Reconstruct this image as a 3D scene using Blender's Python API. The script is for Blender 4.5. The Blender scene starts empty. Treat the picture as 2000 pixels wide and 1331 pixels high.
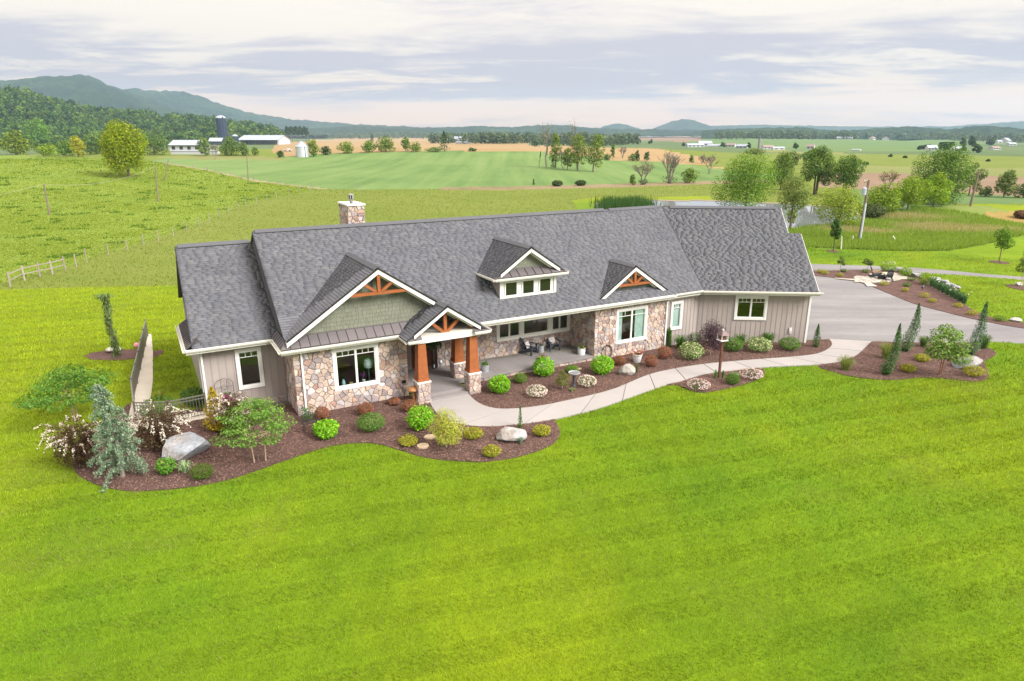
import bpy, bmesh, math, random
import numpy as np
from mathutils import Matrix, Vector
from mathutils.geometry import tessellate_polygon
random.seed(7)
RNG = np.random.default_rng(11)
SC = bpy.context.scene
HAZE = True
COL = SC.collection
rad = math.radians

# ------------------------------------------------------------------ camera
F, CX, CY, PITCH, CAMH = 1313.0, 1000.0, 665.5, rad(16.93), 12.0
cam_d = bpy.data.cameras.new('camera'); cam = bpy.data.objects.new('camera', cam_d); COL.objects.link(cam)
cam.location = (0, 0, CAMH); cam.rotation_euler = (rad(90) - PITCH, 0, 0)
cam_d.sensor_width = 36; cam_d.lens = F / 2000 * 36; cam_d.clip_start = 0.1; cam_d.clip_end = 40000
SC.camera = cam

# ------------------------------------------------------------------ light
SUN_AZ, SUN_EL = rad(122), rad(38)          # azimuth clockwise from +Y
sd = Vector((math.sin(SUN_AZ) * math.cos(SUN_EL), math.cos(SUN_AZ) * math.cos(SUN_EL), math.sin(SUN_EL)))
sun_d = bpy.data.lights.new('sun', 'SUN'); sun = bpy.data.objects.new('sun', sun_d); COL.objects.link(sun)
sun_d.energy = 1.75; sun_d.angle = rad(28); sun_d.color = (1, .965, .91)
sun.location = (60, -20, 80); sun.rotation_euler = sd.to_track_quat('Z', 'Y').to_euler()
SC.view_settings.view_transform = 'Standard'; SC.view_settings.look = 'None'
SC.view_settings.gamma = 1; SC.view_settings.use_curve_mapping = False
SC.view_settings.exposure = 1.9
SC.cycles.use_denoising = True
SC.cycles.max_bounces = 6; SC.cycles.diffuse_bounces = 3; SC.cycles.glossy_bounces = 3
SC.cycles.transmission_bounces = 4; SC.cycles.transparent_max_bounces = 8; SC.cycles.volume_bounces = 1
SC.cycles.sample_clamp_indirect = 4

W = bpy.data.worlds.new('World'); SC.world = W; W.use_nodes = True
nt = W.node_tree; nt.nodes.clear()
def N(t, **k):
    n = nt.nodes.new(t)
    for a, b in k.items(): setattr(n, a, b)
    return n
def LK(a, b): nt.links.new(a, b)
def mathn(op, a, b=None, clamp=False):
    n = N('ShaderNodeMath', operation=op, use_clamp=clamp)
    for i, x in enumerate((a, b)):
        if x is None: continue
        if isinstance(x, (int, float)): n.inputs[i].default_value = x
        else: LK(x, n.inputs[i])
    return n.outputs[0]
def sstep(x, lo, hi):
    n = N('ShaderNodeMapRange', interpolation_type='SMOOTHSTEP')
    LK(x, n.inputs[0]); n.inputs[1].default_value = lo; n.inputs[2].default_value = hi
    return n.outputs[0]
def mixc(f, a, b):
    n = N('ShaderNodeMix', data_type='RGBA')
    if isinstance(f, (int, float)): n.inputs[0].default_value = f
    else: LK(f, n.inputs[0])
    for i, x in ((6, a), (7, b)):
        if isinstance(x, tuple): n.inputs[i].default_value = (*x, 1)
        else: LK(x, n.inputs[i])
    return n.outputs[2]
tc = N('ShaderNodeTexCoord'); sep = N('ShaderNodeSeparateXYZ'); LK(tc.outputs['Generated'], sep.inputs[0])
zz = mathn('MAXIMUM', sep.outputs[2], 0.0)
den = mathn('ADD', zz, 0.10)
px_ = mathn('DIVIDE', sep.outputs[0], den); py_ = mathn('DIVIDE', sep.outputs[1], den)
cmb = N('ShaderNodeCombineXYZ'); LK(px_, cmb.inputs[0]); LK(py_, cmb.inputs[1])
def noise(vec, scale, detail, rough, off=(0, 0, 0), sc3=(1, 1, 1), dist=0.0):
    mp = N('ShaderNodeMapping'); mp.inputs[1].default_value = off; mp.inputs[3].default_value = sc3; LK(vec, mp.inputs[0])
    n = N('ShaderNodeTexNoise'); n.inputs['Scale'].default_value = scale; n.inputs['Detail'].default_value = detail
    n.inputs['Roughness'].default_value = rough; n.inputs['Distortion'].default_value = dist
    LK(mp.outputs[0], n.inputs['Vector']); return n.outputs[0]
n1 = noise(cmb.outputs[0], 0.42, 7, .6, off=(3.1, 1.7, 0), sc3=(.75, 1.3, 1), dist=.3)
n2 = noise(cmb.outputs[0], 1.5, 6, .62, off=(9, 4, 2), sc3=(.6, 1.2, 1), dist=.5)
n3 = noise(tc.outputs['Generated'], 3.0, 9, .66, off=(.4, .2, .1), sc3=(1, 1, 9), dist=.8)
sky = N('ShaderNodeTexSky', sky_type='NISHITA', sun_disc=False)
sky.sun_elevation = SUN_EL; sky.sun_rotation = SUN_AZ; sky.dust_density = 2.5
skys = N('ShaderNodeVectorMath', operation='SCALE'); LK(sky.outputs[0], skys.inputs[0]); skys.inputs['Scale'].default_value = 0.05
# high overcast: pale cream veil, blue-grey banks, peach towards the horizon
veil = mixc(sstep(zz, .015, .10), (.285, .196, .140), (.222, .198, .174))
bank = mathn('ADD', mathn('MULTIPLY', n1, .62), mathn('ADD', mathn('MULTIPLY', n2, .2), mathn('MULTIPLY', n3, .36)))
low = mathn('MULTIPLY', sstep(zz, .040, .066), mathn('SUBTRACT', 1.0, sstep(zz, .085, .140)))   # a stratus deck low over the hills
bank = mathn('ADD', bank, mathn('MULTIPLY', low, mathn('ADD', .07, mathn('MULTIPLY', sstep(n2, .34, .62), .16))))
dark = sstep(bank, .575, .745)
cloud = mixc(mathn('MULTIPLY', dark, .9), veil, (.128, .121, .140))
lift = mathn('ADD', 1.0, mathn('MULTIPLY', zz, 2.0))     # overcast sky brightens to the zenith
cl = N('ShaderNodeVectorMath', operation='SCALE'); LK(cloud, cl.inputs[0]); LK(lift, cl.inputs['Scale'])
cover = mixc(.93, skys.outputs[0], cl.outputs[0])
bg = N('ShaderNodeBackground'); LK(cover, bg.inputs[0]); bg.inputs[1].default_value = 1.0
wo = N('ShaderNodeOutputWorld'); LK(bg.outputs[0], wo.inputs[0])

# ------------------------------------------------------------------ helpers
def hash2(ix, iy, seed):
    h = (ix.astype(np.int64) * 374761393 + iy.astype(np.int64) * 668265263 + seed * 1442695041) & 0x7fffffff
    h = ((h ^ (h >> 13)) * 1274126177) & 0x7fffffff
    return ((h ^ (h >> 16)) & 0xffff) / 65535.0
def vnoise(x, y, scale, seed=0):
    x = np.asarray(x, float) / scale; y = np.asarray(y, float) / scale
    ix, iy = np.floor(x), np.floor(y); fx, fy = x - ix, y - iy
    fx = fx * fx * (3 - 2 * fx); fy = fy * fy * (3 - 2 * fy)
    a = hash2(ix, iy, seed); b = hash2(ix + 1, iy, seed); c = hash2(ix, iy + 1, seed); d = hash2(ix + 1, iy + 1, seed)
    return (a * (1 - fx) + b * fx) * (1 - fy) + (c * (1 - fx) + d * fx) * fy
def fbm(x, y, scale, oct=4, seed=0):
    s = 0; a = 1; t = 0
    for k in range(oct):
        s = s + a * vnoise(x, y, scale / 2 ** k, seed + k * 17); t += a; a *= .5
    return s / t
def smooth(a, b, x):
    t = np.clip((np.asarray(x, float) - a) / (b - a), 0, 1); return t * t * (3 - 2 * t)
def pip(x, y, poly):
    x = np.asarray(x); y = np.asarray(y); ins = np.zeros(x.shape, bool); n = len(poly)
    for i in range(n):
        x1, y1 = poly[i][:2]; x2, y2 = poly[(i + 1) % n][:2]
        if y1 == y2: continue
        c = ((y1 > y) != (y2 > y)) & (x < (x2 - x1) * (y - y1) / (y2 - y1) + x1)
        ins ^= c
    return ins

def fmesh(name, V, Fa, tint=None, smoothed=False, mats=None):
    """fast mesh from an (n,3) array and an (m,k) face array"""
    V = np.asarray(V, np.float32); Fa = np.asarray(Fa, np.int32); m, k = Fa.shape
    me = bpy.data.meshes.new(name)
    me.vertices.add(len(V)); me.vertices.foreach_set('co', V.ravel())
    me.loops.add(m * k); me.loops.foreach_set('vertex_index', Fa.ravel())
    me.polygons.add(m); me.polygons.foreach_set('loop_start', np.arange(0, m * k, k, dtype=np.int32))
    me.polygons.foreach_set('loop_total', np.full(m, k, np.int32))
    if smoothed: me.polygons.foreach_set('use_smooth', np.ones(m, bool))
    me.update(calc_edges=True)
    set_tint(me, tint)
    return me
def set_tint(me, tint):
    n = len(me.vertices)
    c = np.ones((n, 4), np.float32)
    if tint is not None:
        t = np.asarray(tint, np.float32)
        if t.ndim == 1: t = np.repeat(t[:, None], 3, 1)
        c[:, :3] = t
    a = me.color_attributes.new('tint', 'FLOAT_COLOR', 'POINT'); a.data.foreach_set('color', c.ravel())
def link(name, me, mat=None, parent=None, kind=None, label=None):
    o = bpy.data.objects.new(name, me); COL.objects.link(o)
    if mat is not None and not me.materials: me.materials.append(mat)
    if parent is not None: o.parent = parent
    if kind: o['kind'] = kind
    if label: o['label'] = label
    return o
def tag(o, label, cat, group=None):
    o['label'] = label; o['category'] = cat
    if group: o['group'] = group
    return o
def thing(name, label, cat, loc=(0, 0, 0), rz=0, group=None):
    o = bpy.data.objects.new(name, None); COL.objects.link(o); o.location = loc; o.rotation_euler = (0, 0, rz)
    o.empty_display_size = .2
    return tag(o, label, cat, group)

def tt(t):
    if isinstance(t, (int, float)): return (t, t, t)
    return t
class MB:
    """collects shapes that make up one part"""
    def __init__(s, M=None): s.v = []; s.f = []; s.t = []; s.M = M
    def add(s, vs, fs, t=1):
        o = len(s.v); t = tt(t)
        for p in vs:
            p = Vector(p)
            s.v.append(tuple(s.M @ p) if s.M is not None else tuple(p)); s.t.append(t)
        s.f += [tuple(i + o for i in f) for f in fs]
    def box(s, x0, x1, y0, y1, z0, z1, t=1):
        s.add([(x0, y0, z0), (x1, y0, z0), (x1, y1, z0), (x0, y1, z0), (x0, y0, z1), (x1, y0, z1), (x1, y1, z1), (x0, y1, z1)],
              [(0, 3, 2, 1), (4, 5, 6, 7), (0, 1, 5, 4), (1, 2, 6, 5), (2, 3, 7, 6), (3, 0, 4, 7)], t)
    def hexa(s, b, tp, t=1):
        """8-corner block from a bottom and a top ring of four"""
        s.add(list(b) + list(tp), [(0, 3, 2, 1), (4, 5, 6, 7), (0, 1, 5, 4), (1, 2, 6, 5), (2, 3, 7, 6), (3, 0, 4, 7)], t)
    def slab(s, poly, d, t=1):
        """3-D polygon extruded by vector d"""
        n = len(poly); d = Vector(d); a = [Vector(p) for p in poly]
        s.add(a + [p + d for p in a], [tuple(range(n))[::-1], tuple(range(n, 2 * n))] + [(i, (i + 1) % n, n + (i + 1) % n, n + i) for i in range(n)], t)
    def bar(s, a, b, w, h, up=(0, 0, 1), t=1):
        a = Vector(a); b = Vector(b); d = (b - a).normalized(); u = Vector(up)
        r = d.cross(u).normalized(); q = r.cross(d).normalized(); r *= w / 2; q *= h / 2
        s.hexa([a - r - q, a + r - q, a + r + q, a - r + q], [b - r - q, b + r - q, b + r + q, b - r + q], t)
    def tube(s, pts, rs, n=6, t=1, cap=True):
        pts = [Vector(p) for p in pts]; o = len(s.v); vs = []; fs = []
        if isinstance(rs, (int, float)): rs = [rs] * len(pts)
        for i, p in enumerate(pts):
            d = (pts[min(i + 1, len(pts) - 1)] - pts[max(i - 1, 0)]).normalized()
            a = d.cross(Vector((0, 0, 1)) if abs(d.z) < .95 else Vector((1, 0, 0))).normalized(); b = d.cross(a)
            for k in range(n):
                an = 2 * math.pi * k / n; vs.append(p + (a * math.cos(an) + b * math.sin(an)) * rs[i])
        for i in range(len(pts) - 1):
            for k in range(n):
                k2 = (k + 1) % n; fs.append((i * n + k, i * n + k2, (i + 1) * n + k2, (i + 1) * n + k))
        if cap: fs += [tuple(range(n))[::-1], tuple((len(pts) - 1) * n + k for k in range(n))]
        s.add(vs, fs, t)
    def lathe(s, prof, n=14, c=(0, 0, 0), t=1, sx=1, sy=1):
        vs = []; fs = []
        for r, z in prof:
            for k in range(n):
                an = 2 * math.pi * k / n; vs.append((c[0] + sx * r * math.cos(an), c[1] + sy * r * math.sin(an), c[2] + z))
        for i in range(len(prof) - 1):
            for k in range(n):
                k2 = (k + 1) % n; fs.append((i * n + k, i * n + k2, (i + 1) * n + k2, (i + 1) * n + k))
        fs += [tuple(range(n))[::-1], tuple((len(prof) - 1) * n + k for k in range(n))]
        s.add(vs, fs, t)
    def mesh(s, name, sm=False):
        me = bpy.data.meshes.new(name); me.from_pydata(s.v, [], s.f)
        if sm: me.polygons.foreach_set('use_smooth', np.ones(len(me.polygons), bool))
        me.update(); set_tint(me, np.array(s.t, np.float32) if s.t else None); return me
    def build(s, name, mat, parent=None, kind=None, sm=False, label=None):
        return link(name, s.mesh(name, sm), mat, parent, kind, label)

# ------------------------------------------------------------------ materials
def srgb(r, g, b):
    f = lambda c: (c / 255 / 12.92) if c <= 10 else ((c / 255 + .055) / 1.055) ** 2.4
    return (f(r), f(g), f(b))
class NT:
    def __init__(s, name):
        s.m = bpy.data.materials.new(name); s.m.use_nodes = True; s.t = s.m.node_tree; s.t.nodes.clear()
        s.out = s.n('ShaderNodeOutputMaterial'); s.geo = s.n('ShaderNodeNewGeometry'); s.tc = s.n('ShaderNodeTexCoord')
    def n(s, t, **k):
        x = s.t.nodes.new(t)
        for a, b in k.items(): setattr(x, a, b)
        return x
    def l(s, a, b): s.t.links.new(a, b)
    def noise(s, scale, detail=4, rough=.6, sc3=(1, 1, 1), rz=0, obj=False, dist=0):
        mp = s.n('ShaderNodeMapping'); mp.inputs[3].default_value = sc3; mp.inputs[2].default_value = (0, 0, rz)
        s.l(s.tc.outputs['Object'] if obj else s.geo.outputs['Position'], mp.inputs[0])
        x = s.n('ShaderNodeTexNoise'); x.inputs['Scale'].default_value = scale; x.inputs['Detail'].default_value = detail
        x.inputs['Roughness'].default_value = rough; x.inputs['Distortion'].default_value = dist
        s.l(mp.outputs[0], x.inputs['Vector']); return x.outputs[0]
    def ramp(s, f, stops):
        r = s.n('ShaderNodeValToRGB'); e = r.color_ramp.elements
        while len(e) < len(stops): e.new(.5)
        for q, (p, c) in zip(e, stops): q.position = p; q.color = (*tt(c), 1)
        s.l(f, r.inputs[0]); return r.outputs[0]
    def mix(s, f, a, b, blend='MIX'):
        x = s.n('ShaderNodeMix', data_type='RGBA', blend_type=blend)
        if isinstance(f, (int, float)): x.inputs[0].default_value = f
        else: s.l(f, x.inputs[0])
        for i, y in ((6, a), (7, b)):
            if isinstance(y, tuple): x.inputs[i].default_value = (*y, 1)
            else: s.l(y, x.inputs[i])
        return x.outputs[2]
    def tint(s):
        a = s.n('ShaderNodeAttribute'); a.attribute_name = 'tint'; return a.outputs['Color']
    def bump(s, h, strength=.5, dist=.02):
        b = s.n('ShaderNodeBump'); b.inputs['Strength'].default_value = strength; b.inputs['Distance'].default_value = dist
        s.l(h, b.inputs['Height']); return b.outputs[0]
    def principled(s, col, rough=.8, spec=.3, metal=0, normal=None):
        p = s.n('ShaderNodeBsdfPrincipled')
        if isinstance(col, tuple): p.inputs['Base Color'].default_value = (*col, 1)
        else: s.l(col, p.inputs['Base Color'])
        if isinstance(rough, (int, float)): p.inputs['Roughness'].default_value = rough
        else: s.l(rough, p.inputs['Roughness'])
        p.inputs['Specular IOR Level'].default_value = spec; p.inputs['Metallic'].default_value = metal
        if normal is not None: s.l(normal, p.inputs['Normal'])
        s.l(p.outputs[0], s.out.inputs[0]); return p
def pm(name, base, rough=.8, spec=.3, metal=0, var=.12, vs=3., bump=.0, bs=20., bd=.01, fine=.0, obj=False):
    """plain surface: base colour x tint attribute, soft mottling, fine grain relief"""
    q = NT(name)
    c = q.mix(1.0, base, q.tint(), 'MULTIPLY')
    lo = 1 - var; hi = 1 + var
    c = q.mix(1.0, c, q.ramp(q.noise(vs, 5, .65, obj=obj), [(.3, lo), (.7, hi)]), 'MULTIPLY')
    nrm = None
    if bump:
        g = q.noise(bs, 4, .6, obj=obj)
        if fine: c = q.mix(1.0, c, q.ramp(g, [(.3, 1 - fine), (.7, 1 + fine)]), 'MULTIPLY')
        nrm = q.bump(g, bump, bd)
    q.principled(c, rough, spec, metal, nrm); return q.m
def leafmat(name, base, trans=.35, gloss=.06):
    q = NT(name)
    c = q.mix(1.0, base, q.tint(), 'MULTIPLY')
    d = q.n('ShaderNodeBsdfDiffuse'); t = q.n('ShaderNodeBsdfTranslucent'); q.l(c, d.inputs[0])
    c2 = q.mix(1.0, c, (1.15, 1.05, .45), 'MULTIPLY'); q.l(c2, t.inputs[0])
    m = q.n('ShaderNodeMixShader'); m.inputs[0].default_value = trans; q.l(d.outputs[0], m.inputs[1]); q.l(t.outputs[0], m.inputs[2])
    g = q.n('ShaderNodeBsdfGlossy'); g.inputs['Roughness'].default_value = .45; g.inputs[0].default_value = (1, 1, 1, 1)
    m2 = q.n('ShaderNodeMixShader'); m2.inputs[0].default_value = gloss; q.l(m.outputs[0], m2.inputs[1]); q.l(g.outputs[0], m2.inputs[2])
    q.l(m2.outputs[0], q.out.inputs[0]); return q.m
def groundmat(name, stops, s1=.08, s2=1.2, s3=9., w=(.5, .3, .2), stretch=(1, 1, 1), rz=0, bump=.6, bd=.08, rough=.9):
    """field surface: three scales of noise through a colour ramp"""
    q = NT(name)
    a = q.noise(s1, 3, .6); b = q.noise(s2, 4, .65, sc3=stretch, rz=rz); c = q.noise(s3, 3, .7)
    def mul(x, k):
        m = q.n('ShaderNodeMath', operation='MULTIPLY'); q.l(x, m.inputs[0]); m.inputs[1].default_value = k; return m.outputs[0]
    def add(x, y):
        m = q.n('ShaderNodeMath', operation='ADD'); q.l(x, m.inputs[0]); q.l(y, m.inputs[1]); return m.outputs[0]
    h = add(add(mul(a, w[0]), mul(b, w[1])), mul(c, w[2]))
    col = q.mix(1.0, q.ramp(h, stops), q.tint(), 'MULTIPLY')
    q.principled(col, rough, .1, 0, q.bump(add(mul(b, .5), mul(c, .5)), bump, bd)); return q.m

# ------------------------------------------------------------------ terrain
def RAY(px, py):
    u = (px - CX) / F; v = (py - CY) / F; cp, sp = math.cos(PITCH), math.sin(PITCH)
    return np.array([u, cp - v * sp, -sp - v * cp])
def flat(px, py, z=0.0):
    d = RAY(px, py); t = (z - CAMH) / d[2]; return (t * d[0], t * d[1])
def project(x, y, z):
    cp, sp = math.cos(PITCH), math.sin(PITCH); q = z - CAMH
    f = y * cp - q * sp; dn = -y * sp - q * cp; f = np.where(f < .05, .05, f)
    return CX + F * x / f, CY + F * dn / f
BERM = [flat(*p) for p in ((1560, 452), (1640, 440), (1720, 430), (1800, 422), (1880, 418), (1960, 415))]
def height(x, y):
    x = np.asarray(x, float); y = np.asarray(y, float); r = np.hypot(x, y)
    far = smooth(110, 420, r)
    h = far * (fbm(x, y, 170, 3, 5) - .5) * 5.0
    h = h + 5.5 * np.exp(-((y - 400) / 85) ** 2) * smooth(-330, -180, x) * (1 - smooth(40, 190, x))
    h = h + 5.5 * np.exp(-((x + 170) / 90) ** 2 - ((y - 190) / 75) ** 2)
    h = h + smooth(700, 1500, r) * (fbm(x, y, 620, 3, 9) - .42) * 26
    b = 0
    for i, (bx, by) in enumerate(BERM):
        b = np.maximum(b, np.exp(-((x - bx) / 11) ** 2 - ((y - by) / 6.5) ** 2) * (.3 + .28 * i))
    h = h + b * (1 + .25 * (fbm(x, y, 6, 3, 3) - .5))
    return h
_T = np.geomspace(6, 9000, 5000)
def G(px, py):
    """first point of the land along a line of sight"""
    d = RAY(px, py); p = _T[:, None] * d[None]; z = CAMH + p[:, 2]
    hit = np.nonzero(z <= height(p[:, 0], p[:, 1]))[0]
    i = hit[0] if len(hit) else len(_T) - 1
    lo, hi = _T[max(i - 1, 0)], _T[i]
    for _ in range(18):
        m = .5 * (lo + hi); q = m * d
        if CAMH + q[2] <= height(q[0], q[1]): hi = m
        else: lo = m
    q = hi * d; return Vector((q[0], q[1], float(height(q[0], q[1]))))
def mpp(p):
    """metres per photo pixel at a point"""
    return (p - Vector((0, 0, CAMH))).length / F

# ------------------------------------------------------------------ the land: one polar sheet cut into fields
Z_POND = [(1160, 399), (1178, 393), (1260, 391), (1400, 391), (1500, 396), (1560, 398), (1640, 405), (1700, 416), (1690, 428), (1620, 440), (1545, 449), (1440, 447), (1250, 432), (1165, 412)]
Z_BANK = [(1400, 450), (1545, 449), (1620, 440), (1690, 428), (1740, 418), (1800, 408), (1860, 401), (1930, 403), (1990, 416), (2050, 424), (2100, 450), (2000, 460), (1921, 479), (1853, 490.5), (1763, 491.6), (1673, 488), (1573, 483.7), (1400, 480)]
Z_BARE0 = [(1915, 416), (1960, 413), (2080, 418), (2080, 440), (1990, 437), (1935, 428)]
Z_MOWN = [(1118, 392), (1160, 386), (1240, 386), (1385, 383), (1392, 391), (1260, 391), (1178, 393), (1160, 399), (1165, 412), (1130, 412)]
Z_MOWN2 = [(1870, 404), (1900, 399), (2080, 402), (2080, 418), (1960, 414), (1930, 408)]
Z_LAWN = [(-900, 590), (0, 567), (150, 562), (357, 558), (700, 520), (1560, 484), (1673, 488), (1763, 491.6), (1853, 490.5), (1921, 479), (2000, 460), (2700, 420), (2700, 4000), (-900, 4000)]
Z_YEL0 = [(296, 307), (331, 304.5), (430, 303.5), (541, 306), (560, 312), (420, 313), (331, 310)]
Z_PAST = [(-900, 309), (0, 303), (150, 308), (290, 313), (330, 321), (406, 334), (496, 354), (601, 367), (600, 375), (540, 385), (470, 402), (390, 437), (310, 465), (210, 495), (128, 522), (20, 548), (-900, 760)]
Z_TRACK = [(290, 314), (330, 319), (406, 331.5), (496, 351.5), (601, 365), (640, 369), (640, 371), (601, 367.5), (496, 354.5), (406, 334.5), (330, 321.5)]
Z_CROP = [(290, 313), (331, 310), (420, 313), (480, 312), (560, 306), (640, 300), (760, 296.5), (900, 295.5), (1060, 298), (1120, 302), (1175, 311), (1237, 316), (1337, 320), (1400, 330), (1560, 345), (1560, 352), (1385, 357), (1230, 362), (1000, 368), (700, 371), (640, 369), (601, 365), (496, 351.5), (406, 331.5), (330, 319)]
Z_STRIP = [(860, 366), (1000, 364.5), (1230, 359), (1385, 354), (1560, 349), (1560, 356), (1385, 360), (1230, 366), (1000, 371), (860, 371)]
Z_TAN = [(540, 280), (640, 272.5), (700, 268.5), (745, 262), (800, 268), (900, 278), (1000, 281), (1100, 283), (1200, 290), (1280, 290), (1345, 303), (1400, 312), (1385, 322), (1337, 320), (1237, 316), (1175, 311), (1120, 302), (1060, 298), (900, 295.5), (760, 296.5), (640, 300), (560, 306), (530, 296)]
Z_TAN2 = [(1213, 264), (1260, 264), (1330, 261), (1407, 264), (1400, 270), (1340, 278), (1250, 274), (1213, 268)]
Z_TAN3 = [(60, 284), (110, 274), (150, 276), (160, 283), (80, 287)]
Z_TAN4 = [(1340, 323), (1400, 326), (1430, 331), (1400, 330), (1350, 327)]
Z_GREEN = [(1330, 276), (1400, 270), (1430, 263), (1500, 266), (1600, 272), (1750, 274), (1850, 268), (1880, 270), (1870, 285), (1800, 296), (1600, 296), (1480, 292), (1380, 286)]
Z_YEL = [(1640, 321), (1800, 327), (2000, 330), (2500, 333), (2500, 350), (2000, 346), (1800, 340), (1660, 338)]
Z_YEL2 = [(1480, 291), (1560, 296), (1680, 300), (1700, 304), (1560, 301), (1480, 296)]
Z_BROWN = [(1600, 338), (1660, 338), (1800, 340), (2000, 346), (2500, 350), (2500, 386), (2000, 384), (1800, 372), (1660, 370), (1600, 366)]
Z_CROP2 = [(1660, 370), (1800, 373), (2000, 385), (2600, 388), (2600, 402), (1900, 398), (1860, 400), (1800, 407), (1740, 416), (1690, 409)]
ZONES = [('pond', Z_POND), ('bare_ground', Z_BARE0), ('tall_grass_bank', Z_BANK), ('mown_grass', Z_MOWN), ('mown_grass', Z_MOWN2), ('lawn', Z_LAWN), ('farm_track', Z_TRACK), ('straw_strip', Z_STRIP),
         ('yellow_field', Z_YEL0), ('yellow_field', Z_YEL), ('yellow_field', Z_YEL2), ('pasture', Z_PAST), ('crop_field', Z_CROP), ('bare_field', Z_BROWN), ('green_field', Z_CROP2), ('wheat_field', Z_TAN4), ('wheat_field', Z_TAN), ('bare_field', Z_TAN2),
         ('wheat_field', Z_TAN3), ('green_field', Z_GREEN)]
ZN = ['pond', 'bare_ground', 'tall_grass_bank', 'mown_grass', 'lawn', 'farm_track', 'straw_strip', 'yellow_field', 'pasture', 'crop_field', 'bare_field', 'wheat_field', 'green_field', 'far_pasture', 'hay_meadow']
def zone_of(x, y, z):
    qx, qy = project(x, y, z); r = np.hypot(x, y)
    front = (y > 4) & (np.abs(np.arctan2(x, y)) < rad(62))
    zi = np.where(r > 520, ZN.index('far_pasture'), ZN.index('hay_meadow'))
    zi = np.where(~front & (r < 60), ZN.index('lawn'), zi)
    done = ~front
    for nm, poly in ZONES:
        m = ~done & pip(qx, qy, poly); zi[m] = ZN.index(nm); done |= m
    return zi
def yy_to_r(py):
    d = RAY(CX, py); return CAMH / -d[2] * d[1]
rows = [yy_to_r(y) for y in np.arange(2400, 900, -60)] + [yy_to_r(y) for y in np.arange(900, 575, -7)] + [yy_to_r(y) for y in np.arange(575, 272, -1.7)]
rows = [.3, 2.5] + rows + list(np.geomspace(rows[-1] * 1.12, 7200, 18))
azf = np.arange(-44, 44.01, .105)
az = np.radians(np.concatenate([np.arange(-180, -62, 6.), np.arange(-62, -44, 1.), azf, np.arange(45, 62, 1.), np.arange(62, 180, 6.)]))
RR, AA = np.meshgrid(np.array(rows), az, indexing='ij'); nr, na = RR.shape
GX, GY = RR * np.sin(AA), RR * np.cos(AA); GZ = height(GX, GY)
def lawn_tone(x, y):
    """soft hue patches of the turf, and light painted in at back left: 0 deep green, 1 yellow green"""
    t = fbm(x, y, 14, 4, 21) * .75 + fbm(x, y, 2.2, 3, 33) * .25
    t = t + .42 * smooth(-10, -26, x + .3 * (y - 40)) + .10 * smooth(6, 16, x - .5 * (y - 16)) - .05  # yellow bias at back left paints the bright light there into the grass
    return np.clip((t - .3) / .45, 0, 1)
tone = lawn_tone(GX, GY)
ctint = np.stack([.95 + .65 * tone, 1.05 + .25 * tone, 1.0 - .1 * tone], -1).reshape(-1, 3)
P = np.stack([GX, GY, GZ], -1).reshape(-1, 3)
ii, jj = np.meshgrid(np.arange(nr - 1), np.arange(na), indexing='ij'); j2 = (jj + 1) % na
quads = np.stack([ii * na + jj, (ii + 1) * na + jj, (ii + 1) * na + j2, ii * na + j2], -1).reshape(-1, 4)[:, ::-1]
cc = P[quads].mean(1); zid = zone_of(cc[:, 0], cc[:, 1], cc[:, 2])

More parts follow.
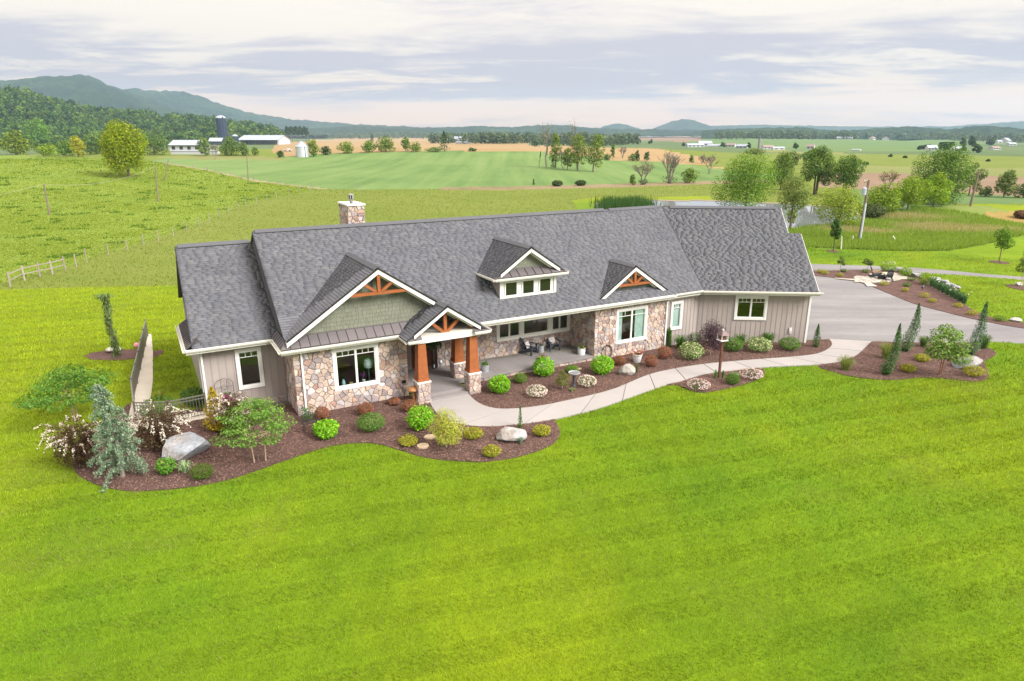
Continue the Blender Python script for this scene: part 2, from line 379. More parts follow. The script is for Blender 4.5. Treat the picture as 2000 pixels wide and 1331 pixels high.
M_G = {
 'lawn': groundmat('lawn_turf', [(.3, (.050, .100, .005)), (.5, (.095, .170, .007)), (.7, (.150, .230, .010))], .12, 1.6, 22, (.4, .3, .3), (1, .45, 1), rad(-17), .5, .03),
 'pasture': groundmat('pasture_turf', [(.30, (.100, .165, .022)), (.44, (.140, .205, .028)), (.58, (.175, .235, .034)), (.75, (.225, .255, .060))], .035, .4, 2.6, (.3, .45, .25), (.55, 1, 1), 0, .8, .25),
 'hay_meadow': groundmat('hay_turf', [(.3, (.098, .145, .018)), (.5, (.136, .175, .030)), (.7, (.178, .198, .048))], .03, .25, 1.6, (.4, .35, .25), (.4, 1, 1), rad(12), .7, .2),
 'crop_field': groundmat('crop_green', [(.32, (.060, .125, .034)), (.5, (.125, .200, .060)), (.68, (.185, .250, .090))], .012, .11, .9, (.4, .42, .18), (1.6, .07, 1), rad(6), .7, .3),
 'wheat_field': groundmat('ripe_stubble', [(.3, (.235, .160, .075)), (.5, (.300, .210, .105)), (.7, (.280, .215, .115))], .006, .05, .6, (.5, .35, .15), (1, .3, 1)),
 'bare_field': groundmat('bare_soil', [(.3, (.150, .105, .075)), (.5, (.210, .145, .100)), (.7, (.240, .185, .130))], .006, .06, .6, (.5, .35, .15), (1, .3, 1)),
 'bare_ground': groundmat('bare_earth', [(.3, (.170, .170, .020)), (.5, (.280, .190, .070)), (.7, (.300, .200, .110))], .12, .7, 4),
 'yellow_field': groundmat('yellow_crop', [(.3, (.130, .165, .048)), (.5, (.165, .185, .058)), (.7, (.205, .205, .075))], .008, .08, .8),
 'green_field': groundmat('pale_crop', [(.3, (.075, .140, .050)), (.5, (.105, .170, .060)), (.7, (.140, .195, .085))], .004, .03, .3),
 'far_pasture': groundmat('valley_grass', [(.3, (.050, .090, .038)), (.45, (.085, .130, .052)), (.6, (.115, .155, .066)), (.75, (.160, .160, .090))], .0035, .02, .15),
 'mown_grass': groundmat('mown_turf', [(.3, (.085, .150, .010)), (.5, (.120, .180, .012)), (.7, (.150, .200, .016))], .06, .6, 5),
 'tall_grass_bank': groundmat('rank_grass', [(.3, (.105, .165, .030)), (.5, (.155, .215, .045)), (.62, (.185, .220, .065)), (.75, (.230, .225, .115))], .09, .6, 4, (.45, .3, .25), (.6, 1, 1), 0, 1, .3),
 'farm_track': groundmat('dirt_track', [(.3, (.120, .130, .035)), (.6, (.290, .240, .150))], .1, .5, 3),
 'straw_strip': groundmat('dead_grass', [(.3, (.120, .110, .045)), (.55, (.230, .175, .105)), (.75, (.180, .160, .060))], .05, .4, 3),
}
q = NT('pond_water'); nz = q.noise(.9, 3, .6, sc3=(.5, 1, 1))
pw_ = q.principled((.22, .24, .25), .03, .9, 0, q.bump(nz, .04, .01)); pw_.inputs['IOR'].default_value = 1.6; M_G['pond'] = q.m
for k, nm in enumerate(ZN):
    fs = quads[zid == k]
    if not len(fs): continue
    u, inv = np.unique(fs, return_inverse=True)
    V = P[u].copy()
    if nm == 'pond': V[:, 2] = -.12
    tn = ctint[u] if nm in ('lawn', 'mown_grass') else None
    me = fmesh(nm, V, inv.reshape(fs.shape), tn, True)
    link(nm, me, M_G[nm], None, 'structure')

# ------------------------------------------------------------------ beds, path, drive
def spline(pts, n=6, closed=True):
    pts = [np.array(p[:2], float) for p in pts]; m = len(pts); out = []
    for i in range(m if closed else m - 1):
        p0, p1, p2, p3 = (pts[(i - 1) % m], pts[i], pts[(i + 1) % m], pts[(i + 2) % m]) if closed else (pts[max(i - 1, 0)], pts[i], pts[i + 1], pts[min(i + 2, m - 1)])
        for k in range(n):
            t = k / n
            out.append(.5 * (2 * p1 + (p2 - p0) * t + (2 * p0 - 5 * p1 + 4 * p2 - p3) * t * t + (3 * p1 - p0 - 3 * p2 + p3) * t ** 3))
    if not closed: out.append(pts[-1])
    return out
def gpix(pts): return [flat(*p) for p in pts]
def sheet(name, poly, z, mat, depth=.15, parent=None, kind='structure', label=None, tint=1):
    """flat slab with its top at z"""
    b = MB(); P3 = [Vector((p[0], p[1], z)) for p in poly]; n = len(P3)
    if sum(P3[i].x * P3[(i + 1) % n].y - P3[(i + 1) % n].x * P3[i].y for i in range(n)) < 0: P3 = P3[::-1]
    tri = tessellate_polygon([P3])
    vs = P3 + [p - Vector((0, 0, depth)) for p in P3]
    fs = []
    for t in tri:
        a, b_, c = t
        nrm = (P3[b_] - P3[a]).cross(P3[c] - P3[a]).z
        fs.append((a, b_, c) if nrm > 0 else (a, c, b_))
    fs += [(i, n + i, n + (i + 1) % n, (i + 1) % n) for i in range(n)]
    b.add(vs, fs, tint); return b.build(name, mat, parent, kind, label=label)
HTH = rad(28.9); HO = Vector((-9.4375, 27.836, 0))
HM = Matrix.Translation(HO) @ Matrix.Rotation(HTH, 4, 'Z')
def HW(x, y, z=0.0): return HM @ Vector((x, y, z))
hxy = lambda x, y: tuple(HW(x, y))[:2]
PATH_LO = gpix([(838, 783.5), (846, 800), (862, 817), (890, 829), (932, 835), (980, 834), (1040, 828), (1083, 821), (1120, 812.5), (1169, 800), (1247, 772.5), (1302, 753), (1330, 746.5), (1376, 733), (1422, 727), (1459, 722.5), (1491, 719.6), (1560, 716), (1600, 714), (1640, 708), (1670, 697), (1686, 684), (1702, 668.5)])
PATH_UP = gpix([(914.5, 771), (924, 781), (936, 790), (955, 797.5), (985, 801), (1040, 797), (1100, 786), (1192, 764), (1261, 736), (1307, 724), (1376, 713), (1468, 704.6), (1560, 697.7), (1598, 692), (1616, 684), (1625, 674), (1619, 664)])
BED_A = spline(gpix([(236, 806), (214, 823), (190, 835), (165, 850), (147, 875), (142, 900), (150, 925), (180, 944), (215, 955), (260, 960.5), (320, 958), (380, 951), (430, 942), (480, 928), (530, 910), (580, 893), (620, 879), (660, 870), (700, 866), (740, 869), (780, 880), (820, 892), (860, 899), (920, 903), (960, 902), (1010, 894), (1050, 882), (1080, 868), (1093, 850), (1091, 836)]), 4, False) + \
    PATH_LO[7::-1] + [hxy(5.7, -1.0), hxy(5.0, .2), hxy(.2, .2), hxy(.2, 2.4), hxy(-3.3, 2.4)] + gpix([(400, 800), (330, 806), (270, 800), (250, 790)])
BED_B = [Vector(p) for p in spline(PATH_UP, 3, False)] + [Vector(hxy(29, -3.0)), Vector(hxy(23.5, .3)), Vector(hxy(16.2, .3)), Vector(hxy(8.4, .2)), Vector(hxy(8.4, -.8))]
BED_B = [tuple(p)[:2] for p in BED_B]
BED_C = spline(gpix([(1302, 753.5), (1330, 747), (1376, 733.5), (1422, 727.5), (1459, 723), (1484, 721), (1493, 729), (1477, 743), (1445, 754), (1406, 763), (1376, 768), (1353, 765), (1337, 759), (1322, 753.5)]), 4)
BED_D = spline(gpix([(1702, 669), (1756, 670), (1870, 671), (1908, 673), (1930, 681), (1946, 692), (1930, 702), (1922, 711), (1930, 734), (1920, 744), (1900, 746), (1858, 742), (1820, 739), (1780, 740), (1750, 743), (1710, 742), (1660, 736), (1630, 728), (1598, 716), (1640, 708.5), (1670, 697.5), (1686, 684.5)]), 4)
BED_E = spline(gpix([(1500, 534), (1596, 540), (1657, 548), (1695, 558), (1740, 576), (1785, 594), (1840, 609), (1898, 623.5), (1950, 634), (2000, 642.6), (2080, 655), (2080, 640), (2000, 632), (1961, 628), (1930, 619), (1907, 609), (1886, 597), (1877, 574), (1839.5, 556), (1799, 544), (1776, 536), (1745, 529.5), (1695, 528.5), (1593, 530), (1500, 530)]), 3)
DRIVE = gpix([(1702, 668.8), (1640, 665.5), (1576, 664), (1556, 610), (1500, 560), (1500, 536)]) + spline(gpix([(1500, 534), (1596, 540), (1657, 548), (1695, 558), (1740, 576), (1785, 594), (1840, 609), (1898, 623.5), (1950, 634), (2000, 642.6), (2200, 676)]), 3, False) + gpix([(2200, 690), (1980, 670.5), (1928, 667.5), (1870, 670.8), (1756, 670)])
ROAD = spline(gpix([(1480, 514), (1585, 516), (1673, 518.6), (1763, 522), (1853, 529), (1930, 536), (1997, 541), (2200, 556)]), 3, False) + spline(gpix([(2200, 564), (1995, 547), (1876, 538), (1785, 533), (1740, 529.5), (1695, 528), (1593, 529), (1480, 530)]), 3, False)
CIRC_T = [(232, 694, 62, 10.5), (300, 694, 14, 9), (1627, 491.5, 11, 2.3), (1951, 513, 15.5, 3.4), (1990, 562.5, 17, 6)]
def ring(px, py, rx, ry, n=20):
    c = flat(px, py); e = flat(px + rx, py); f = flat(px, py - ry); a = e[0] - c[0]; b = f[1] - c[1]
    return [(c[0] + a * math.cos(2 * math.pi * k / n) * (1 + .07 * math.sin(3 * k + px)), c[1] + b * math.sin(2 * math.pi * k / n) * (1 + .07 * math.cos(2 * k + px))) for k in range(n)]
RINGS = [ring(*c) for c in CIRC_T]
q = NT('bark_mulch'); a = q.noise(1.2, 4, .6); b = q.noise(30, 4, .75); 
c = q.mix(1.0, q.ramp(b, [(.25, (.056, .031, .027)), (.5, (.122, .071, .063)), (.75, (.185, .120, .108))]), q.ramp(a, [(.3, .8), (.7, 1.2)]), 'MULTIPLY')
q.principled(c, .9, .15, 0, q.bump(b, 1, .05)); M_MULCH = q.m
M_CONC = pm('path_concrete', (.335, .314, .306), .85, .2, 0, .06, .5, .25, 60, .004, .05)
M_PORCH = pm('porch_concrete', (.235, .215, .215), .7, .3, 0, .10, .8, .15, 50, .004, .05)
q = NT('drive_asphalt'); a = q.noise(.35, 4, .6, sc3=(.25, 1.4, 1), rz=rad(4)); b = q.noise(45, 3, .8); g = q.noise(2.2, 4, .6)
c = q.mix(1.0, q.ramp(a, [(.32, (.170, .164, .172)), (.55, (.212, .204, .210)), (.72, (.262, .252, .252))]), q.ramp(b, [(.3, .86), (.7, 1.14)]), 'MULTIPLY')
c = q.mix(1.0, c, q.ramp(g, [(.3, .95), (.7, 1.05)]), 'MULTIPLY')
q.principled(c, .85, .25, 0, q.bump(b, .5, .01)); M_ASPH = q.m
for k, (nm, poly) in enumerate((('mulch_bed', BED_A), ('mulch_bed', BED_B), ('mulch_bed', BED_C), ('mulch_bed', BED_D), ('mulch_bed', BED_E))):
    sheet(nm, poly, .035 + .002 * k, M_MULCH)
for r_ in RINGS: sheet('mulch_ring', r_, .04, M_MULCH)
sheet('driveway', DRIVE, .012, M_ASPH); sheet('farm_lane', ROAD, .008, M_ASPH)
# the walk: separate concrete slabs with open joints between them
def resample(pts, n):
    p = np.array(pts, float); s = np.r_[0, np.cumsum(np.hypot(*np.diff(p, axis=0).T))]; t = np.linspace(0, s[-1], n)
    return np.stack([np.interp(t, s, p[:, 0]), np.interp(t, s, p[:, 1])], 1)
la = resample(spline(PATH_LO, 5, False), 601); ua = resample(spline(PATH_UP, 5, False), 601)
path_o = link('garden_path', fmesh('garden_path', np.array([[*la[0], -.05], [*ua[0], -.05], [*ua[600], -.05], [*la[600], -.05]]), np.array([[0, 1, 2, 3]])), M_CONC, None, 'structure')
cuts = [0, 66, 118, 172, 222, 268, 310, 352, 394, 434, 474, 514, 552, 600]
for a_, b_ in zip(cuts[:-1], cuts[1:]):
    g = 0 if a_ == 0 else 1
    poly = list(map(tuple, la[a_ + g:b_:6])) + [tuple(la[b_])] + [tuple(ua[b_])] + list(map(tuple, ua[a_ + g:b_:6][::-1]))
    sheet('path_slab', poly, .062, M_CONC, .1, path_o, None, tint=random.uniform(.96, 1.04))

# ------------------------------------------------------------------ turf, tufts, bark chips
HOUSE_FP = [hxy(-3.8, 2.0), hxy(-.2, 2.0), hxy(-.2, -.1), hxy(5, -.1), hxy(5, -1.3), hxy(8.4, -1.3), hxy(8.4, -.1), hxy(23.6, -.1), hxy(29.4, -3.6), hxy(33, 2), hxy(26, 13), hxy(-3.8, 13)]
WALK_L = gpix([(249, 828), (262, 770), (275, 720), (287.5, 655), (296, 655), (299, 690), (299, 745), (294, 785), (296, 822), (400, 806), (408, 818), (306, 838), (262, 838)])
BED_L = gpix([(294, 785), (299, 768), (330, 768), (405, 758), (410, 808), (300, 828)])
NOGRASS = [BED_A, BED_B, BED_C, BED_D, BED_E, DRIVE, ROAD, list(map(tuple, la)) + list(map(tuple, ua[::-1])), HOUSE_FP, WALK_L, BED_L] + RINGS
M_BLADE = leafmat('grass_blade', (1, 1, 1), .42, .008)
def blades(name, x, y, z, hgt, wid, tint, lean, label_kind='stuff', lean_dir=None):
    n = len(x); a = RNG.uniform(0, 2 * math.pi, n)
    dx, dy = np.cos(a), np.sin(a)
    la_ = RNG.uniform(0, 2 * math.pi, n) if lean_dir is None else lean_dir + RNG.normal(0, .9, n)
    ln = lean * hgt * RNG.uniform(.3, 1.2, n)
    b = np.stack([x, y, z], 1); s = np.stack([dx, dy, np.zeros(n)], 1) * (wid / 2)[:, None]
    tip = b + np.stack([np.cos(la_) * ln, np.sin(la_) * ln, hgt], 1)
    V = np.stack([b - s, b + s, tip], 1).reshape(-1, 3)
    Fc = np.arange(3 * n).reshape(n, 3)
    t = np.repeat(tint, 3, 0).reshape(n, 3, 3).copy(); t[:, 2] *= 1.18
    return link(name, fmesh(name, V, Fc, t.reshape(-1, 3)), M_BLADE, None, label_kind)
def sample_lawn(n, r0, r1, a0, a1):
    r = np.exp(RNG.uniform(math.log(r0), math.log(r1), n)); a = np.radians(RNG.uniform(a0, a1, n))
    x, y = r * np.sin(a), r * np.cos(a); z = height(x, y)
    k = zone_of(x, y, z) == ZN.index('lawn')
    x, y, z, r = x[k], y[k], z[k], r[k]
    keep = np.ones(len(x), bool)
    for p in NOGRASS:
        p = [(q_[0], q_[1]) for q_ in p]
        bx = [min(c[0] for c in p), max(c[0] for c in p), min(c[1] for c in p), max(c[1] for c in p)]
        m = (x > bx[0]) & (x < bx[1]) & (y > bx[2]) & (y < bx[3]) & keep
        if m.any():
            i = np.nonzero(m)[0]; keep[i[pip(x[i], y[i], p)]] = False
    return x[keep], y[keep], z[keep], r[keep]
gx, gy, gz, gr = sample_lawn(820000, 10.5, 85, -46, 46)
ct, st = math.cos(rad(17)), math.sin(rad(17))
vv = -gx * st + gy * ct + .5 * (fbm(gx, gy, 9, 2, 77) - .5); stripe = (np.floor(vv / .9).astype(int) % 2)
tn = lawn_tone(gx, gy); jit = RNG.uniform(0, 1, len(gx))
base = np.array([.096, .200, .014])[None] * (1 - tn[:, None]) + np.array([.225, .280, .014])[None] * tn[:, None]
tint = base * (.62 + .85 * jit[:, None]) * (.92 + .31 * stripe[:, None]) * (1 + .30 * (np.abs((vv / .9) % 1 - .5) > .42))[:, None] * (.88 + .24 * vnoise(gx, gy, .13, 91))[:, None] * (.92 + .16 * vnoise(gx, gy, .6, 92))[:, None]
dp = (smooth(.60, .78, fbm(gx, gy, 2.6, 3, 97)) * .42)[:, None]; tint = tint * (1 - dp) + dp * np.array([.26, .27, .07])[None] * (.7 + .6 * jit[:, None])
dry = RNG.uniform(0, 1, len(gx)) < .05; tint[dry] = np.array([.30, .28, .10])
# dry, trimmed fringe along the bed edges
edge = set()
for p in (BED_A, BED_B, BED_C, BED_D):
    p = np.array([(q_[0], q_[1]) for q_ in p]); p = np.vstack([p, p[:1]])
    for a_, b_ in zip(p[:-1], p[1:]):
        m = max(2, int(np.hypot(*(b_ - a_)) / .06))
        for t_ in np.linspace(0, 1, m): c_ = a_ + (b_ - a_) * t_; edge.add((int(c_[0] // .14), int(c_[1] // .14)))
ek = np.array([a_ * 100003 + b_ for a_, b_ in edge]); gk = (gx // .14).astype(np.int64) * 100003 + (gy // .14).astype(np.int64)
em = np.isin(gk, ek) & (RNG.uniform(0, 1, len(gx)) < .6); tint[em] = np.array([.26, .25, .09]) * RNG.uniform(.7, 1.2, (em.sum(), 1))
gs = np.clip(gr / 18, .8, 2.4)
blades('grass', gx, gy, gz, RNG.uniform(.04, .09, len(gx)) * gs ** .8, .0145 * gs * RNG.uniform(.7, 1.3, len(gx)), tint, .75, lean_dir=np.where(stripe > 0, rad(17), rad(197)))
# rank grass on the bank, tufts in the pasture and the hay meadow
def sample_zone(n, nm, r0, r1, a0, a1):
    r = np.exp(RNG.uniform(math.log(r0), math.log(r1), n)); a = np.radians(RNG.uniform(a0, a1, n))
    x, y = r * np.sin(a), r * np.cos(a); z = height(x, y); k = zone_of(x, y, z) == ZN.index(nm)
    return x[k], y[k], z[k], r[k]
x, y, z, r = sample_zone(260000, 'tall_grass_bank', 60, 125, 14, 42)
p_ = fbm(x, y, 7, 3, 51); pm_ = np.zeros(len(x))
for qx_, qy_, rx_, ry_ in ((1868, 447, 11, 4.5), (1750, 421, 10, 3.5), (1690, 452, 6, 3)):
    c_ = G(qx_, qy_); pm_ = np.maximum(pm_, np.exp(-((x - c_.x) / rx_) ** 2 - ((y - c_.y) / ry_) ** 2))
g_ = (np.array([.190, .290, .045])[None] + smooth(.25, .6, pm_ * (.4 + p_) + RNG.normal(0, .08, len(x)))[:, None] * np.array([.13, .02, .11])[None]) * RNG.uniform(.7, 1.25, (len(x), 1))
blades('rank_grass', x, y, z, RNG.uniform(.2, .55, len(x)) * (.5 + p_), RNG.uniform(.05, .12, len(x)), g_, .5)
x, y, z, r = sample_zone(420000, 'pasture', 55, 420, -42, -8)
p_ = fbm(x, y, 9, 4, 61) * (.6 + .4 * vnoise(x, y, 2.5, 62)); k = (RNG.uniform(0, 1, len(x)) < .38 + .5 * smooth(.26, .50, p_))
x, y, z, r, p_ = x[k], y[k], z[k], r[k], p_[k]
g_ = (np.array([.180, .262, .024])[None] + (RNG.uniform(0, 1, (len(x), 1)) ** 2) * np.array([.09, .05, .03])[None]) * RNG.uniform(.75, 1.1, (len(x), 1))
cl = vnoise(x, y, 1.9, 63) > .80; g_[cl] = np.array([.095, .170, .016])
blades('pasture_tufts', x, y, z, RNG.uniform(.05, .14, len(x)) * (1 + 1.3 * cl) * (r / 90) ** .4, RNG.uniform(.08, .2, len(x)) * (r / 90) ** .7, g_, .6)
x, y, z, r = sample_zone(150000, 'hay_meadow', 45, 260, -42, 42)
g_ = (np.array([.150, .192, .028])[None] + RNG.uniform(0, 1, (len(x), 1)) ** 2 * np.array([.12, .07, .05])[None]) * RNG.uniform(.88, 1.12, (len(x), 1))
blades('meadow_grass', x, y, z, RNG.uniform(.08, .2, len(x)), RNG.uniform(.05, .11, len(x)) * (r / 70) ** .7, g_, 1.0)
# loose bark chips on the beds
vs = []; ts = []
for poly, n in ((BED_A, 16000), (BED_B, 14000), (BED_C, 1500), (BED_D, 6000), (BED_E, 4000)):
    p = [(q_[0], q_[1]) for q_ in poly]; xs = [c_[0] for c_ in p]; ys = [c_[1] for c_ in p]
    x = RNG.uniform(min(xs), max(xs), n * 3); y = RNG.uniform(min(ys), max(ys), n * 3); k = pip(x, y, p) & ~pip(x, y, HOUSE_FP)
    x, y = x[k][:n], y[k][:n]; m = len(x); a = RNG.uniform(0, math.pi, m); l = RNG.uniform(.02, .055, m); w = RNG.uniform(.008, .02, m); tl = RNG.uniform(-.02, .02, m)
    cx_, sx_ = np.cos(a), np.sin(a)
    for su, sv, dz in ((-1, -1, 0), (1, -1, 1), (1, 1, 1), (-1, 1, 0)):
        vs.append(np.stack([x + su * l * cx_ - sv * w * sx_, y + su * l * sx_ + sv * w * cx_, .055 + np.abs(tl) * dz + RNG.uniform(0, .004, m)], 1))
    c_ = np.array([.135, .082, .066])[None] * RNG.uniform(.45, 2.0, (m, 1)); c_[RNG.uniform(0, 1, m) < .04] = (.24, .17, .12); ts.append(np.repeat(c_, 4, 0))
V = np.concatenate([np.stack(vs[i:i + 4], 1).reshape(-1, 3) for i in range(0, len(vs), 4)])
link('mulch_chips', fmesh('mulch_chips', V, np.arange(len(V)).reshape(-1, 4), np.concatenate(ts)), pm('bark_chip', (1, 1, 1), .9, .1, var=.0), None, 'stuff')

# ------------------------------------------------------------------ mountains and far ridges
q = NT('forest_canopy'); a = q.noise(.004, 4, .6); b = q.noise(.05, 3, .7)
q.principled(q.mix(1.0, q.mix(1.0, q.ramp(a, [(.3, (.010, .026, .012)), (.5, (.018, .040, .016)), (.7, (.034, .062, .022))]), q.ramp(b, [(.3, .45), (.7, 1.5)]), 'MULTIPLY'), q.tint(), 'MULTIPLY'), .9, .05, 0, q.bump(b, 1, 14)); M_CANOPY = q.m
def ridge(name, sil, D, depth, base_py, canopy=7.0, cell=9.0, drop=.6, seed=1, rowsN=44, back=1.25, colr=None):
    """a hill seen under the silhouette sil, crest at distance D, foot in front at D-depth"""
    p0, p1 = sil[0][0], sil[-1][0]; n = int((p1 - p0) / 2.0) + 1; px = np.linspace(p0, p1, n)
    sy = np.interp(px, [s[0] for s in sil], [s[1] for s in sil])
    A = np.arctan2((px - CX) / F, math.cos(PITCH) + 0 * px)
    V = []
    for k in range(rowsN + 8):
        if k <= rowsN: t = k / rowsN; r = D - depth * (1 - t)
        else: t = 1 - (k - rowsN) / 8 * .8; r = D + depth * .5 * (k - rowsN) / 8
        for i in range(n):
            d = RAY(px[i], sy[i]); dh = math.hypot(d[0], d[1]); top = CAMH + d[2] / dh * D
            db = RAY(px[i], base_py); bot = CAMH + db[2] / math.hypot(db[0], db[1]) * (D - depth) - 4
            s = t * t * (3 - 2 * t) * .6 + t * .4
            z = bot + (top - bot) * s
            V.append((r * d[0] / dh, r * d[1] / dh, z, t))
    V = np.array(V); x, y = V[:, 0], V[:, 1]
    bumps = (fbm(x, y, cell * 2.2, 2, seed) - .5) * canopy * 1.6 + (fbm(x, y, depth * .28, 3, seed + 3) - .5) * depth * .05 * np.sin(np.pi * np.clip(V[:, 3], 0, 1))
    V[:, 2] += bumps
    t = .75 + .5 * vnoise(x, y, cell * 1.3, seed + 5)
    ii, jj = np.meshgrid(np.arange(rowsN + 7), np.arange(n - 1), indexing='ij')
    Q = np.stack([ii * n + jj, ii * n + jj + 1, (ii + 1) * n + jj + 1, (ii + 1) * n + jj], -1).reshape(-1, 4)
    tc_ = np.stack([t, t, t], 1)
    if colr is not None: tc_ = tc_ * np.array(colr)[None]
    link(name, fmesh(name, V[:, :3], Q, tc_), M_CANOPY, None, 'structure')
ridge('mountain', [(150, 200), (200, 176), (255, 173.5), (300, 178.6), (360, 180), (391, 189), (420, 200), (451, 210), (480, 219), (511, 226), (560, 233), (601, 237), (680, 243), (740, 247), (800, 251), (840, 256)], 6000, 1500, 263, 16, 20, seed=4)
ridge('mountain', [(-260, 176), (-100, 168), (0, 162), (75, 151.6), (120, 149.5), (159, 147), (180, 152), (216, 167), (240, 176), (270, 188), (320, 203), (370, 219), (420, 234), (480, 246), (560, 254), (640, 260)], 5000, 2200, 265, 15, 18, seed=8)
ridge('hill', [(-300, 172), (-100, 170), (0, 176), (39, 185), (90, 203), (135, 213), (180, 222), (225, 227), (270, 231), (331, 239), (421, 246), (481, 254), (540, 262)], 1750, 650, 281, 6, 9, seed=12)
ridge('hill', [(1275, 251), (1290, 246), (1310, 238), (1330, 233.5), (1345, 233), (1360, 236), (1380, 244), (1395, 252)], 6200, 600, 263, 6, 14, seed=21, rowsN=30)
ridge('hill', [(1160, 255), (1180, 247), (1200, 242), (1212, 241.5), (1228, 245), (1245, 251), (1260, 256)], 6200, 500, 263, 6, 14, seed=25, rowsN=24)
ridge('ridge', [(600, 252), (700, 246), (760, 249), (860, 250), (920, 247), (1000, 249), (1050, 245), (1100, 245), (1150, 250), (1250, 254), (1400, 254), (1480, 252)], 4200, 900, 264, 7, 14, seed=31, rowsN=24)
ridge('ridge', [(1300, 254), (1400, 246), (1480, 244), (1600, 246), (1700, 248), (1850, 247), (1960, 240), (2100, 232), (2300, 236)], 7000, 600, 262, 8, 20, seed=35, rowsN=16)
ridge('ridge', [(1370, 258), (1480, 251), (1560, 250), (1640, 256), (1700, 253), (1760, 249), (1810, 249), (1850, 254), (1900, 249), (1930, 249), (1980, 255), (2060, 254), (2300, 258)], 3000, 900, 271, 7, 12, seed=39, rowsN=30)

# ------------------------------------------------------------------ the house (local axes: x along the front, y back, z up)
E0, MS = 3.29, .6677
house = thing('ranch_house', 'long stone and taupe ranch house with grey shingle roof and timber entry gable', 'house', HO, HTH)
M_WHITE = pm('white_trim', (.70, .695, .68), .5, .4, 0, .03, 2)
M_CREAM = pm('cream_gutter', (.68, .665, .61), .45, .4, 0, .04, 2)
M_SIDE = pm('taupe_siding', (.350, .305, .285), .75, .25, 0, .05, 1.2, .15, 30, .003, .03)
M_SHAKE = pm('sage_shake', (.178, .184, .145), .8, .2, 0, .10, 2.5, .3, 40, .004, .08)
M_MORT = pm('wall_mortar', (.27, .215, .18), .95, .1, 0, .15, 2, .5, 40, .01)
M_STONE = pm('field_stone', (1, 1, 1), .85, .25, 0, .16, 4, .7, 16, .03, .16)
M_SHING = pm('asphalt_shingle', (1, 1, 1), .95, .1, 0, .07, .7)
M_DECK = pm('roof_underlay', (.045, .045, .05), .95, .1)
M_METAL = pm('standing_seam', (.165, .146, .154), .42, .5, .35, .05, 1.5)
M_WOOD = pm('stained_timber', (.290, .090, .028), .55, .35, 0, .16, 5, .2, 30, .004, .1)
M_DWOOD = pm('dark_door_wood', (.085, .030, .016), .5, .4, 0, .2, 6, .2, 20, .004)
M_RAIL = pm('bronze_rail', (.150, .138, .120), .4, .5, .2)
M_DARK = pm('black_metal', (.018, .018, .02), .45, .45)
M_SOFF = pm('soffit', (.60, .58, .52), .6, .3, 0, .03, 2)
M_INT = pm('room_wall', (.66, .62, .56), .9, .1)
M_CURT = pm('curtain_cloth', (.72, .80, .78), .9, .1, 0, .08, 3)
q = NT('window_glass'); t_ = q.n('ShaderNodeBsdfTransparent'); t_.inputs[0].default_value = (.80, .86, .84, 1)
g_ = q.n('ShaderNodeBsdfGlossy'); g_.inputs['Roughness'].default_value = .015; g_.inputs[0].default_value = (1, 1, 1, 1)
fr = q.n('ShaderNodeFresnel'); fr.inputs[0].default_value = 1.95
mx = q.n('ShaderNodeMixShader'); bf = q.n('ShaderNodeMath', operation='SUBTRACT'); bf.inputs[0].default_value = 1; q.l(q.geo.outputs['Backfacing'], bf.inputs[1]); bm_ = q.n('ShaderNodeMath', operation='MULTIPLY'); q.l(fr.outputs[0], bm_.inputs[0]); q.l(bf.outputs[0], bm_.inputs[1]); q.l(bm_.outputs[0], mx.inputs[0]); q.l(t_.outputs[0], mx.inputs[1]); q.l(g_.outputs[0], mx.inputs[2]); q.l(mx.outputs[0], q.out.inputs[0]); M_GLASS = q.m
CAMP = Vector((0, 0, CAMH))
def Mwall(x, y, ang=0): return Matrix.Translation((x, y, 0)) @ Matrix.Rotation(ang, 4, 'Z')
WING = rad(-33); MW = Mwall(23.6, .05, WING)          # wall frames: u along, -v outward, z up
MWR = Mwall(23.4, -.48, WING)                          # wing eave frame

# ---- roofs
SH_TINT = [(.112, .115, .132), (.118, .120, .136), (.125, .127, .142), (.104, .107, .124), (.134, .135, .148), (.120, .120, .134)]
shing_all = []     # (distance, matrix, width, tintindex)
def roof_plane(P0, U, V, poly, expo=.145, name=None, deck=True, dthick=.10):
    """P0 + u*U + v*V ; poly in (u,v); shingle tabs laid in courses over a dark deck"""
    P0 = Vector(P0); U = Vector(U).normalized(); V = Vector(V).normalized(); Nn = U.cross(V).normalized()
    if Nn.z < 0: Nn = -Nn
    if deck:
        b = MB(); b.slab([P0 + U * a + V * c for a, c in poly], -Nn * dthick); b.build('roof_deck', M_DECK, house)
    vs_ = [c for _, c in poly]; v = min(vs_); vmax = max(vs_); n = len(poly); row = 0
    while v < vmax - .02:
        vm = v + expo * .5; xs = []
        for i in range(n):
            a, b_ = poly[i], poly[(i + 1) % n]
            if (a[1] > vm) != (b_[1] > vm): xs.append(a[0] + (b_[0] - a[0]) * (vm - a[1]) / (b_[1] - a[1]))
        xs.sort()
        for k in range(0, len(xs) - 1, 2):
            u = xs[k] - random.uniform(0, .3); end = xs[k + 1]
            while u < end - .03:
                w = random.choice((.24, .32, .42, .52)); a = max(u, xs[k]); e = min(u + w, end); u += w
                if e - a < .03: continue
                o = P0 + U * a + V * v
                M = Matrix(((U.x, V.x, Nn.x, o.x), (U.y, V.y, Nn.y, o.y), (U.z, V.z, Nn.z, o.z), (0, 0, 0, 1)))
                c = HM @ (o + U * (e - a) / 2)
                shing_all.append(((c - CAMP).length, M, e - a, min(expo * 1.25, max(.05, vmax - v)), random.choice((0, 1, 1, 2, 2, 3, 4, 5)), random.uniform(.013, .017)))
        v += expo; row += 1
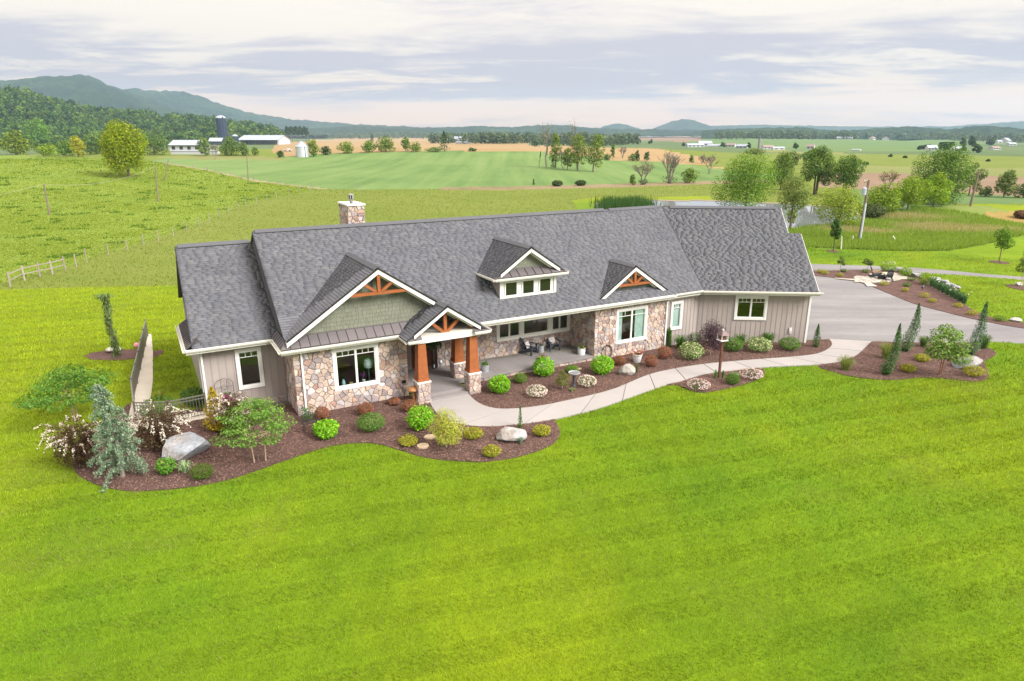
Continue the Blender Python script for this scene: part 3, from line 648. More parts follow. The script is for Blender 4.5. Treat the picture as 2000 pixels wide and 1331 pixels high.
def tab_pts(w, ln, th): return [(0, 0, 0), (w - .0006, 0, 0), (w - .0006, ln, 0), (0, ln, 0), (0, 0, th + .006), (w - .0006, 0, th + .006), (w - .0006, ln, .004), (0, ln, .004)]
TAB_K = (1.18, 1.18, .74, .74, 1.18, 1.18, .74, .74)          # dark head band as printed on laminated shingles, painting in the course shadow lines
TAB_F = [(4, 5, 6, 7), (0, 1, 5, 4), (1, 2, 6, 5), (3, 0, 4, 7)]
up = Vector((0, 1, MS)).normalized(); SL = math.sqrt(1 + MS * MS)
# main front slope, u = x, v = slope length from the eave at y=-.48
yv = lambda y: (y + .48) * SL
roof_plane((0, -.48, E0), (1, 0, 0), up, [(-.40, yv(-.07)), (8.0, yv(-.07)), (8.0, 0), (23.4, 0), (25.35, yv(5.9)), (-.40, yv(5.9))])
# wing front slope, two lengths at the far gable
eu = Vector((math.cos(WING), math.sin(WING), 0)); ev = Vector((-math.sin(WING), math.cos(WING), MS)).normalized()
hv = math.tan(abs(WING) / 2)
roof_plane((23.4, -.48, E0), eu, ev, [(0, 0), (6.62, 0), (6.62, 4.25 * SL), (5.86, 4.25 * SL), (5.86, 6.3 * SL), (-6.3 * hv, 6.3 * SL)])
# left wing slope
roof_plane((-3.92, 1.6, E0), (1, 0, 0), up, [(0, 0), (3.6, 0), (3.6, 5.45 * SL), (.12, 5.45 * SL)])
def gable_roof(ax, az, yf, hl, hr, back=True, expo=.145, yb=None):
    """two slopes meeting at a ridge x=ax running back (y) from yf until it dies into the main roof; hl/hr half widths"""
    zb = lambda z: -.48 + (z - E0) / MS                     # y where the main slope reaches height z
    for sgn, hw in ((-1, hl), (1, hr)):
        V = Vector((-sgn, 0, MS)).normalized(); zl = az - MS * hw
        P0 = Vector((ax + sgn * hw, yf, zl)); U = Vector((0, 1, 0))
        y0 = max(zb(zl), yf + .05) if yb is None else yb
        y1 = zb(az) if yb is None else yb
        roof_plane(P0, U, V, [(0, 0), (y0 - yf, 0), (y1 - yf, hw * SL), (0, hw * SL)], expo)
    ye = zb(az) if yb is None else yb
    b = MB()
    for sgn in (-1, 1):
        b.slab([(ax, yf - .01, az + .05), (ax, ye - .1, az + .05), (ax + sgn * .19, ye - .1, az + .05 - .19 * MS), (ax + sgn * .19, yf - .01, az + .05 - .19 * MS)], (0, 0, .02))
    b.build('ridge_cap', M_SHING, house); b = None
for me_ in (): pass
gable_roof(3.77, 6.43, -.48, 4.16, 4.16)
gable_roof(6.59, 4.60, -1.52, 2.05, 2.05)
gable_roof(18.54, 5.13, -.12, 2.58, 2.58)
gable_roof(12.12, 6.59, .40, 1.74, 1.74)
# dormer roof goes on down to its side gutters behind the front pent
for sgn in (-1, 1):
    V = Vector((-sgn, 0, MS)).normalized(); P0 = Vector((12.12 + sgn * 2.14, .33, 6.59 - 2.14 * MS))
    roof_plane(P0, (0, 1, 0), V, [(0, 0), (2.0, 0), (2.6, .4 * SL), (.09, .4 * SL)])
shing_all.sort(key=lambda s: s[0])
near, rest = shing_all[:300], shing_all[300:]
TABM = []
for k, t in enumerate(SH_TINT):
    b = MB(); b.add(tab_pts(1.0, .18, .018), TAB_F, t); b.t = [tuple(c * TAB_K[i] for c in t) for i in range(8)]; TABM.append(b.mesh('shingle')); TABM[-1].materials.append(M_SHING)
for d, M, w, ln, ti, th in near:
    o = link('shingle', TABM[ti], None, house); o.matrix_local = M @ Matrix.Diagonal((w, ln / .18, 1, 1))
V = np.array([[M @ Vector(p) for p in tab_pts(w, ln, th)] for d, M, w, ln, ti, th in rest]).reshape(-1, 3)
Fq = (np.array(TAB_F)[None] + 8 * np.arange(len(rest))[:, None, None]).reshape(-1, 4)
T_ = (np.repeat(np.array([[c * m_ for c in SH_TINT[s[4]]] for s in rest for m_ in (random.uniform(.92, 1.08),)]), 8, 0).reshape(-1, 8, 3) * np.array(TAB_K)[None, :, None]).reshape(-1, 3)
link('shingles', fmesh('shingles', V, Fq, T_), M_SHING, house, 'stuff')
RC = (.108, .110, .122)
for o in COL.objects:
    if o.name.startswith('ridge_cap'): set_t = o.data.color_attributes['tint']; set_t.data.foreach_set('color', np.tile([*RC, 1], len(o.data.vertices)).astype(np.float32))
# back slopes and hidden sides (plain, dark, never in view)
b = MB()
b.slab([(-.4, 5.9, 7.55), (26.2, 5.9, 7.55), (26.2, 12.3, 3.29), (-.4, 12.3, 3.29)], (0, 0, -.1), .1)
b.slab([(-3.8, 7.05, 6.93), (-.3, 7.05, 6.93), (-.3, 12.3, 3.4), (-3.8, 12.3, 3.4)], (0, 0, -.1), .1)
W_ = lambda u, v, z: MWR @ Vector((u, v, z))
b.slab([W_(-4, 6.3, E0 + 6.3 * MS), W_(5.86, 6.3, E0 + 6.3 * MS), W_(5.86, 12.6, 3.3), W_(-4, 12.6, 3.3)], (0, 0, -.1), .1)
b.slab([W_(5.8, 4.25, E0 + 4.25 * MS), W_(6.62, 4.25, E0 + 4.25 * MS), W_(6.62, 8.5, 3.3), W_(5.8, 8.5, 3.3)], (0, 0, -.1), .1)
b.build('roof_back', M_SHING, house)
b = MB()
def cap(bm, A, B, t=RC):
    """bent ridge cap with a dark vent gap below"""
    A = Vector(A); B = Vector(B); d = (B - A).normalized(); s = Vector((-d.y, d.x, 0))
    for k in (-1, 1):
        bm.slab([A + Vector((0, 0, .07)), B + Vector((0, 0, .07)), B + s * k * .2 + Vector((0, 0, .07 - .2 * MS)), A + s * k * .2 + Vector((0, 0, .07 - .2 * MS))], (0, 0, .025), t)
cap(b, (-.3, 5.9, 7.55), (20.6, 5.9, 7.55)); cap(b, (21.0, 5.9, 7.52), (24.9, 5.9, 7.53)); cap(b, (-3.7, 7.05, 6.93), (-.45, 7.05, 6.93))
cap(b, W_(-1.3, 6.3, E0 + 6.3 * MS), W_(5.5, 6.3, E0 + 6.3 * MS))
b.build('ridge_cap', M_SHING, house)
# gable end wall in plain dark grey between the two left roofs and left rake edge of the main roof
b = MB(); b.slab([(-.33, .8, E0 + .5), (-.33, 5.9, 7.45), (-.33, 7.4, 6.6), (-.33, 7.4, 3), (-.33, .8, 3)], (.06, 0, 0)); b.build('gable_wall', pm('dark_grey_wall', (.10, .10, .11), .8, .2), house)
b = MB(); b.bar((-.41, -.07, E0 + .40 * MS - .05), (-.41, 5.9, 7.48), .03, .12); b.bar((-3.93, 1.6, E0 - .06), (-3.82, 7.05, 6.86), .03, .1); b.build('rake_edge', M_DECK, house); b = MB(); b.bar(W_(6.63, 0, E0 - .12), W_(6.63, 4.25, E0 + 4.25 * MS - .12), .03, .2); b.bar(W_(5.87, 4.25, E0 + 4.25 * MS - .12), W_(5.87, 6.3, E0 + 6.3 * MS - .12), .03, .2)
b.build('rake_board', M_WHITE, house)

# ---- walls with real openings
def wall(M, u0, u1, z0, z1, holes, mat, name='wall', th=.15, slope=None):
    b = MB(M); us = sorted({u0, u1, *[h[0] for h in holes], *[h[1] for h in holes]}); zs = sorted({z0, z1, *[h[2] for h in holes], *[h[3] for h in holes]})
    for i in range(len(us) - 1):
        for j in range(len(zs) - 1):
            um, zm = (us[i] + us[i + 1]) / 2, (zs[j] + zs[j + 1]) / 2
            if any(h[0] < um < h[1] and h[2] < zm < h[3] for h in holes): continue
            b.box(us[i], us[i + 1], 0, th, zs[j], zs[j + 1])
    return b.build(name, mat, house)
def boards(M, u0, u1, z0, z1, holes, w=.30):
    """vertical siding boards, each its own piece, with a batten edge"""
    n = max(1, round((u1 - u0) / w)); w = (u1 - u0) / n
    for k in range(n):
        a, c = u0 + k * w, u0 + (k + 1) * w; segs = [(z0, z1)]
        for h in holes:
            if c > h[0] + .02 and a < h[1] - .02: segs = [(z0, h[2]), (h[3], z1)]
        t = random.uniform(.95, 1.05)
        for s0, s1 in segs:
            if s1 - s0 < .03: continue
            b = MB(M); b.box(a + .012, c - .012, -.018, 0, s0, s1, t); b.box(c - .03, c + .008, -.034, -.018, s0, s1, t * .96)
            b.build('siding_board', M_SIDE, house)
STONE_T = [(.62, .455, .335), (.66, .51, .39), (.56, .42, .335), (.48, .36, .315), (.37, .305, .315), (.31, .27, .29), (.54, .52, .52), (.70, .67, .64), (.40, .215, .155), (.34, .215, .20), (.56, .34, .215), (.63, .52, .44)]
STONE_W = [7, 6, 5, 4, 3.5, 3, 3, 1.5, 2.2, 2, 1.3, 4]
stone_small = MB(); stone_n = [0]
def clip_half(poly, nx, ny, d):
    out = []; n = len(poly)
    for i in range(n):
        p, q_ = poly[i], poly[(i + 1) % n]; a = nx * p[0] + ny * p[1] - d; c = nx * q_[0] + ny * q_[1] - d
        if a <= 0: out.append(p)
        if (a < 0 < c) or (c < 0 < a): t = a / (a - c); out.append((p[0] + (q_[0] - p[0]) * t, p[1] + (q_[1] - p[1]) * t))
    return out
def stones(M, u0, u1, z0, z1, holes=(), size=.27, single=True, parent=None):
    """random field-stone veneer: shrunken Voronoi cells, each a proud bevelled stone"""
    seeds = []; nz = max(1, round((z1 - z0) / (size * .86))); 
    for j in range(nz):
        u = u0 + random.uniform(.2, .6) * size
        while u < u1:
            seeds.append((u, z0 + (j + .5 + random.uniform(-.48, .48)) * (z1 - z0) / nz)); u += size * random.choice((.5, .65, .85, 1.05, 1.35, 1.7))
    seeds = [s for s in seeds if not any(h[0] + .05 < s[0] < h[1] - .05 and h[2] + .05 < s[1] < h[3] - .05 for h in holes)]
    for i, s in enumerate(seeds):
        poly = [(u0, z0), (u1, z0), (u1, z1), (u0, z1)]
        for j, o in enumerate(seeds):
            if i == j or abs(o[0] - s[0]) > size * 3.2 or abs(o[1] - s[1]) > size * 3.2: continue
            nx, ny = o[0] - s[0], o[1] - s[1]; L_ = math.hypot(nx, ny)
            if L_ < 1e-4: continue
            nx /= L_; ny /= L_; poly = clip_half(poly, nx, ny, nx * (s[0] + o[0]) / 2 + ny * (s[1] + o[1]) / 2 - .009)
            if len(poly) < 3: break
        for h in holes:
            if len(poly) < 3: break
            gaps = [(h[0] - s[0], 1, 0, h[0]), (s[0] - h[1], -1, 0, -h[1]), (h[2] - s[1], 0, 1, h[2]), (s[1] - h[3], 0, -1, -h[3])]
            g = max(gaps); poly = clip_half(poly, g[1], g[2], g[3])
        if len(poly) < 3: continue
        cu = sum(p[0] for p in poly) / len(poly); cz = sum(p[1] for p in poly) / len(poly)
        ar = abs(sum(poly[k][0] * poly[(k + 1) % len(poly)][1] - poly[(k + 1) % len(poly)][0] * poly[k][1] for k in range(len(poly)))) / 2
        if ar < .004: continue
        dp = random.uniform(.04, .085); n = len(poly); c = random.choices(STONE_T, STONE_W)[0]; m = random.uniform(.68, .95); av = sum(c) / 3; c = (m * (c[0] * .82 + av * .18), m * (c[1] * .82 + av * .18), m * (c[2] * .82 + av * .20)); c = tuple(.78 * a_ + .22 * b_ for a_, b_ in zip(c, (.46, .365, .32)))
        tl = (random.uniform(-.05, .05), random.uniform(-.05, .05))
        ring0 = [(p[0], .0, p[1]) for p in poly]; ring1 = [(p[0], -dp * .72, p[1]) for p in poly]
        ring2 = [(cu + (p[0] - cu) * .82, -dp + tl[0] * (p[0] - cu) + tl[1] * (p[1] - cz), cz + (p[1] - cz) * .82) for p in poly]
        fs = [(k, (k + 1) % n, n + (k + 1) % n, n + k) for k in range(n)] + [(n + k, n + (k + 1) % n, 2 * n + (k + 1) % n, 2 * n + k) for k in range(n)] + [tuple(range(2 * n, 3 * n))]
        vs = [M @ Vector(p) for p in ring0 + ring1 + ring2]
        if single and stone_n[0] < 300:
            b = MB(); b.add(vs, fs, c); b.build('stone', M_STONE, house); stone_n[0] += 1
        else: stone_small.add(vs, fs, c)
# window: trim part with sash, muntins and panes as sub-parts
def window(M, u0, u1, z0, z1, lights=1, grid=True, trim=.12, cols=3, mat=None, gridz=.22, sub=None, recess=.05):
    mat = mat or M_WHITE
    b = MB(M); t = trim
    b.box(u0, u1, -.075, .0, z1 - t * 1.1, z1); b.box(u0, u1, -.085, .0, z0, z0 + t)
    b.box(u0, u0 + t, -.072, .0, z0 + t, z1 - t * 1.1); b.box(u1 - t, u1, -.072, .0, z0 + t, z1 - t * 1.1)
    w = b.build('window', mat, house)
    a, c, e, f = u0 + t, u1 - t, z0 + t, z1 - t * 1.1
    wd = (c - a) / lights; s = MB(M); mu = MB(M); anym = False
    for k in range(lights):
        x0, x1 = a + k * wd, a + (k + 1) * wd
        if sub: x0, x1 = sub[k]
        s.box(x0, x0 + .05, -.045, .03, e, f); s.box(x1 - .05, x1, -.045, .03, e, f); s.box(x0 + .05, x1 - .05, -.045, .03, e, e + .05); s.box(x0 + .05, x1 - .05, -.045, .03, f - .05, f)
        p = MB(M); p.box(x0 + .05, x1 - .05, -.006, .0, e + .05, f - .05); p.build('pane', M_GLASS, w)
        if grid:
            anym = True; zg = f - .05 - gridz; mu.box(x0 + .05, x1 - .05, -.03, -.008, zg - .014, zg + .014)
            for i in range(1, cols):
                xx = x0 + .05 + (x1 - x0 - .1) * i / cols; mu.box(xx - .012, xx + .012, -.03, -.008, zg + .014, f - .05)
    s.build('sash', mat, w)
    if anym: mu.build('muntin', mat, w)
    return w
def curtain(M, u0, u1, z0, z1, parent, y=.04, mat=None):
    b = MB(M); n = max(6, int((u1 - u0) / .035)); vs = []
    for k in range(n + 1):
        u = u0 + (u1 - u0) * k / n; o = y + .025 * (k % 2); vs += [(u, o, z0), (u, o, z1)]
    b.add(vs, [(2 * k, 2 * k + 2, 2 * k + 3, 2 * k + 1) for k in range(n)]); b.build('curtain', mat or M_CURT, parent)
I4 = Matrix.Identity(4)
# left wing front wall
ML = Mwall(-3.65, 2.2); h1 = [(1.42, 2.55, .92, 2.84)]
hi = lambda hs, t=.05: [(h[0] + t, h[1] - t, h[2] + t, h[3] - t) for h in hs]
wall(ML, 0, 3.55, -.3, 3.15, hi(h1), M_SIDE); boards(ML, .1, 3.5, .32, 3.12, h1)
stones(ML, .1, 3.45, 0, .3, (), .3, False)
w1 = window(ML, *h1[0], 1, True, .13, 3)
# left gable bump: front and left return
MF = Mwall(-.13, 0); h2 = [(1.70, 3.82, .9, 2.92)]
wall(MF, .06, 5.2, -.3, 3.2, hi(h2), M_MORT); stones(MF, 0, 5.2, 0, 3.12, h2, .27)
w2 = window(MF, *h2[0], 2, True, .14, 3)
MLR = Mwall(-.07, 2.15, rad(-90)); wall(MLR, 0, 2.1, -.3, 3.2, [], M_MORT); stones(MLR, 0, 2.13, 0, 3.12, (), .27, False)
# right stone bump: front, left return; porch back wall
MR = Mwall(15.95, 0); h4 = [(1.45, 3.66, .75, 2.78)]
wall(MR, .06, 5.1, -.3, 3.2, hi(h4), M_MORT); stones(MR, 0, 5.12, 0, 3.1, h4, .26)
w4 = window(MR, *h4[0], 2, False, .13)
b = MB(MR)
for x0 in (1.63, 2.60):
    b.box(x0, x0 + .88, -.03, -.008, 2.30, 2.328)
b.box(2.06, 2.084, -.03, -.008, 2.328, 2.6); b.build('muntin', M_WHITE, w4)
curtain(MR, 1.6, 1.95, .9, 2.66, w4); curtain(MR, 2.85, 3.5, .9, 2.66, w4)
MRR = Mwall(16.0, 2.45, rad(-90)); wall(MRR, 0, 2.4, .0, 3.2, [], M_MORT); stones(MRR, 0, 2.42, .3, 3.1, (), .28, False)
MP = Mwall(7.6, 2.42); h5 = [(3.52, 8.33, 1.17, 2.33)]
wall(MP, .0, 8.4, .0, 3.3, hi(h5), M_MORT); stones(MP, 0, 8.35, .3, 3.2, h5, .28)
w5 = window(MP, *h5[0], 5, False, .16, sub=[(3.68, 4.33), (4.33, 4.98), (5.22, 6.86), (7.12, 7.62), (7.62, 8.19)], mat=M_CREAM)
for m0, m1 in ((4.98, 5.22), (6.86, 7.12)):
    b = MB(MP); b.box(m0, m1, -.07, .03, 1.33, 2.15); b.build('mullion', M_CREAM, w5)
# entry recess: side wall, door wall
MD = Mwall(5.0, 2.72); wall(MD, 0, 2.65, 0, 3.3, [(1.3, 2.5, .3, 2.55)], M_MORT)
MDS = Mwall(5.05, 0, rad(90)); wall(MDS, .0, 2.7, 0, 3.2, [], M_MORT, th=.1)
MDT = Mwall(7.6, 2.72, rad(-90)); wall(MDT, 0, .3, 0, 3.2, [], M_MORT, th=.1)
b = MB(MD); b.box(1.3, 2.5, .02, .07, .31, 2.54)
dr = b.build('front_door', M_DWOOD, house)
b = MB(MD)
for z0, z1 in ((.45, 1.05), (1.15, 1.75)):
    for x0 in (1.42, 1.95): b.box(x0, x0 + .42, .005, .02, z0, z1, .8)
b.build('door_panel', M_DWOOD, dr)
b = MB(MD); b.box(1.45, 2.35, .0, .018, 1.88, 2.4); b.build('door_glass', M_GLASS, dr)
b = MB(MD); b.tube([(1.38, -.03, 1.15), (1.38, -.03, 1.45)], .015, 6); b.build('door_handle', M_DARK, dr)
# garage wing: straight piece then the bent wall
MS1 = Mwall(21.05, .05); h6 = [(.38, 1.28, 1.0, 2.72)]
wall(MS1, 0, 2.6, -.3, 3.15, hi(h6), M_SIDE); boards(MS1, .05, 2.52, .0, 3.1, h6, .28)
w6 = window(MS1, *h6[0], 1, True, .12, 3)
b = MB(MS1)
for k in range(34): z = 1.14 + k * .042; b.hexa([(.5, .035, z), (1.16, .035, z), (1.16, .065, z + .028), (.5, .065, z + .028)], [(.5, .037, z + .003), (1.16, .037, z + .003), (1.16, .067, z + .031), (.5, .067, z + .031)])
b.build('blind', M_CURT, w6)
h7 = [(2.15, 4.05, 1.42, 2.92)]
wall(MW, 0, 6.5, -.3, 3.15, hi(h7), M_SIDE); boards(MW, .03, 6.44, 0, 3.1, h7, .29)
w7 = window(MW, *h7[0], 2, True, .13, 3)
b = MB(MW); b.box(5.48, 5.62, -.09, -.03, .62, .98); b.box(5.5, 5.6, -.11, -.09, .66, .78, .7); b.build('utility_box', M_WHITE, house)
MWE = MW @ Matrix.Translation((6.5, .0, 0)) @ Matrix.Rotation(rad(90), 4, 'Z')
wall(MWE, 0, 9, -.3, 3.2, [], M_SIDE, 'end_wall')
b = MB(MWE); b.slab([(-.3, .1, 3.2), (8.7, .1, 3.2), (4.2, .1, 6.0)], (0, -.1, 0)); b.build('end_gable', M_SIDE, house)
b = MB(MW); b.box(6.44, 6.56, -.05, .12, -.05, 3.12); b.build('corner_board', M_WHITE, house)
b = MB(ML); b.box(-.06, .1, -.05, .1, -.05, 3.12); b.build('corner_board', M_WHITE, house)
# back and side shell so that no daylight leaks through
b = MB(); b.box(-3.6, 26, 12.0, 12.1, -.3, 3.4); b.box(-3.62, -3.5, 2.35, 12, -.3, 3.3); b.slab([(-3.6, 2.2, 3.1), (-3.6, 11.9, 3.1), (-3.6, 7.05, 6.75)], (.08, 0, 0)); b.build('rear_wall', M_SIDE, house)
b = MB(); b.slab([W_(0, 12, -.3), W_(6.5, 9, -.3), W_(6.5, 9, 3.3), W_(0, 12, 3.3)], (0, .1, 0)); b.build('rear_wall', M_SIDE, house)
b = MB(); b.box(-3.4, 21.2, 5.6, 5.7, 0, 3.2); b.box(4.9, 5.0, .2, 5.6, 0, 3.2); b.box(21.1, 21.2, .2, 5.6, 0, 3.2)
b.slab([(-3.4, 2.4, .02), (5, .2, .02), (5, 5.6, .02), (-3.4, 5.6, .02)], (0, 0, .02), .3); b.slab([(7.8, 2.6, .3), (21, .2, .3), (21, 5.6, .3), (7.8, 5.6, .3)], (0, 0, .02), .3)
b.build('room_partition', M_INT, house)

# ---- soffits, fascia, gutters
def gutter(bm, A, B, out, drop=.12):
    """K-style gutter from A to B, out = horizontal outward unit"""
    A = Vector(A); B = Vector(B); o = Vector(out)
    for P, Q in ((A, B),):
        prof = [(0, -.02), (0, -.14), (.09, -.14), (.13, -.07), (.135, .0), (.115, .0), (.11, -.06), (.08, -.118), (.02, -.118), (.02, -.02)]
        n = len(prof); vs = [P + o * a + Vector((0, 0, c)) for a, c in prof] + [Q + o * a + Vector((0, 0, c)) for a, c in prof]
        bm.add(vs, [(k, (k + 1) % n, n + (k + 1) % n, n + k) for k in range(n)] + [tuple(range(n))[::-1], tuple(range(n, 2 * n))])
g = MB()
gutter(g, (7.9, -.50, E0), (21.25, -.50, E0), (0, -1, 0))
gutter(g, (21.25, -.40, E0 + .03), (23.35, -.40, E0 + .03), (0, -1, 0))
nw = (math.sin(WING), -math.cos(WING), 0)
gutter(g, W_(0, -.02, E0), W_(6.85, -.02, E0), nw)
gutter(g, (-.67, -.48, E0 - .02), (4.62, -.48, E0 - .02), (0, -1, 0)); gutter(g, (-.67, -.48, E0 - .02), (-.67, 1.6, E0 - .02), (-1, 0, 0))
gutter(g, (-4.2, 1.58, E0), (-.60, 1.58, E0), (0, -1, 0)); gutter(g, (-4.2, 1.58, E0), (-4.2, 6.2, E0), (-1, 0, 0))
gutter(g, (4.62, -1.5, 3.20), (4.62, -.5, 3.20), (-1, 0, 0)); gutter(g, (4.62, -1.55, 3.20), (5.3, -1.55, 3.20), (0, -1, 0)); gutter(g, (7.95, -1.55, 3.20), (8.72, -1.55, 3.20), (0, -1, 0)); gutter(g, (8.72, -1.5, 3.20), (8.72, -.5, 3.20), (1, 0, 0))
gutter(g, (10.0, .30, 5.16), (14.3, .30, 5.16), (0, -1, 0)); gutter(g, (10.0, .30, 5.16), (10.0, 2.35, 5.16), (-1, 0, 0)); gutter(g, (14.26, .30, 5.16), (14.26, 2.35, 5.16), (1, 0, 0))
g.build('gutter', M_CREAM, house)
b = MB()
b.box(8.2, 21.2, -.48, 2.45, 3.07, 3.15); b.box(5.1, 8.2, -1.4, 2.7, 3.22, 3.28); b.box(21.1, 23.5, -.4, .1, 3.08, 3.16); b.slab([W_(0, -.02, 3.08), W_(6.62, -.02, 3.08), W_(6.62, .6, 3.08), W_(0, .6, 3.08)], (0, 0, .07))
b.box(-.6, 5.1, -.46, .1, 3.08, 3.16); b.box(-.6, -.1, .1, 2.2, 3.08, 3.16); b.box(-4.1, -.2, 1.62, 2.3, 3.08, 3.16); b.box(-4.15, -3.6, 1.62, 6.5, 3.08, 3.16)
b.box(10.05, 14.2, .33, 1.0, 4.98, 5.04); b.box(10.05, 10.5, 1.0, 2.6, 4.98, 5.04); b.box(13.75, 14.2, 1.0, 2.6, 4.98, 5.04)
b.build('soffit', M_SOFF, house)
b = MB()
b.box(8.2, 21.15, -.50, -.46, 3.05, 3.29); b.box(-.64, 4.8, -.48, -.45, 3.05, 3.27); b.box(-.67, -.64, -.48, 1.6, 3.05, 3.27); b.box(-4.2, -.6, 1.58, 1.62, 3.05, 3.27); b.box(-4.2, -4.16, 1.62, 6.3, 3.05, 3.27)
b.slab([W_(0, -.02, 3.05), W_(6.7, -.02, 3.05), W_(6.7, -.02, 3.28), W_(0, -.02, 3.28)], (.02, .03, 0)); b.box(21.1, 23.45, -.4, -.36, 3.05, 3.3)
b.box(MS1[0][3] - .05, 23.6, -.0, .05, 2.86, 3.1)
b.build('fascia', M_CREAM, house)
b = MB(MW); b.box(.02, 6.5, -.05, .0, 2.93, 3.12); b.build('frieze', M_CREAM, house)
def spout(A, B, kick=None):
    b = MB(); A = Vector(A); B = Vector(B)
    b.box(A.x - .04, A.x + .04, A.y - .07, A.y, B.z, A.z); b.box(A.x - .07, A.x + .07, A.y - .1, A.y + .02, A.z, A.z + .14)
    if kick: b.bar(A + Vector((0, -.035, .05)), Vector(kick), .08, .07)
    return b.build('downspout', M_WHITE, house)
spout((.22, -.07, 3.0), (.22, 0, .06), (.22, -.45, 3.12)); spout((21.0, -.07, 2.75), (21.0, 0, .2), (21.15, -.5, 3.12)); spout((-3.6, 2.1, 3.0), (-3.6, 2.1, .1), (-3.6, 1.7, 3.1)); spout((8.45, .3, 3.0), (8.45, .3, 2.2))
b = MB(); b.tube([(10.0, 2.2, 5.05), (9.98, 2.2, 4.95), (9.9, 2.05, 4.88)], .05, 8); b.build('downspout', M_WHITE, house)

# ---- gable fronts: rake boards, shakes, trusses, pents
def rake(ax, az, yf, hl, hr, wd=.22, dark=True):
    b = MB(); d = MB(); i = MB()
    for s, hw in ((-1, hl), (1, hr)):
        A = Vector((ax, yf, az)); B = Vector((ax + s * hw, yf, az - hw * MS)); dn = Vector((0, 0, -1))
        b.slab([A + dn * .06, B + dn * .06, B + dn * (.06 + wd), A + dn * (.06 + wd)], (0, .03, 0))
        i.slab([A + dn * (.06 + wd + .10) + Vector((0, .25, 0)), A + dn * (.14) + Vector((0, .25, 0)), B * .92 + A * .08 + dn * .14 + Vector((0, .25, 0)), B * .92 + A * .08 + dn * (.06 + wd + .12) + Vector((0, .25, 0))], (0, .04, 0))
        i.slab([A + dn * (.1) + Vector((0, .03, 0)), B + dn * .1 + Vector((0, .03, 0)), B + dn * .1 + Vector((0, .42, 0)), A + dn * .1 + Vector((0, .42, 0))], (0, 0, -.03))
        d.slab([A + Vector((0, -.025, .03)), B + Vector((0, -.025, .03)), B + Vector((0, -.025, -.055)), A + Vector((0, -.025, -.055))], (0, .05, 0))
    b.build('rake_board', M_WHITE, house); i.build('rake_soffit', M_CREAM, house); d.build('drip_edge', M_DARK, house)
def truss(ax, zc, half, yf, king, web, th=.13):
    r = MB(); r.box(ax - half, ax + half, yf, yf + .14, zc - th / 2, zc + th / 2); o = r.build('gable_truss', M_WOOD, house)
    m = MB(); m.box(ax - .07, ax + .07, yf - .03, yf + .14, zc + th / 2, king); m.build('king_post', M_WOOD, o)
    for s in (-1, 1):
        m = MB(); m.bar((ax + s * .12, yf + .06, zc + th / 2 + .0), (ax + s * web[0], yf + .06, zc + web[1]), .12, .12, (0, 1, 0)); m.build('truss_web', M_WOOD, o)
    return o
def shakes(ax, az, y, half, zb, expo, single, ww=(.11, .15, .19, .23)):
    """rows of gable shakes cut to the triangle"""
    b = MB(); z = zb; 
    while True:
        hw = min(half, (az - z - expo * .6) / MS)
        if hw < .08: break
        u = ax - hw - random.uniform(0, .1)
        while u < ax + hw:
            w = random.choice(ww); a, c = max(u, ax - hw), min(u + w, ax + hw); u += w
            if c - a < .03: continue
            m = b if not single else MB(); t = random.uniform(.93, 1.06); lo = random.uniform(0, .007)
            m.add([(a + .004, y, z - lo), (c - .004, y, z - lo), (c - .004, y, z + expo), (a + .004, y, z + expo), (a + .004, y - .028, z - lo), (c - .004, y - .028, z - lo), (c - .004, y - .008, z + expo + .02), (a + .004, y - .008, z + expo + .02)],
                  [(4, 5, 6, 7), (0, 1, 5, 4), (1, 2, 6, 5), (3, 0, 4, 7)], t)
            if single: m.build('shake', M_SHAKE, house)
        z += expo
    if b.v: b.build('shakes', M_SHAKE, house, 'stuff')
def pent(x0, x1, y0, z0, y1, z1, il, ir, n):
    """standing seam pent roof: each pan its own panel, ribs between"""
    ribs = MB()
    for k in range(n):
        a, c = k / n, (k + 1) / n
        lo = lambda t: Vector((x0 + (x1 - x0) * t, y0, z0)); hi_ = lambda t: Vector((x0 + il + (x1 - ir - x0 - il) * min(1, max(0, ((x0 + (x1 - x0) * t) - x0 - il) / (x1 - ir - x0 - il))), y1, z1))
        b = MB(); b.slab([lo(a), lo(c), hi_(c), hi_(a)], (0, .02, -.03), random.uniform(.95, 1.05)); b.build('roof_panel', M_METAL, house)
        if k: ribs.bar(lo(a) + Vector((0, -.005, .012)), hi_(a) + Vector((0, -.005, .012)), .022, .035, (0, -.6, .8), .45)
    ribs.bar((x0, y0 - .01, z0 + .005), (x1, y0 - .01, z0 + .005), .03, .03, (0, 0, 1), .5)
    ribs.build('seam_rib', M_METAL, house)
# big left gable
rake(3.77, 6.43, -.50, 4.17, 4.17, .205); b = MB(); b.slab([(.2, .06, 3.5), (7.4, .06, 3.5), (3.77, .06, 6.2)], (0, .08, 0)); b.build('gable_wall', M_SHAKE, house)
shakes(3.77, 6.22, .06, 3.75, 3.74, .185, True)
truss(3.77, 5.30, 1.28, -.46, 6.1, (.72, .5))
b = MB(); b.box(.35, 6.2, -.02, .05, 3.64, 3.74); b.build('flashing', M_METAL, house)
pent(-.66, 5.2, -.50, E0 + .0, .0, E0 + .40, .30, .0, 14)
# its return on the left side
ribs = MB()
for k in range(7):
    a, c = k / 7, (k + 1) / 7; y = lambda t: -.5 + 2.2 * t
    b = MB(); b.slab([(-.66, y(a), E0), (-.66, y(c), E0), (-.40, y(c), E0 + .30), (-.40, max(y(a), -.2), E0 + .30)], (.02, 0, -.03)); b.build('roof_panel', M_METAL, house)
    if k: ribs.bar((-.66, y(a), E0 + .015), (-.40, y(a), E0 + .315), .022, .035, (-.6, 0, .8), .45)
ribs.build('seam_rib', M_METAL, house)
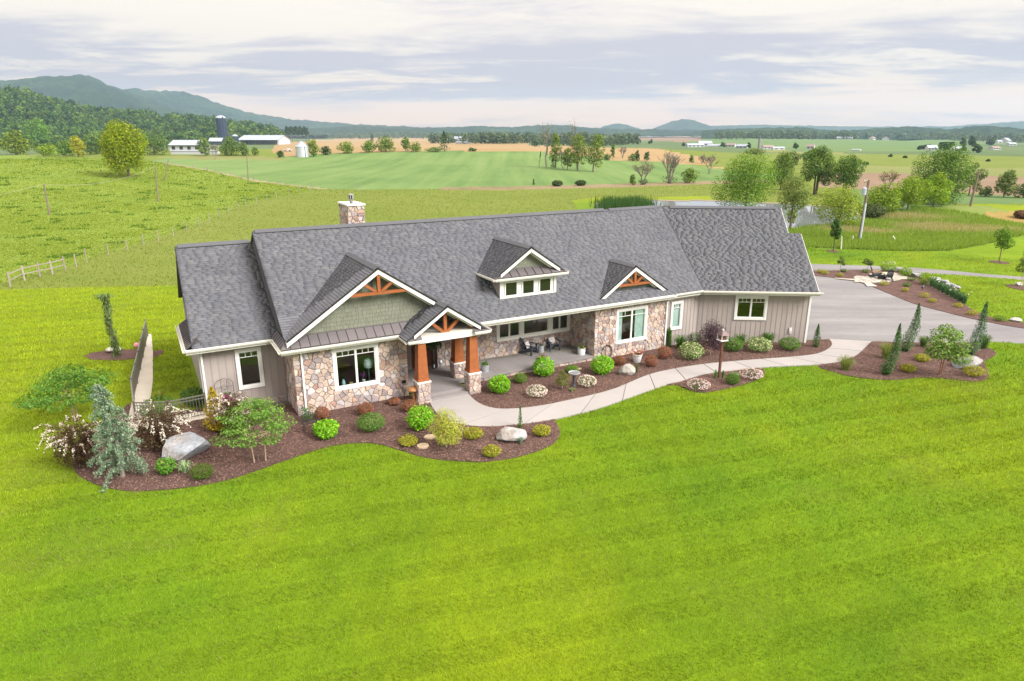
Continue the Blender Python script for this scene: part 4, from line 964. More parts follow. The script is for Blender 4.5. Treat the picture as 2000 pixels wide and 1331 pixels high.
# left end pent, seen edge on along the gable
ribs = MB()
for k in range(16):
    a, c = 1.7 + 4.5 * k / 16, 1.7 + 4.5 * (k + 1) / 16
    b = MB(); b.slab([(-4.18, a, E0), (-4.18, c, E0), (-3.66, c, E0 + .36), (-3.66, a, E0 + .36)], (.02, 0, -.03)); b.build('roof_panel', M_METAL, house)
    ribs.bar((-4.18, a, E0 + .015), (-3.66, a, E0 + .375), .03, .05, (-.6, 0, .8), .45)
ribs.build('seam_rib', M_METAL, house)
# right gable on the main slope
rake(18.54, 5.13, -.14, 2.6, 2.6, .2); b = MB(); b.slab([(16.6, .28, 3.5), (20.5, .28, 3.5), (18.54, .28, 4.95)], (0, .06, 0)); b.build('gable_wall', M_SHAKE, house)
shakes(18.54, 4.97, .28, 2.0, 3.72, .15, False); truss(18.54, 4.10, 1.12, -.10, 4.88, (.55, .42), .12)
# dormer
b = MB(); b.box(10.45, 13.78, .66, .74, 3.9, 5.04); b.build('dormer_front', M_WHITE, house)
b = MB(); b.slab([(10.45, .66, 4.0), (10.45, .66, 5.04), (10.45, 2.25, 5.04)], (.06, 0, 0)); b.slab([(13.72, .66, 4.0), (13.72, .66, 5.04), (13.72, 2.25, 5.04)], (.06, 0, 0)); b.build('dormer_cheek', M_SIDE, house)
for x0 in (10.70, 11.72, 12.74):
    Mx = Mwall(x0, .66); b = MB(Mx); b.box(0, .76, -.045, 0, .0 + 4.11, 4.17); b.box(0, .76, -.045, 0, 4.82, 4.88); b.box(0, .06, -.045, 0, 4.17, 4.82); b.box(.70, .76, -.045, 0, 4.17, 4.82); w_ = b.build('window', M_WHITE, house)
    b = MB(Mx); b.box(.06, .70, -.02, -.008, 4.17, 4.82); b.build('pane', pm('dormer_glass', (.012, .016, .012), .03, 1.0, var=0) if 'dormer_glass' not in bpy.data.materials else bpy.data.materials['dormer_glass'], w_)
b = MB(); b.box(10.42, 10.56, .60, .66, 3.95, 5.02); b.box(13.66, 13.80, .60, .66, 3.95, 5.02); b.box(10.56, 13.66, .60, .655, 3.98, 4.07); b.box(10.56, 13.66, .60, .655, 4.92, 5.02); b.build('dormer_trim', M_CREAM, house)
rake(12.12, 6.59, .38, 1.76, 1.76, .18); b = MB(); b.slab([(10.9, .80, 5.3), (13.35, .80, 5.3), (12.12, .80, 6.4)], (0, .05, 0)); b.build('gable_wall', M_SHAKE, house)
shakes(12.12, 6.36, .80, 1.3, 5.54, .15, False); b = MB(); b.box(11.0, 13.2, .74, .8, 5.46, 5.54); b.build('flashing', M_METAL, house)
pent(10.0, 14.28, .30, 5.17, .78, 5.48, .55, .55, 9)
# entry portico
rake(6.59, 4.60, -1.54, 1.66, 1.66, .17)
for s, x0, x1 in ((-1, 4.62, 5.3), (1, 7.90, 8.72)):
    b = MB(); b.slab([(x0, -1.55, 3.21), (x1, -1.55, 3.21), (x1 - (.12 if s > 0 else 0), -1.15, 3.5), (x0 + (.28 if s < 0 else 0), -1.15, 3.5)] if s < 0 else [(x0, -1.55, 3.21), (x1, -1.55, 3.21), (x1 - .3, -1.15, 3.5), (x0, -1.15, 3.5)], (0, .02, -.03)); b.build('roof_panel', M_METAL, house)
    b = MB(); b.bar(((x0 + x1) / 2, -1.555, 3.23), ((x0 + x1) / 2 - s * .05, -1.15, 3.52), .02, .03, (0, -.6, .8), .45); b.build('seam_rib', M_METAL, house)
b = MB(); b.box(5.12, 8.20, -1.38, -1.06, 2.96, 3.26); b.box(5.12, 5.5, -1.36, -.1, 2.98, 3.24); b.box(7.82, 8.20, -1.36, .9, 2.98, 3.24); b.build('portico_beam', M_WHITE, house)
tr = MB(); tr.box(6.51, 6.67, -1.22, -1.06, 3.26, 4.44); to = tr.build('portico_truss', M_WOOD, house)
for s in (-1, 1):
    m = MB(); m.bar((6.59 + s * .1, -1.14, 3.30), (6.59 + s * .86, -1.14, 3.98), .14, .14, (0, 1, 0)); m.build('truss_web', M_WOOD, to)
    m = MB(); m.bar((6.59, -1.14, 4.46), (6.59 + s * 1.62, -1.14, 4.46 - 1.62 * MS), .16, .17, (0, 1, 0)); m.build('truss_chord', M_WOOD, to)
    m = MB(); m.box(6.59 + s * 1.30 - .07, 6.59 + s * 1.30 + .07, -1.2, -1.08, 3.26, 3.62); m.build('truss_post', M_WOOD, to)
for cx_, cy_, z0 in ((5.36, -1.12, 0), (7.97, -1.12, 0), (7.98, .62, .3)):
    st = MB(); st.box(cx_ - .25, cx_ + .25, cy_ - .25, cy_ + .25, z0 - .2, 1.05); so = st.build('column_base', M_MORT, house)
    for a in range(4):
        Mc = Matrix.Translation((cx_, cy_, 0)) @ Matrix.Rotation(a * math.pi / 2, 4, 'Z') @ Matrix.Translation((-.29, -.25, 0)); stones(Mc, 0, .58, z0, 1.04, (), .23, False)
    c = MB(); c.box(cx_ - .34, cx_ + .34, cy_ - .34, cy_ + .34, 1.05, 1.12); c.build('column_cap', M_WHITE, house)
    p = MB(); w0, w1_ = .25, .185
    p.hexa([(cx_ - w0 - .04, cy_ - w0 - .04, 1.12), (cx_ + w0 + .04, cy_ - w0 - .04, 1.12), (cx_ + w0 + .04, cy_ + w0 + .04, 1.12), (cx_ - w0 - .04, cy_ + w0 + .04, 1.12)], [(cx_ - w0 - .03, cy_ - w0 - .03, 1.24), (cx_ + w0 + .03, cy_ - w0 - .03, 1.24), (cx_ + w0 + .03, cy_ + w0 + .03, 1.24), (cx_ - w0 - .03, cy_ + w0 + .03, 1.24)])
    p.hexa([(cx_ - w0, cy_ - w0, 1.24), (cx_ + w0, cy_ - w0, 1.24), (cx_ + w0, cy_ + w0, 1.24), (cx_ - w0, cy_ + w0, 1.24)], [(cx_ - w1_, cy_ - w1_, 2.97), (cx_ + w1_, cy_ - w1_, 2.97), (cx_ + w1_, cy_ + w1_, 2.97), (cx_ - w1_, cy_ + w1_, 2.97)])
    p.build('column_post', M_WOOD, house)
# porch floor, steps
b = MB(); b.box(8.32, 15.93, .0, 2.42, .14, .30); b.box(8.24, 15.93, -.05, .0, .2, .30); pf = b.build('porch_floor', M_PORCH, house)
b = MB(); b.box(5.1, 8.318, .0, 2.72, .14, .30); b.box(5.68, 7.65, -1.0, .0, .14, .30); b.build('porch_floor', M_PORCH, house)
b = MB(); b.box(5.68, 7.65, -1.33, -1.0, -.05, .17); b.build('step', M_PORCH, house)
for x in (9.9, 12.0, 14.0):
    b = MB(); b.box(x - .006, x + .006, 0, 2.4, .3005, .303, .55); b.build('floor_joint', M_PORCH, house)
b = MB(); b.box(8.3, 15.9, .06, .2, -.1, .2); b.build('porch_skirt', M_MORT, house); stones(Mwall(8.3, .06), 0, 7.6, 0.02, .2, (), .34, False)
stone_small.build('stone_veneer', M_STONE, house, 'stuff')
# chimney
ch = MB(); ch.box(4.76, 5.56, 7.2, 8.9, 5.5, 8.42); co = ch.build('chimney', M_MORT, house)
_s = stone_small; stone_small = MB()
for a, x, y, w_ in ((0, 4.70, 7.2, .92), (-90, 4.76, 8.9, 1.7), (90, 5.56, 7.2, 1.7)): stones(Mwall(x, y, rad(a)), 0, w_, 6.6, 8.42, (), .24, False)
stone_small.build('chimney_stone', M_STONE, co, 'stuff'); stone_small = _s
b = MB(); b.box(4.66, 5.68, 7.08, 9.0, 8.42, 8.50); b.build('chimney_cap', M_WHITE, co)
b = MB(); b.lathe([(.09, 8.50), (.09, 8.62), (.075, 8.66), (.13, 8.74), (.13, 8.76)], 12, (5.05, 7.6, 0), .35); b.lathe([(.11, 8.76), (.11, 8.93)], 12, (5.05, 7.6, 0), .12)
for k in range(6): a = k * math.pi / 3; b.box(5.05 + .125 * math.cos(a) - .02, 5.05 + .125 * math.cos(a) + .02, 7.6 + .125 * math.sin(a) - .02, 7.6 + .125 * math.sin(a) + .02, 8.76, 8.95, .8)
b.lathe([(.15, 8.95), (.15, 9.0), (.02, 9.02)], 12, (5.05, 7.6, 0), .9); b.build('flue', pm('galvanised', (.6, .6, .62), .35, .5, .7), co)
b = MB(); b.box(4.75, 4.95, -.1, -.07, .72, .86); b.build('wall_vent', M_DARK, house)

# ------------------------------------------------------------------ foliage
M_LEAF = leafmat('leaf', (1, 1, 1), .30, .012)
M_NEEDLE = leafmat('needle', (1, 1, 1), .12, .008)
M_PETAL = leafmat('petal', (1, 1, 1), .35, .0)
M_BARK = pm('bark', (1, 1, 1), .95, .1, 0, .2, 6, .6, 25, .02, .15, obj=True)
def leaf_arrays(C, size, tint, out=None, upb=.35, aspect=.55, droop=0.0, var=.35):
    """rhombic leaves at centres C; out = rough outward direction"""
    n = len(C); nrm = RNG.normal(0, 1, (n, 3)); nrm[:, 2] = np.abs(nrm[:, 2]) + upb
    if out is not None: nrm += out * 1.1
    nrm /= np.linalg.norm(nrm, axis=1)[:, None]
    a = RNG.normal(0, 1, (n, 3)); a[:, 2] -= droop; a -= nrm * (a * nrm).sum(1)[:, None]; a /= np.linalg.norm(a, axis=1)[:, None] + 1e-9
    b = np.cross(nrm, a); s = (size * RNG.uniform(1 - var, 1 + var, n))[:, None]
    V = np.stack([C - a * s * .5, C + b * s * aspect * .5 + nrm * s * .06, C + a * s * .5, C - b * s * aspect * .5 + nrm * s * .06], 1).reshape(-1, 3)
    return V, np.repeat(tint, 4, 0)
def leaf_mesh(name, parts):
    V = np.concatenate([p[0] for p in parts]); T_ = np.concatenate([p[1] for p in parts])
    return fmesh(name, V, np.arange(len(V)).reshape(-1, 4), T_)
LEAFK = 1.22
def tints(n, c, spread=.3, hi=None, hif=.2):
    c = np.minimum(np.array(c) * LEAFK, .8); hi = None if hi is None else np.minimum(np.array(hi) * LEAFK, .8)
    t = np.array(c)[None] * RNG.uniform(1 - spread, 1 + spread, (n, 1)) * RNG.uniform(.93, 1.07, (n, 3))
    if hi is not None: m = RNG.uniform(0, 1, n) < hif; t[m] = np.array(hi)[None] * RNG.uniform(.8, 1.2, (m.sum(), 1))
    return t
def ball_pts(n, c, r, shell=.55):
    d = RNG.normal(0, 1, (n, 3)); d /= np.linalg.norm(d, axis=1)[:, None]
    k = (shell + (1 - shell) * RNG.uniform(0, 1, n) ** .5)[:, None]
    return np.array(c)[None] + d * k * np.array(r)[None], d
def lobes_for(w, h, z0, n, rs=.36, flat_=1.0):
    """lumps that make up a crown of width w between z0 and z0+h"""
    out = []
    for i in range(n):
        t = (i + .5) / n; zc = z0 + h * (.12 + .76 * t); prof = math.sin(math.pi * min(1, max(0, .16 + .78 * (t ** .85)))) ** .8
        a = i * 2.399 + random.uniform(-.5, .5); d = w * .5 * prof * random.uniform(.35, .72)
        r = w * rs * random.uniform(.65, 1.1) * (.55 + .45 * prof)
        out.append(((math.cos(a) * d, math.sin(a) * d, zc), (r, r, min(r, h * .32) * flat_)))
    ext = max(max(abs(c[0]), abs(c[1])) + .85 * r[0] for c, r in out); k = w * .5 / ext
    top = max(c[2] + .85 * r[2] for c, r in out); kz = h / max(.01, top - z0)
    return [((c[0] * k, c[1] * k, z0 + (c[2] - z0) * kz), (r[0] * k, r[1] * k, r[2] * kz)) for c, r in out]
def crown_parts(lobes, total, size, c, spread=.3, hi=None, hif=.2, shell=.6, upb=.4, aspect=.6, droop=0):
    vol = [l[1][0] ** 2 for l in lobes]; s = sum(vol); parts = []
    for (cc_, rr), v in zip(lobes, vol):
        n = max(8, int(total * v / s)); C, d = ball_pts(n, cc_, rr, shell); lv = random.uniform(.82, 1.18)
        parts.append(leaf_arrays(C, size, tints(n, tuple(x * lv for x in c), spread, hi, hif), d, upb, aspect, droop))
    return parts
def trunk_mesh(name, h, r, lobes, lean=(0, 0), stems=1, c=(.16, .12, .09), sp=.15, nb=6):
    b = MB()
    for s in range(stems):
        a = s * 2 * math.pi / stems + .4; ox, oy = (sp * math.cos(a), sp * math.sin(a)) if stems > 1 else (0, 0)
        top = Vector((lean[0] + ox * 2.2, lean[1] + oy * 2.2, h)); mid = Vector((ox * 1.2 + lean[0] * .4, oy * 1.2 + lean[1] * .4, h * .5))
        b.tube([(ox, oy, -.1), (ox * 1.05, oy * 1.05, h * .06), mid, top], [r * 1.35, r, r * .82, r * .6], 7, c)
        for i, (cc_, rr) in enumerate(lobes):
            if i % stems != s or i >= nb * stems: continue
            e = Vector(cc_); st = mid.lerp(top, random.uniform(.3, 1)); m = st.lerp(e, .5) + Vector((0, 0, -.06 * h))
            b.tube([st, m, e], [r * .45, r * .3, r * .12], 5, c, False)
    return b.mesh(name, True)
GROUP_SHRUB = 'shrubs in the front garden beds'
def ground0(px, py, z=.04):
    x, y = flat(px, py, z); return Vector((x, y, z))
def shrub_root(kind, px, pb, w, h, label, cat, group, near=True):
    """base point so that the plant's lower edge lands on picture row pb; returns root, width, height in metres"""
    p0 = ground0(px, pb) if near else G(px, pb); s = mpp(p0) * 1.1
    p = ground0(px, pb - .17 * w) if near else G(px, pb - .05 * w)
    o = thing(kind, label, cat, p, random.uniform(0, 6.28), group)
    return o, w * s, max(.08, (h - .22 * w) * s * 1.05)
def stem_part(o, h, r=.012, n=4, c=(.12, .08, .05)):
    b = MB()
    for k in range(n):
        a = k * 6.28 / n + .3; b.tube([(0, 0, -.03), (math.cos(a) * h * .25, math.sin(a) * h * .25, h * .6)], [r, r * .5], 4, c, False)
    b.build('stem', M_BARK, o)
def ball_shrub(px, pb, w, h, label, c, leaf=.07, n=1300, hi=None, hif=.25, group=GROUP_SHRUB, kind='round_shrub', lump=.12, cat='shrub', near=True, mat=None, aspect=.6, spread=.3):
    o, W_m, H_m = shrub_root(kind, px, pb, w, h, label, cat, group, near); r = W_m / 2; hz = max(H_m, .5 * W_m) * .5
    parts = []; n = int(n * 1.8); C, d = ball_pts(n, (0, 0, hz * 1.0), (r, r, hz), .5)
    k = 1 + lump * (fbm(d[:, 0] * 3 + px, d[:, 1] * 3 + d[:, 2] * 3, 1.1, 3, int(px)) - .5) * 2
    C = (C - [0, 0, hz]) * k[:, None] + [0, 0, hz]; C[:, 2] = np.maximum(C[:, 2], .02); n = len(C)
    deep = np.linalg.norm((C - [0, 0, hz]) / [r, r, hz], axis=1)
    parts.append(leaf_arrays(C, leaf, tints(n, c, spread, hi, hif), d, .5, aspect))
    me = leaf_mesh('foliage', parts); link('foliage', me, mat or M_LEAF, o); stem_part(o, H_m * .8)
    return o
def flower_shrub(px, pb, w, h, label, cleaf, cflow, nl=900, nf=900, leaf=.05, fs=.055, group='flowering shrubs in the beds', kind='flowering_shrub', near=True):
    o, W_m, H_m = shrub_root(kind, px, pb, w, h, label, 'shrub', group, near); r = W_m / 2; hz = max(H_m, .4 * W_m) * .5
    C, d = ball_pts(nl, (0, 0, hz * .95), (r * .95, r * .95, hz * .95), .5); C[:, 2] = np.maximum(C[:, 2], .02)
    link('foliage', leaf_mesh('foliage', [leaf_arrays(C, leaf, tints(nl, cleaf), d)]), M_LEAF, o)
    C, d = ball_pts(nf, (0, 0, hz), (r, r, hz), .9); m = (C[:, 2] > hz * .45) & (vnoise(C[:, 0] * 9 + px, C[:, 1] * 9, 1, 5) > .30); C, d = C[m], d[m]
    link('blossom', leaf_mesh('blossom', [leaf_arrays(C, fs, tints(len(C), cflow, .12), d, .4, .9)]), M_PETAL, o); stem_part(o, H_m * .8)
    return o
def spray_shrub(px, pb, w, h, label, cleaf, cflow, n=70, group='bronze shrubs with arching flower sprays', asym=0):
    """arching branches of dark leaves ending in rows of small pale flowers"""
    o, W_m, H_m = shrub_root('arching_shrub', px, pb, w, h, label, 'shrub', group); r = W_m / 2 * .82; lv = []; fl = []; b = MB()
    for k in range(n):
        a = k * 2.4 + random.uniform(-.3, .3); l = r * random.uniform(.55, 1.12); hh = H_m * random.uniform(.55, 1.15)
        P_ = [Vector((0, 0, 0)), Vector((math.cos(a) * l * .35, math.sin(a) * l * .35, hh * .8)), Vector((math.cos(a) * l * .75, math.sin(a) * l * .75, hh * .95)), Vector((math.cos(a) * l, math.sin(a) * l, hh * random.uniform(.55, .95)))]
        b.tube(P_, [.012, .009, .006, .003], 4, (.09, .05, .04), False)
        pp = np.array(P_); t = RNG.uniform(.25, .8, 24) * 3; i = np.minimum(t.astype(int), 2); f = (t - i)[:, None]
        lv.append(pp[i] * (1 - f) + pp[i + 1] * f + RNG.normal(0, .05, (24, 3)))
        if k % 3 != 2: t = RNG.uniform(.58, 1, 34) * 3; i = np.minimum(t.astype(int), 2); f = (t - i)[:, None]; fl.append(pp[i] * (1 - f) + pp[i + 1] * f + RNG.normal(0, .022, (34, 3)) + [0, 0, .04])
    C = np.concatenate(lv); C[:, 2] = np.maximum(C[:, 2], .03); C2, d2 = ball_pts(2600, (0, 0, H_m * .42), (r * .66, r * .66, H_m * .48), .4); C = np.concatenate([C, C2])
    link('foliage', leaf_mesh('foliage', [leaf_arrays(C, .08, tints(len(C), cleaf, .45, (.11, .085, .03), .2))]), M_LEAF, o)
    C = np.concatenate(fl); link('blossom', leaf_mesh('blossom', [leaf_arrays(C, .046, tints(len(C), cflow, .12), None, .5, 1)]), M_PETAL, o); b.build('branch', M_BARK, o)
    return o
def strap_plant(px, pb, w, h, label, c, n=150, wid=.022, flowers=None, group='strap leaved perennials', cat='plant', kind='daylily', upright=.4, near=True):
    o, W_m, H_m = shrub_root(kind, px, pb, w, h, label, cat, group, near); r = W_m / 2; L_ = max(H_m, .3 * W_m)
    a = RNG.uniform(0, 6.283, n); b0 = RNG.uniform(0, r * .35, n); e = r * RNG.uniform(.3, 1.0, n) * (1 - upright * .5); hh = L_ * RNG.uniform(.6, 1.1, n)
    ca, sa = np.cos(a), np.sin(a); side = np.stack([-sa, ca, 0 * a], 1) * wid / 2
    def pt(d, z): return np.stack([ca * d, sa * d, z], 1)
    p0, p1, p2, p3 = pt(b0, 0 * a), pt(b0 + e * .35, hh * .75), pt(b0 + e * .75, hh), pt(b0 + e, hh * (upright + (1 - upright) * RNG.uniform(.4, .9, n)))
    V = np.stack([p0 - side, p0 + side, p1 + side, p1 - side, p1 - side, p1 + side, p2 + side * .8, p2 - side * .8, p2 - side * .8, p2 + side * .8, p3 + side * .1, p3 - side * .1], 1).reshape(-1, 3)
    link('leaves', fmesh('leaves', V, np.arange(len(V)).reshape(-1, 4), np.repeat(tints(n, c), 12, 0)), M_LEAF, o)
    if flowers:
        m = flowers[1]; C = np.stack([RNG.normal(0, r * .5, m), RNG.normal(0, r * .5, m), L_ * RNG.uniform(.95, 1.3, m)], 1); C = np.repeat(C, 4, 0) + RNG.normal(0, .02, (4 * m, 3))
        link('blossom', leaf_mesh('blossom', [leaf_arrays(C, .09, tints(4 * m, flowers[0], .1), None, .3, .9)]), M_PETAL, o)
    return o
def cone_plant(px, pb, w, h, label, c, hi, n=900, leaf=.07, twist=0, group='upright conifers', kind='upright_conifer', cat='conifer', near=True, lean=0.):
    o, W_m, H_m = shrub_root(kind, px, pb, w * .4, h + .1 * w, label, cat, group, near); H_m = h * mpp(ground0(px, pb)) * 1.04; r = W_m / .4 / 2
    t = RNG.uniform(0, 1, n) ** 1.35; a = RNG.uniform(0, 6.283, n); pr = r * (np.minimum(1, .35 + 5 * t) * (1 - t) ** .75 + .02) * RNG.uniform(.12, 1.0, n) ** .6 * (1 + .2 * np.sin(a * 3 + t * 14 + px))
    C = np.stack([np.cos(a) * pr + lean * t * H_m + twist * r * np.sin(t * 7 + px), np.sin(a) * pr + twist * r * np.cos(t * 6), .03 + t * H_m], 1)
    d = np.stack([np.cos(a) * .5, np.sin(a) * .5, .8 + 0 * a], 1)
    o.rotation_euler[2] = 0
    link('foliage', leaf_mesh('foliage', [leaf_arrays(C, leaf, tints(n, c, .35, hi, .2), d, .2, .5, -1.5)]), M_NEEDLE, o)
    b = MB(); b.tube([(0, 0, -.05), (lean * H_m * .9, 0, H_m * .9)], [.03, .008], 5, (.13, .09, .06)); b.build('trunk', M_BARK, o)
    return o
def garden_tree(px, pb, w, h, label, c, hi=None, leaf=.09, n=2600, clear=.35, stems=1, kind='small_tree', nl=12, flat_=.6, tr=.035, bark=(.30, .22, .16), group=None, hif=.25, droop=.3, near=True, aspect=.55, cat='tree', rs=.3, sp=.12):
    p = ground0(px, pb) if near else G(px, pb); s = mpp(p); o = thing(kind, label, cat, p, 0, group)
    w *= s; h = (h - .15 * w / s) * s * 1.06; lobes = lobes_for(w, h * (1 - clear), h * clear, nl, rs, flat_)
    link('crown', leaf_mesh('crown', crown_parts(lobes, int(n * 1.9), leaf * 1.12, c, .3, hi, hif, .35, .6, aspect, droop)), M_LEAF, o)
    link('trunk', trunk_mesh('trunk', h * (clear + .25), tr, lobes, (0, 0), stems, bark, sp), M_BARK, o)
    return o
BRIGHT, BRHI = (.120, .310, .010), (.230, .430, .022)
for px, pb, w, h, lb in [(638, 861, 44, 40, 'bright green rounded shrub below the big stone window, leftmost of its kind'),
                         (822, 845, 50, 50, 'bright green rounded shrub left of the steps beside the golden tree'),
                         (976, 773, 40, 40, 'bright green rounded shrub just right of the entry steps'),
                         (1061, 741, 41, 43, 'bright green rounded shrub in front of the yellow flower bowl on the porch'),
                         (1176, 737, 42, 41, 'bright green rounded shrub beside the large pale boulder at the porch end')]:
    ball_shrub(px, pb, w, h, lb, BRIGHT, .11, 900, BRHI, .35, lump=.16, aspect=.5)
for px, pb, w, h, lb in [(725, 848, 50, 40, 'dark green mounded shrub alone in the mulch below the stone wall'),
                         (1431, 691, 34, 30, 'dark green mound between the purple tree and the daylilies'),
                         (1541, 689, 36, 28, 'dark green low mound near the garage corner downspout')]:
    ball_shrub(px, pb, w, h, lb, (.070, .140, .026), .07, 1700, (.12, .20, .04), .3, mat=M_NEEDLE, lump=.1, aspect=.4)
for px, pb, w, h, lb, c in [(1016, 752, 25, 23, 'small clipped green ball between two bright shrubs by the porch edge', (.085, .155, .018)),
                         (1117, 733, 24, 19, 'small clipped green ball behind the bird bath', (.085, .170, .018)),
                         (396, 940, 37, 31, 'small dark green ball at the front tip of the left bed', (.060, .100, .012)),
                         (1430, 754, 26, 22, 'small dark green ball in the bird feeder island', (.055, .110, .012)),
                         (1435, 740, 17, 12, 'pale grey green little shrub behind the dark ball in the feeder island', (.140, .200, .080))]:
    ball_shrub(px, pb, w, h, lb, c, .045, 1200, tuple(v * 1.6 for v in c), .3, lump=.06)
YEL, YHI = (.200, .235, .018), (.360, .310, .030)
for px, pb, w, h, lb in [(798, 875, 35, 24, 'low yellow green shrub left of the golden thread leaf tree'),
                         (925, 861, 36, 25, 'low yellow green shrub right of the golden thread leaf tree'),
                         (960, 896, 34, 25, 'low yellow green shrub at the lawn edge below the grey boulder'),
                         (1058, 855, 33, 24, 'low yellow green shrub right of the grey boulder at the bed tip'),
                         (1773, 730, 24, 15, 'low golden shrub between the twisted juniper and the maple in the right island'),
                         (1800, 709, 22, 15, 'low golden shrub left of the maple trunk in the right island'),
                         (1900, 739, 31, 17, 'low golden shrub below the boulder at the right island tip'),
                         (1601, 535, 10, 8, 'tiny yellow shrub at the far left of the fire pit bed, by the lane'),
                         (1611, 538, 13, 9, 'tiny yellow shrub second from the left in the fire pit bed'),
                         (1640, 542, 11, 8, 'tiny yellow shrub on the drive side left of the flagstones'),
                         (1726, 560, 14, 8, 'tiny yellow green shrub below the flagstone patio'),
                         (1767, 572, 11, 9, 'tiny golden shrub left of the black garden spotlight'),
                         (1805, 584, 16, 9, 'low yellow shrub below the black garden spotlight'),
                         (1820, 593, 13, 8, 'low yellow shrub on the drive edge below the iris row'),
                         (1871, 602, 13, 9, 'golden shrub at the right end of the iris row'),
                         (1898, 618, 15, 10, 'low yellow green shrub in the narrow tail of the fire pit bed')]:
    ball_shrub(px, pb, w, h, lb, YEL, .06, 700 if w > 20 else 260, YHI, .35, group='low yellow green shrubs', kind='low_shrub', lump=.18)
for px, pb, w, h, lb in [(1647, 533, 10, 7, 'small green ball by the lane edge of the fire pit bed, left of the patio'),
                         (1690, 535, 12, 7, 'small green ball just left of the tan armed chairs'),
                         (1779, 551, 13, 9, 'small green ball right of the patio, upper of the pair'),
                         (1771, 562, 13, 9, 'small green ball right of the patio, lower of the pair'),
                         (1951, 630, 17, 12, 'dark green tuft in the thin right end of the fire pit bed')]:
    ball_shrub(px, pb, w, h, lb, (.070, .135, .018), .06, 320, (.11, .19, .03), .3, group='small green balls in the fire pit bed', kind='low_shrub')
for px, pb, w, h, lb in [(1734, 534, 24, 17, 'bright yellow green shrub behind the fire pit chairs'), (1767, 543, 19, 18, 'bright yellow green shrub beside the boulder wall, middle one'), (1806, 559, 21, 22, 'bright yellow green shrub at the head of the iris row')]:
    ball_shrub(px, pb, w, h, lb, (.130, .230, .012), .10, 500, (.22, .31, .02), .3, group='bright shrubs round the fire pit')
MAR, MHI = (.250, .085, .060), (.15, .13, .04)
for px, pb, w, h, lb in [(630, 822, 24, 26, 'maroon barberry by the left downspout of the stone wall'), (714, 815, 28, 28, 'maroon barberry behind the dark green mound'), (770, 794, 23, 17, 'maroon barberry nearest the stone wall and wall vent'),
                         (800, 808, 28, 26, 'maroon barberry beside the left entry column'), (1209, 717, 24, 22, 'maroon barberry half behind the large pale boulder'), (1271, 720, 24, 26, 'maroon barberry below the white planter'), (1297, 705, 25, 28, 'maroon barberry at the foot of the right downspout')]:
    ball_shrub(px, pb, w, h, lb, MAR, .05, 1200, MHI, .3, group='maroon barberries', kind='barberry', lump=.2)
flower_shrub(1048, 780, 39, 27, 'white flowering mound between the small ball and the walk', (.12, .19, .04), (.62, .54, .55))
flower_shrub(1146, 760, 34, 26, 'white flowering mound right of the bird bath', (.12, .19, .04), (.64, .56, .57))
flower_shrub(1364, 766, 40, 24, 'pinkish white flowering mound at the left of the feeder island', (.10, .15, .05), (.60, .46, .53))
flower_shrub(1467, 745, 39, 23, 'pinkish white flowering mound at the right of the feeder island', (.10, .15, .05), (.60, .47, .54))
flower_shrub(1736, 522, 18, 9, 'white flowering clump on the lane side behind the chairs', (.12, .16, .05), (.62, .58, .64), 200, 200, .06, .06)
for px, pb, w, h, lb in [(1350, 708, 43, 38, 'cream variegated shrub left of the purple tree'), (1481, 693, 45, 32, 'cream variegated shrub right of the bird feeder'), ]:
    ball_shrub(px, pb, w, h, lb, (.120, .200, .060), .09, 1000, (.42, .46, .24), .38, group='variegated shrubs by the garage wall', kind='variegated_shrub', lump=.2)
BRZ = (.070, .042, .022)
spray_shrub(158, 928, 118, 92, 'bronze arching shrub with pale flower sprays at the far left bed edge', BRZ, (.72, .60, .57))
spray_shrub(316, 896, 128, 88, 'bronze arching shrub with pale flower sprays behind the big boulder', BRZ, (.74, .63, .60))
spray_shrub(462, 862, 74, 78, 'bronze arching shrub with pale flower sprays behind the two stemmed maple', BRZ, (.72, .60, .58))
strap_plant(1306, 680, 16, 34, 'upright lily clump beside the right downspout', (.060, .150, .018), 90, .03, upright=.9, kind='lily_clump')
strap_plant(1328, 686, 36, 28, 'arching daylily clump under the blind window', (.060, .145, .018))
strap_plant(1445, 681, 30, 25, 'arching daylily clump right of the dark mound by the garage', (.060, .145, .018))
strap_plant(1500, 677, 32, 24, 'arching daylily clump under the double garage window', (.060, .145, .018))
ball_shrub(1356, 675, 22, 24, 'small green shrub squeezed behind the purple tree', (.05, .11, .025), .06, 500, group=None)
strap_plant(1397, 741, 12, 16, 'iris leaves left of the bird feeder post', (.075, .19, .03), 34, .035, upright=1, kind='iris_clump')
strap_plant(1411, 740, 10, 15, 'iris leaves right of the bird feeder post', (.075, .19, .03), 26, .035, upright=1, kind='iris_clump')
strap_plant(1243, 729, 12, 19, 'thin grassy sprig right of the large pale boulder', (.085, .15, .05), 40, .012, upright=.9, kind='grass_sprig')
for k in range(9):
    t = k / 8; strap_plant(1820 + 62 * t, 563 + 33 * t, 19, 17, '%s blue green iris clump from the chairs in the row along the boulder wall' % ('first', 'second', 'third', 'fourth', 'fifth', 'sixth', 'seventh', 'eighth', 'ninth')[k], (.060, .135, .055), 60, .05, ((.62, .58, .66), 3 if k in (0, 1, 2, 7) else 1) if k in (0, 1, 2, 7, 8) else None, group='iris row along the boulder wall', kind='iris_clump', upright=.75)
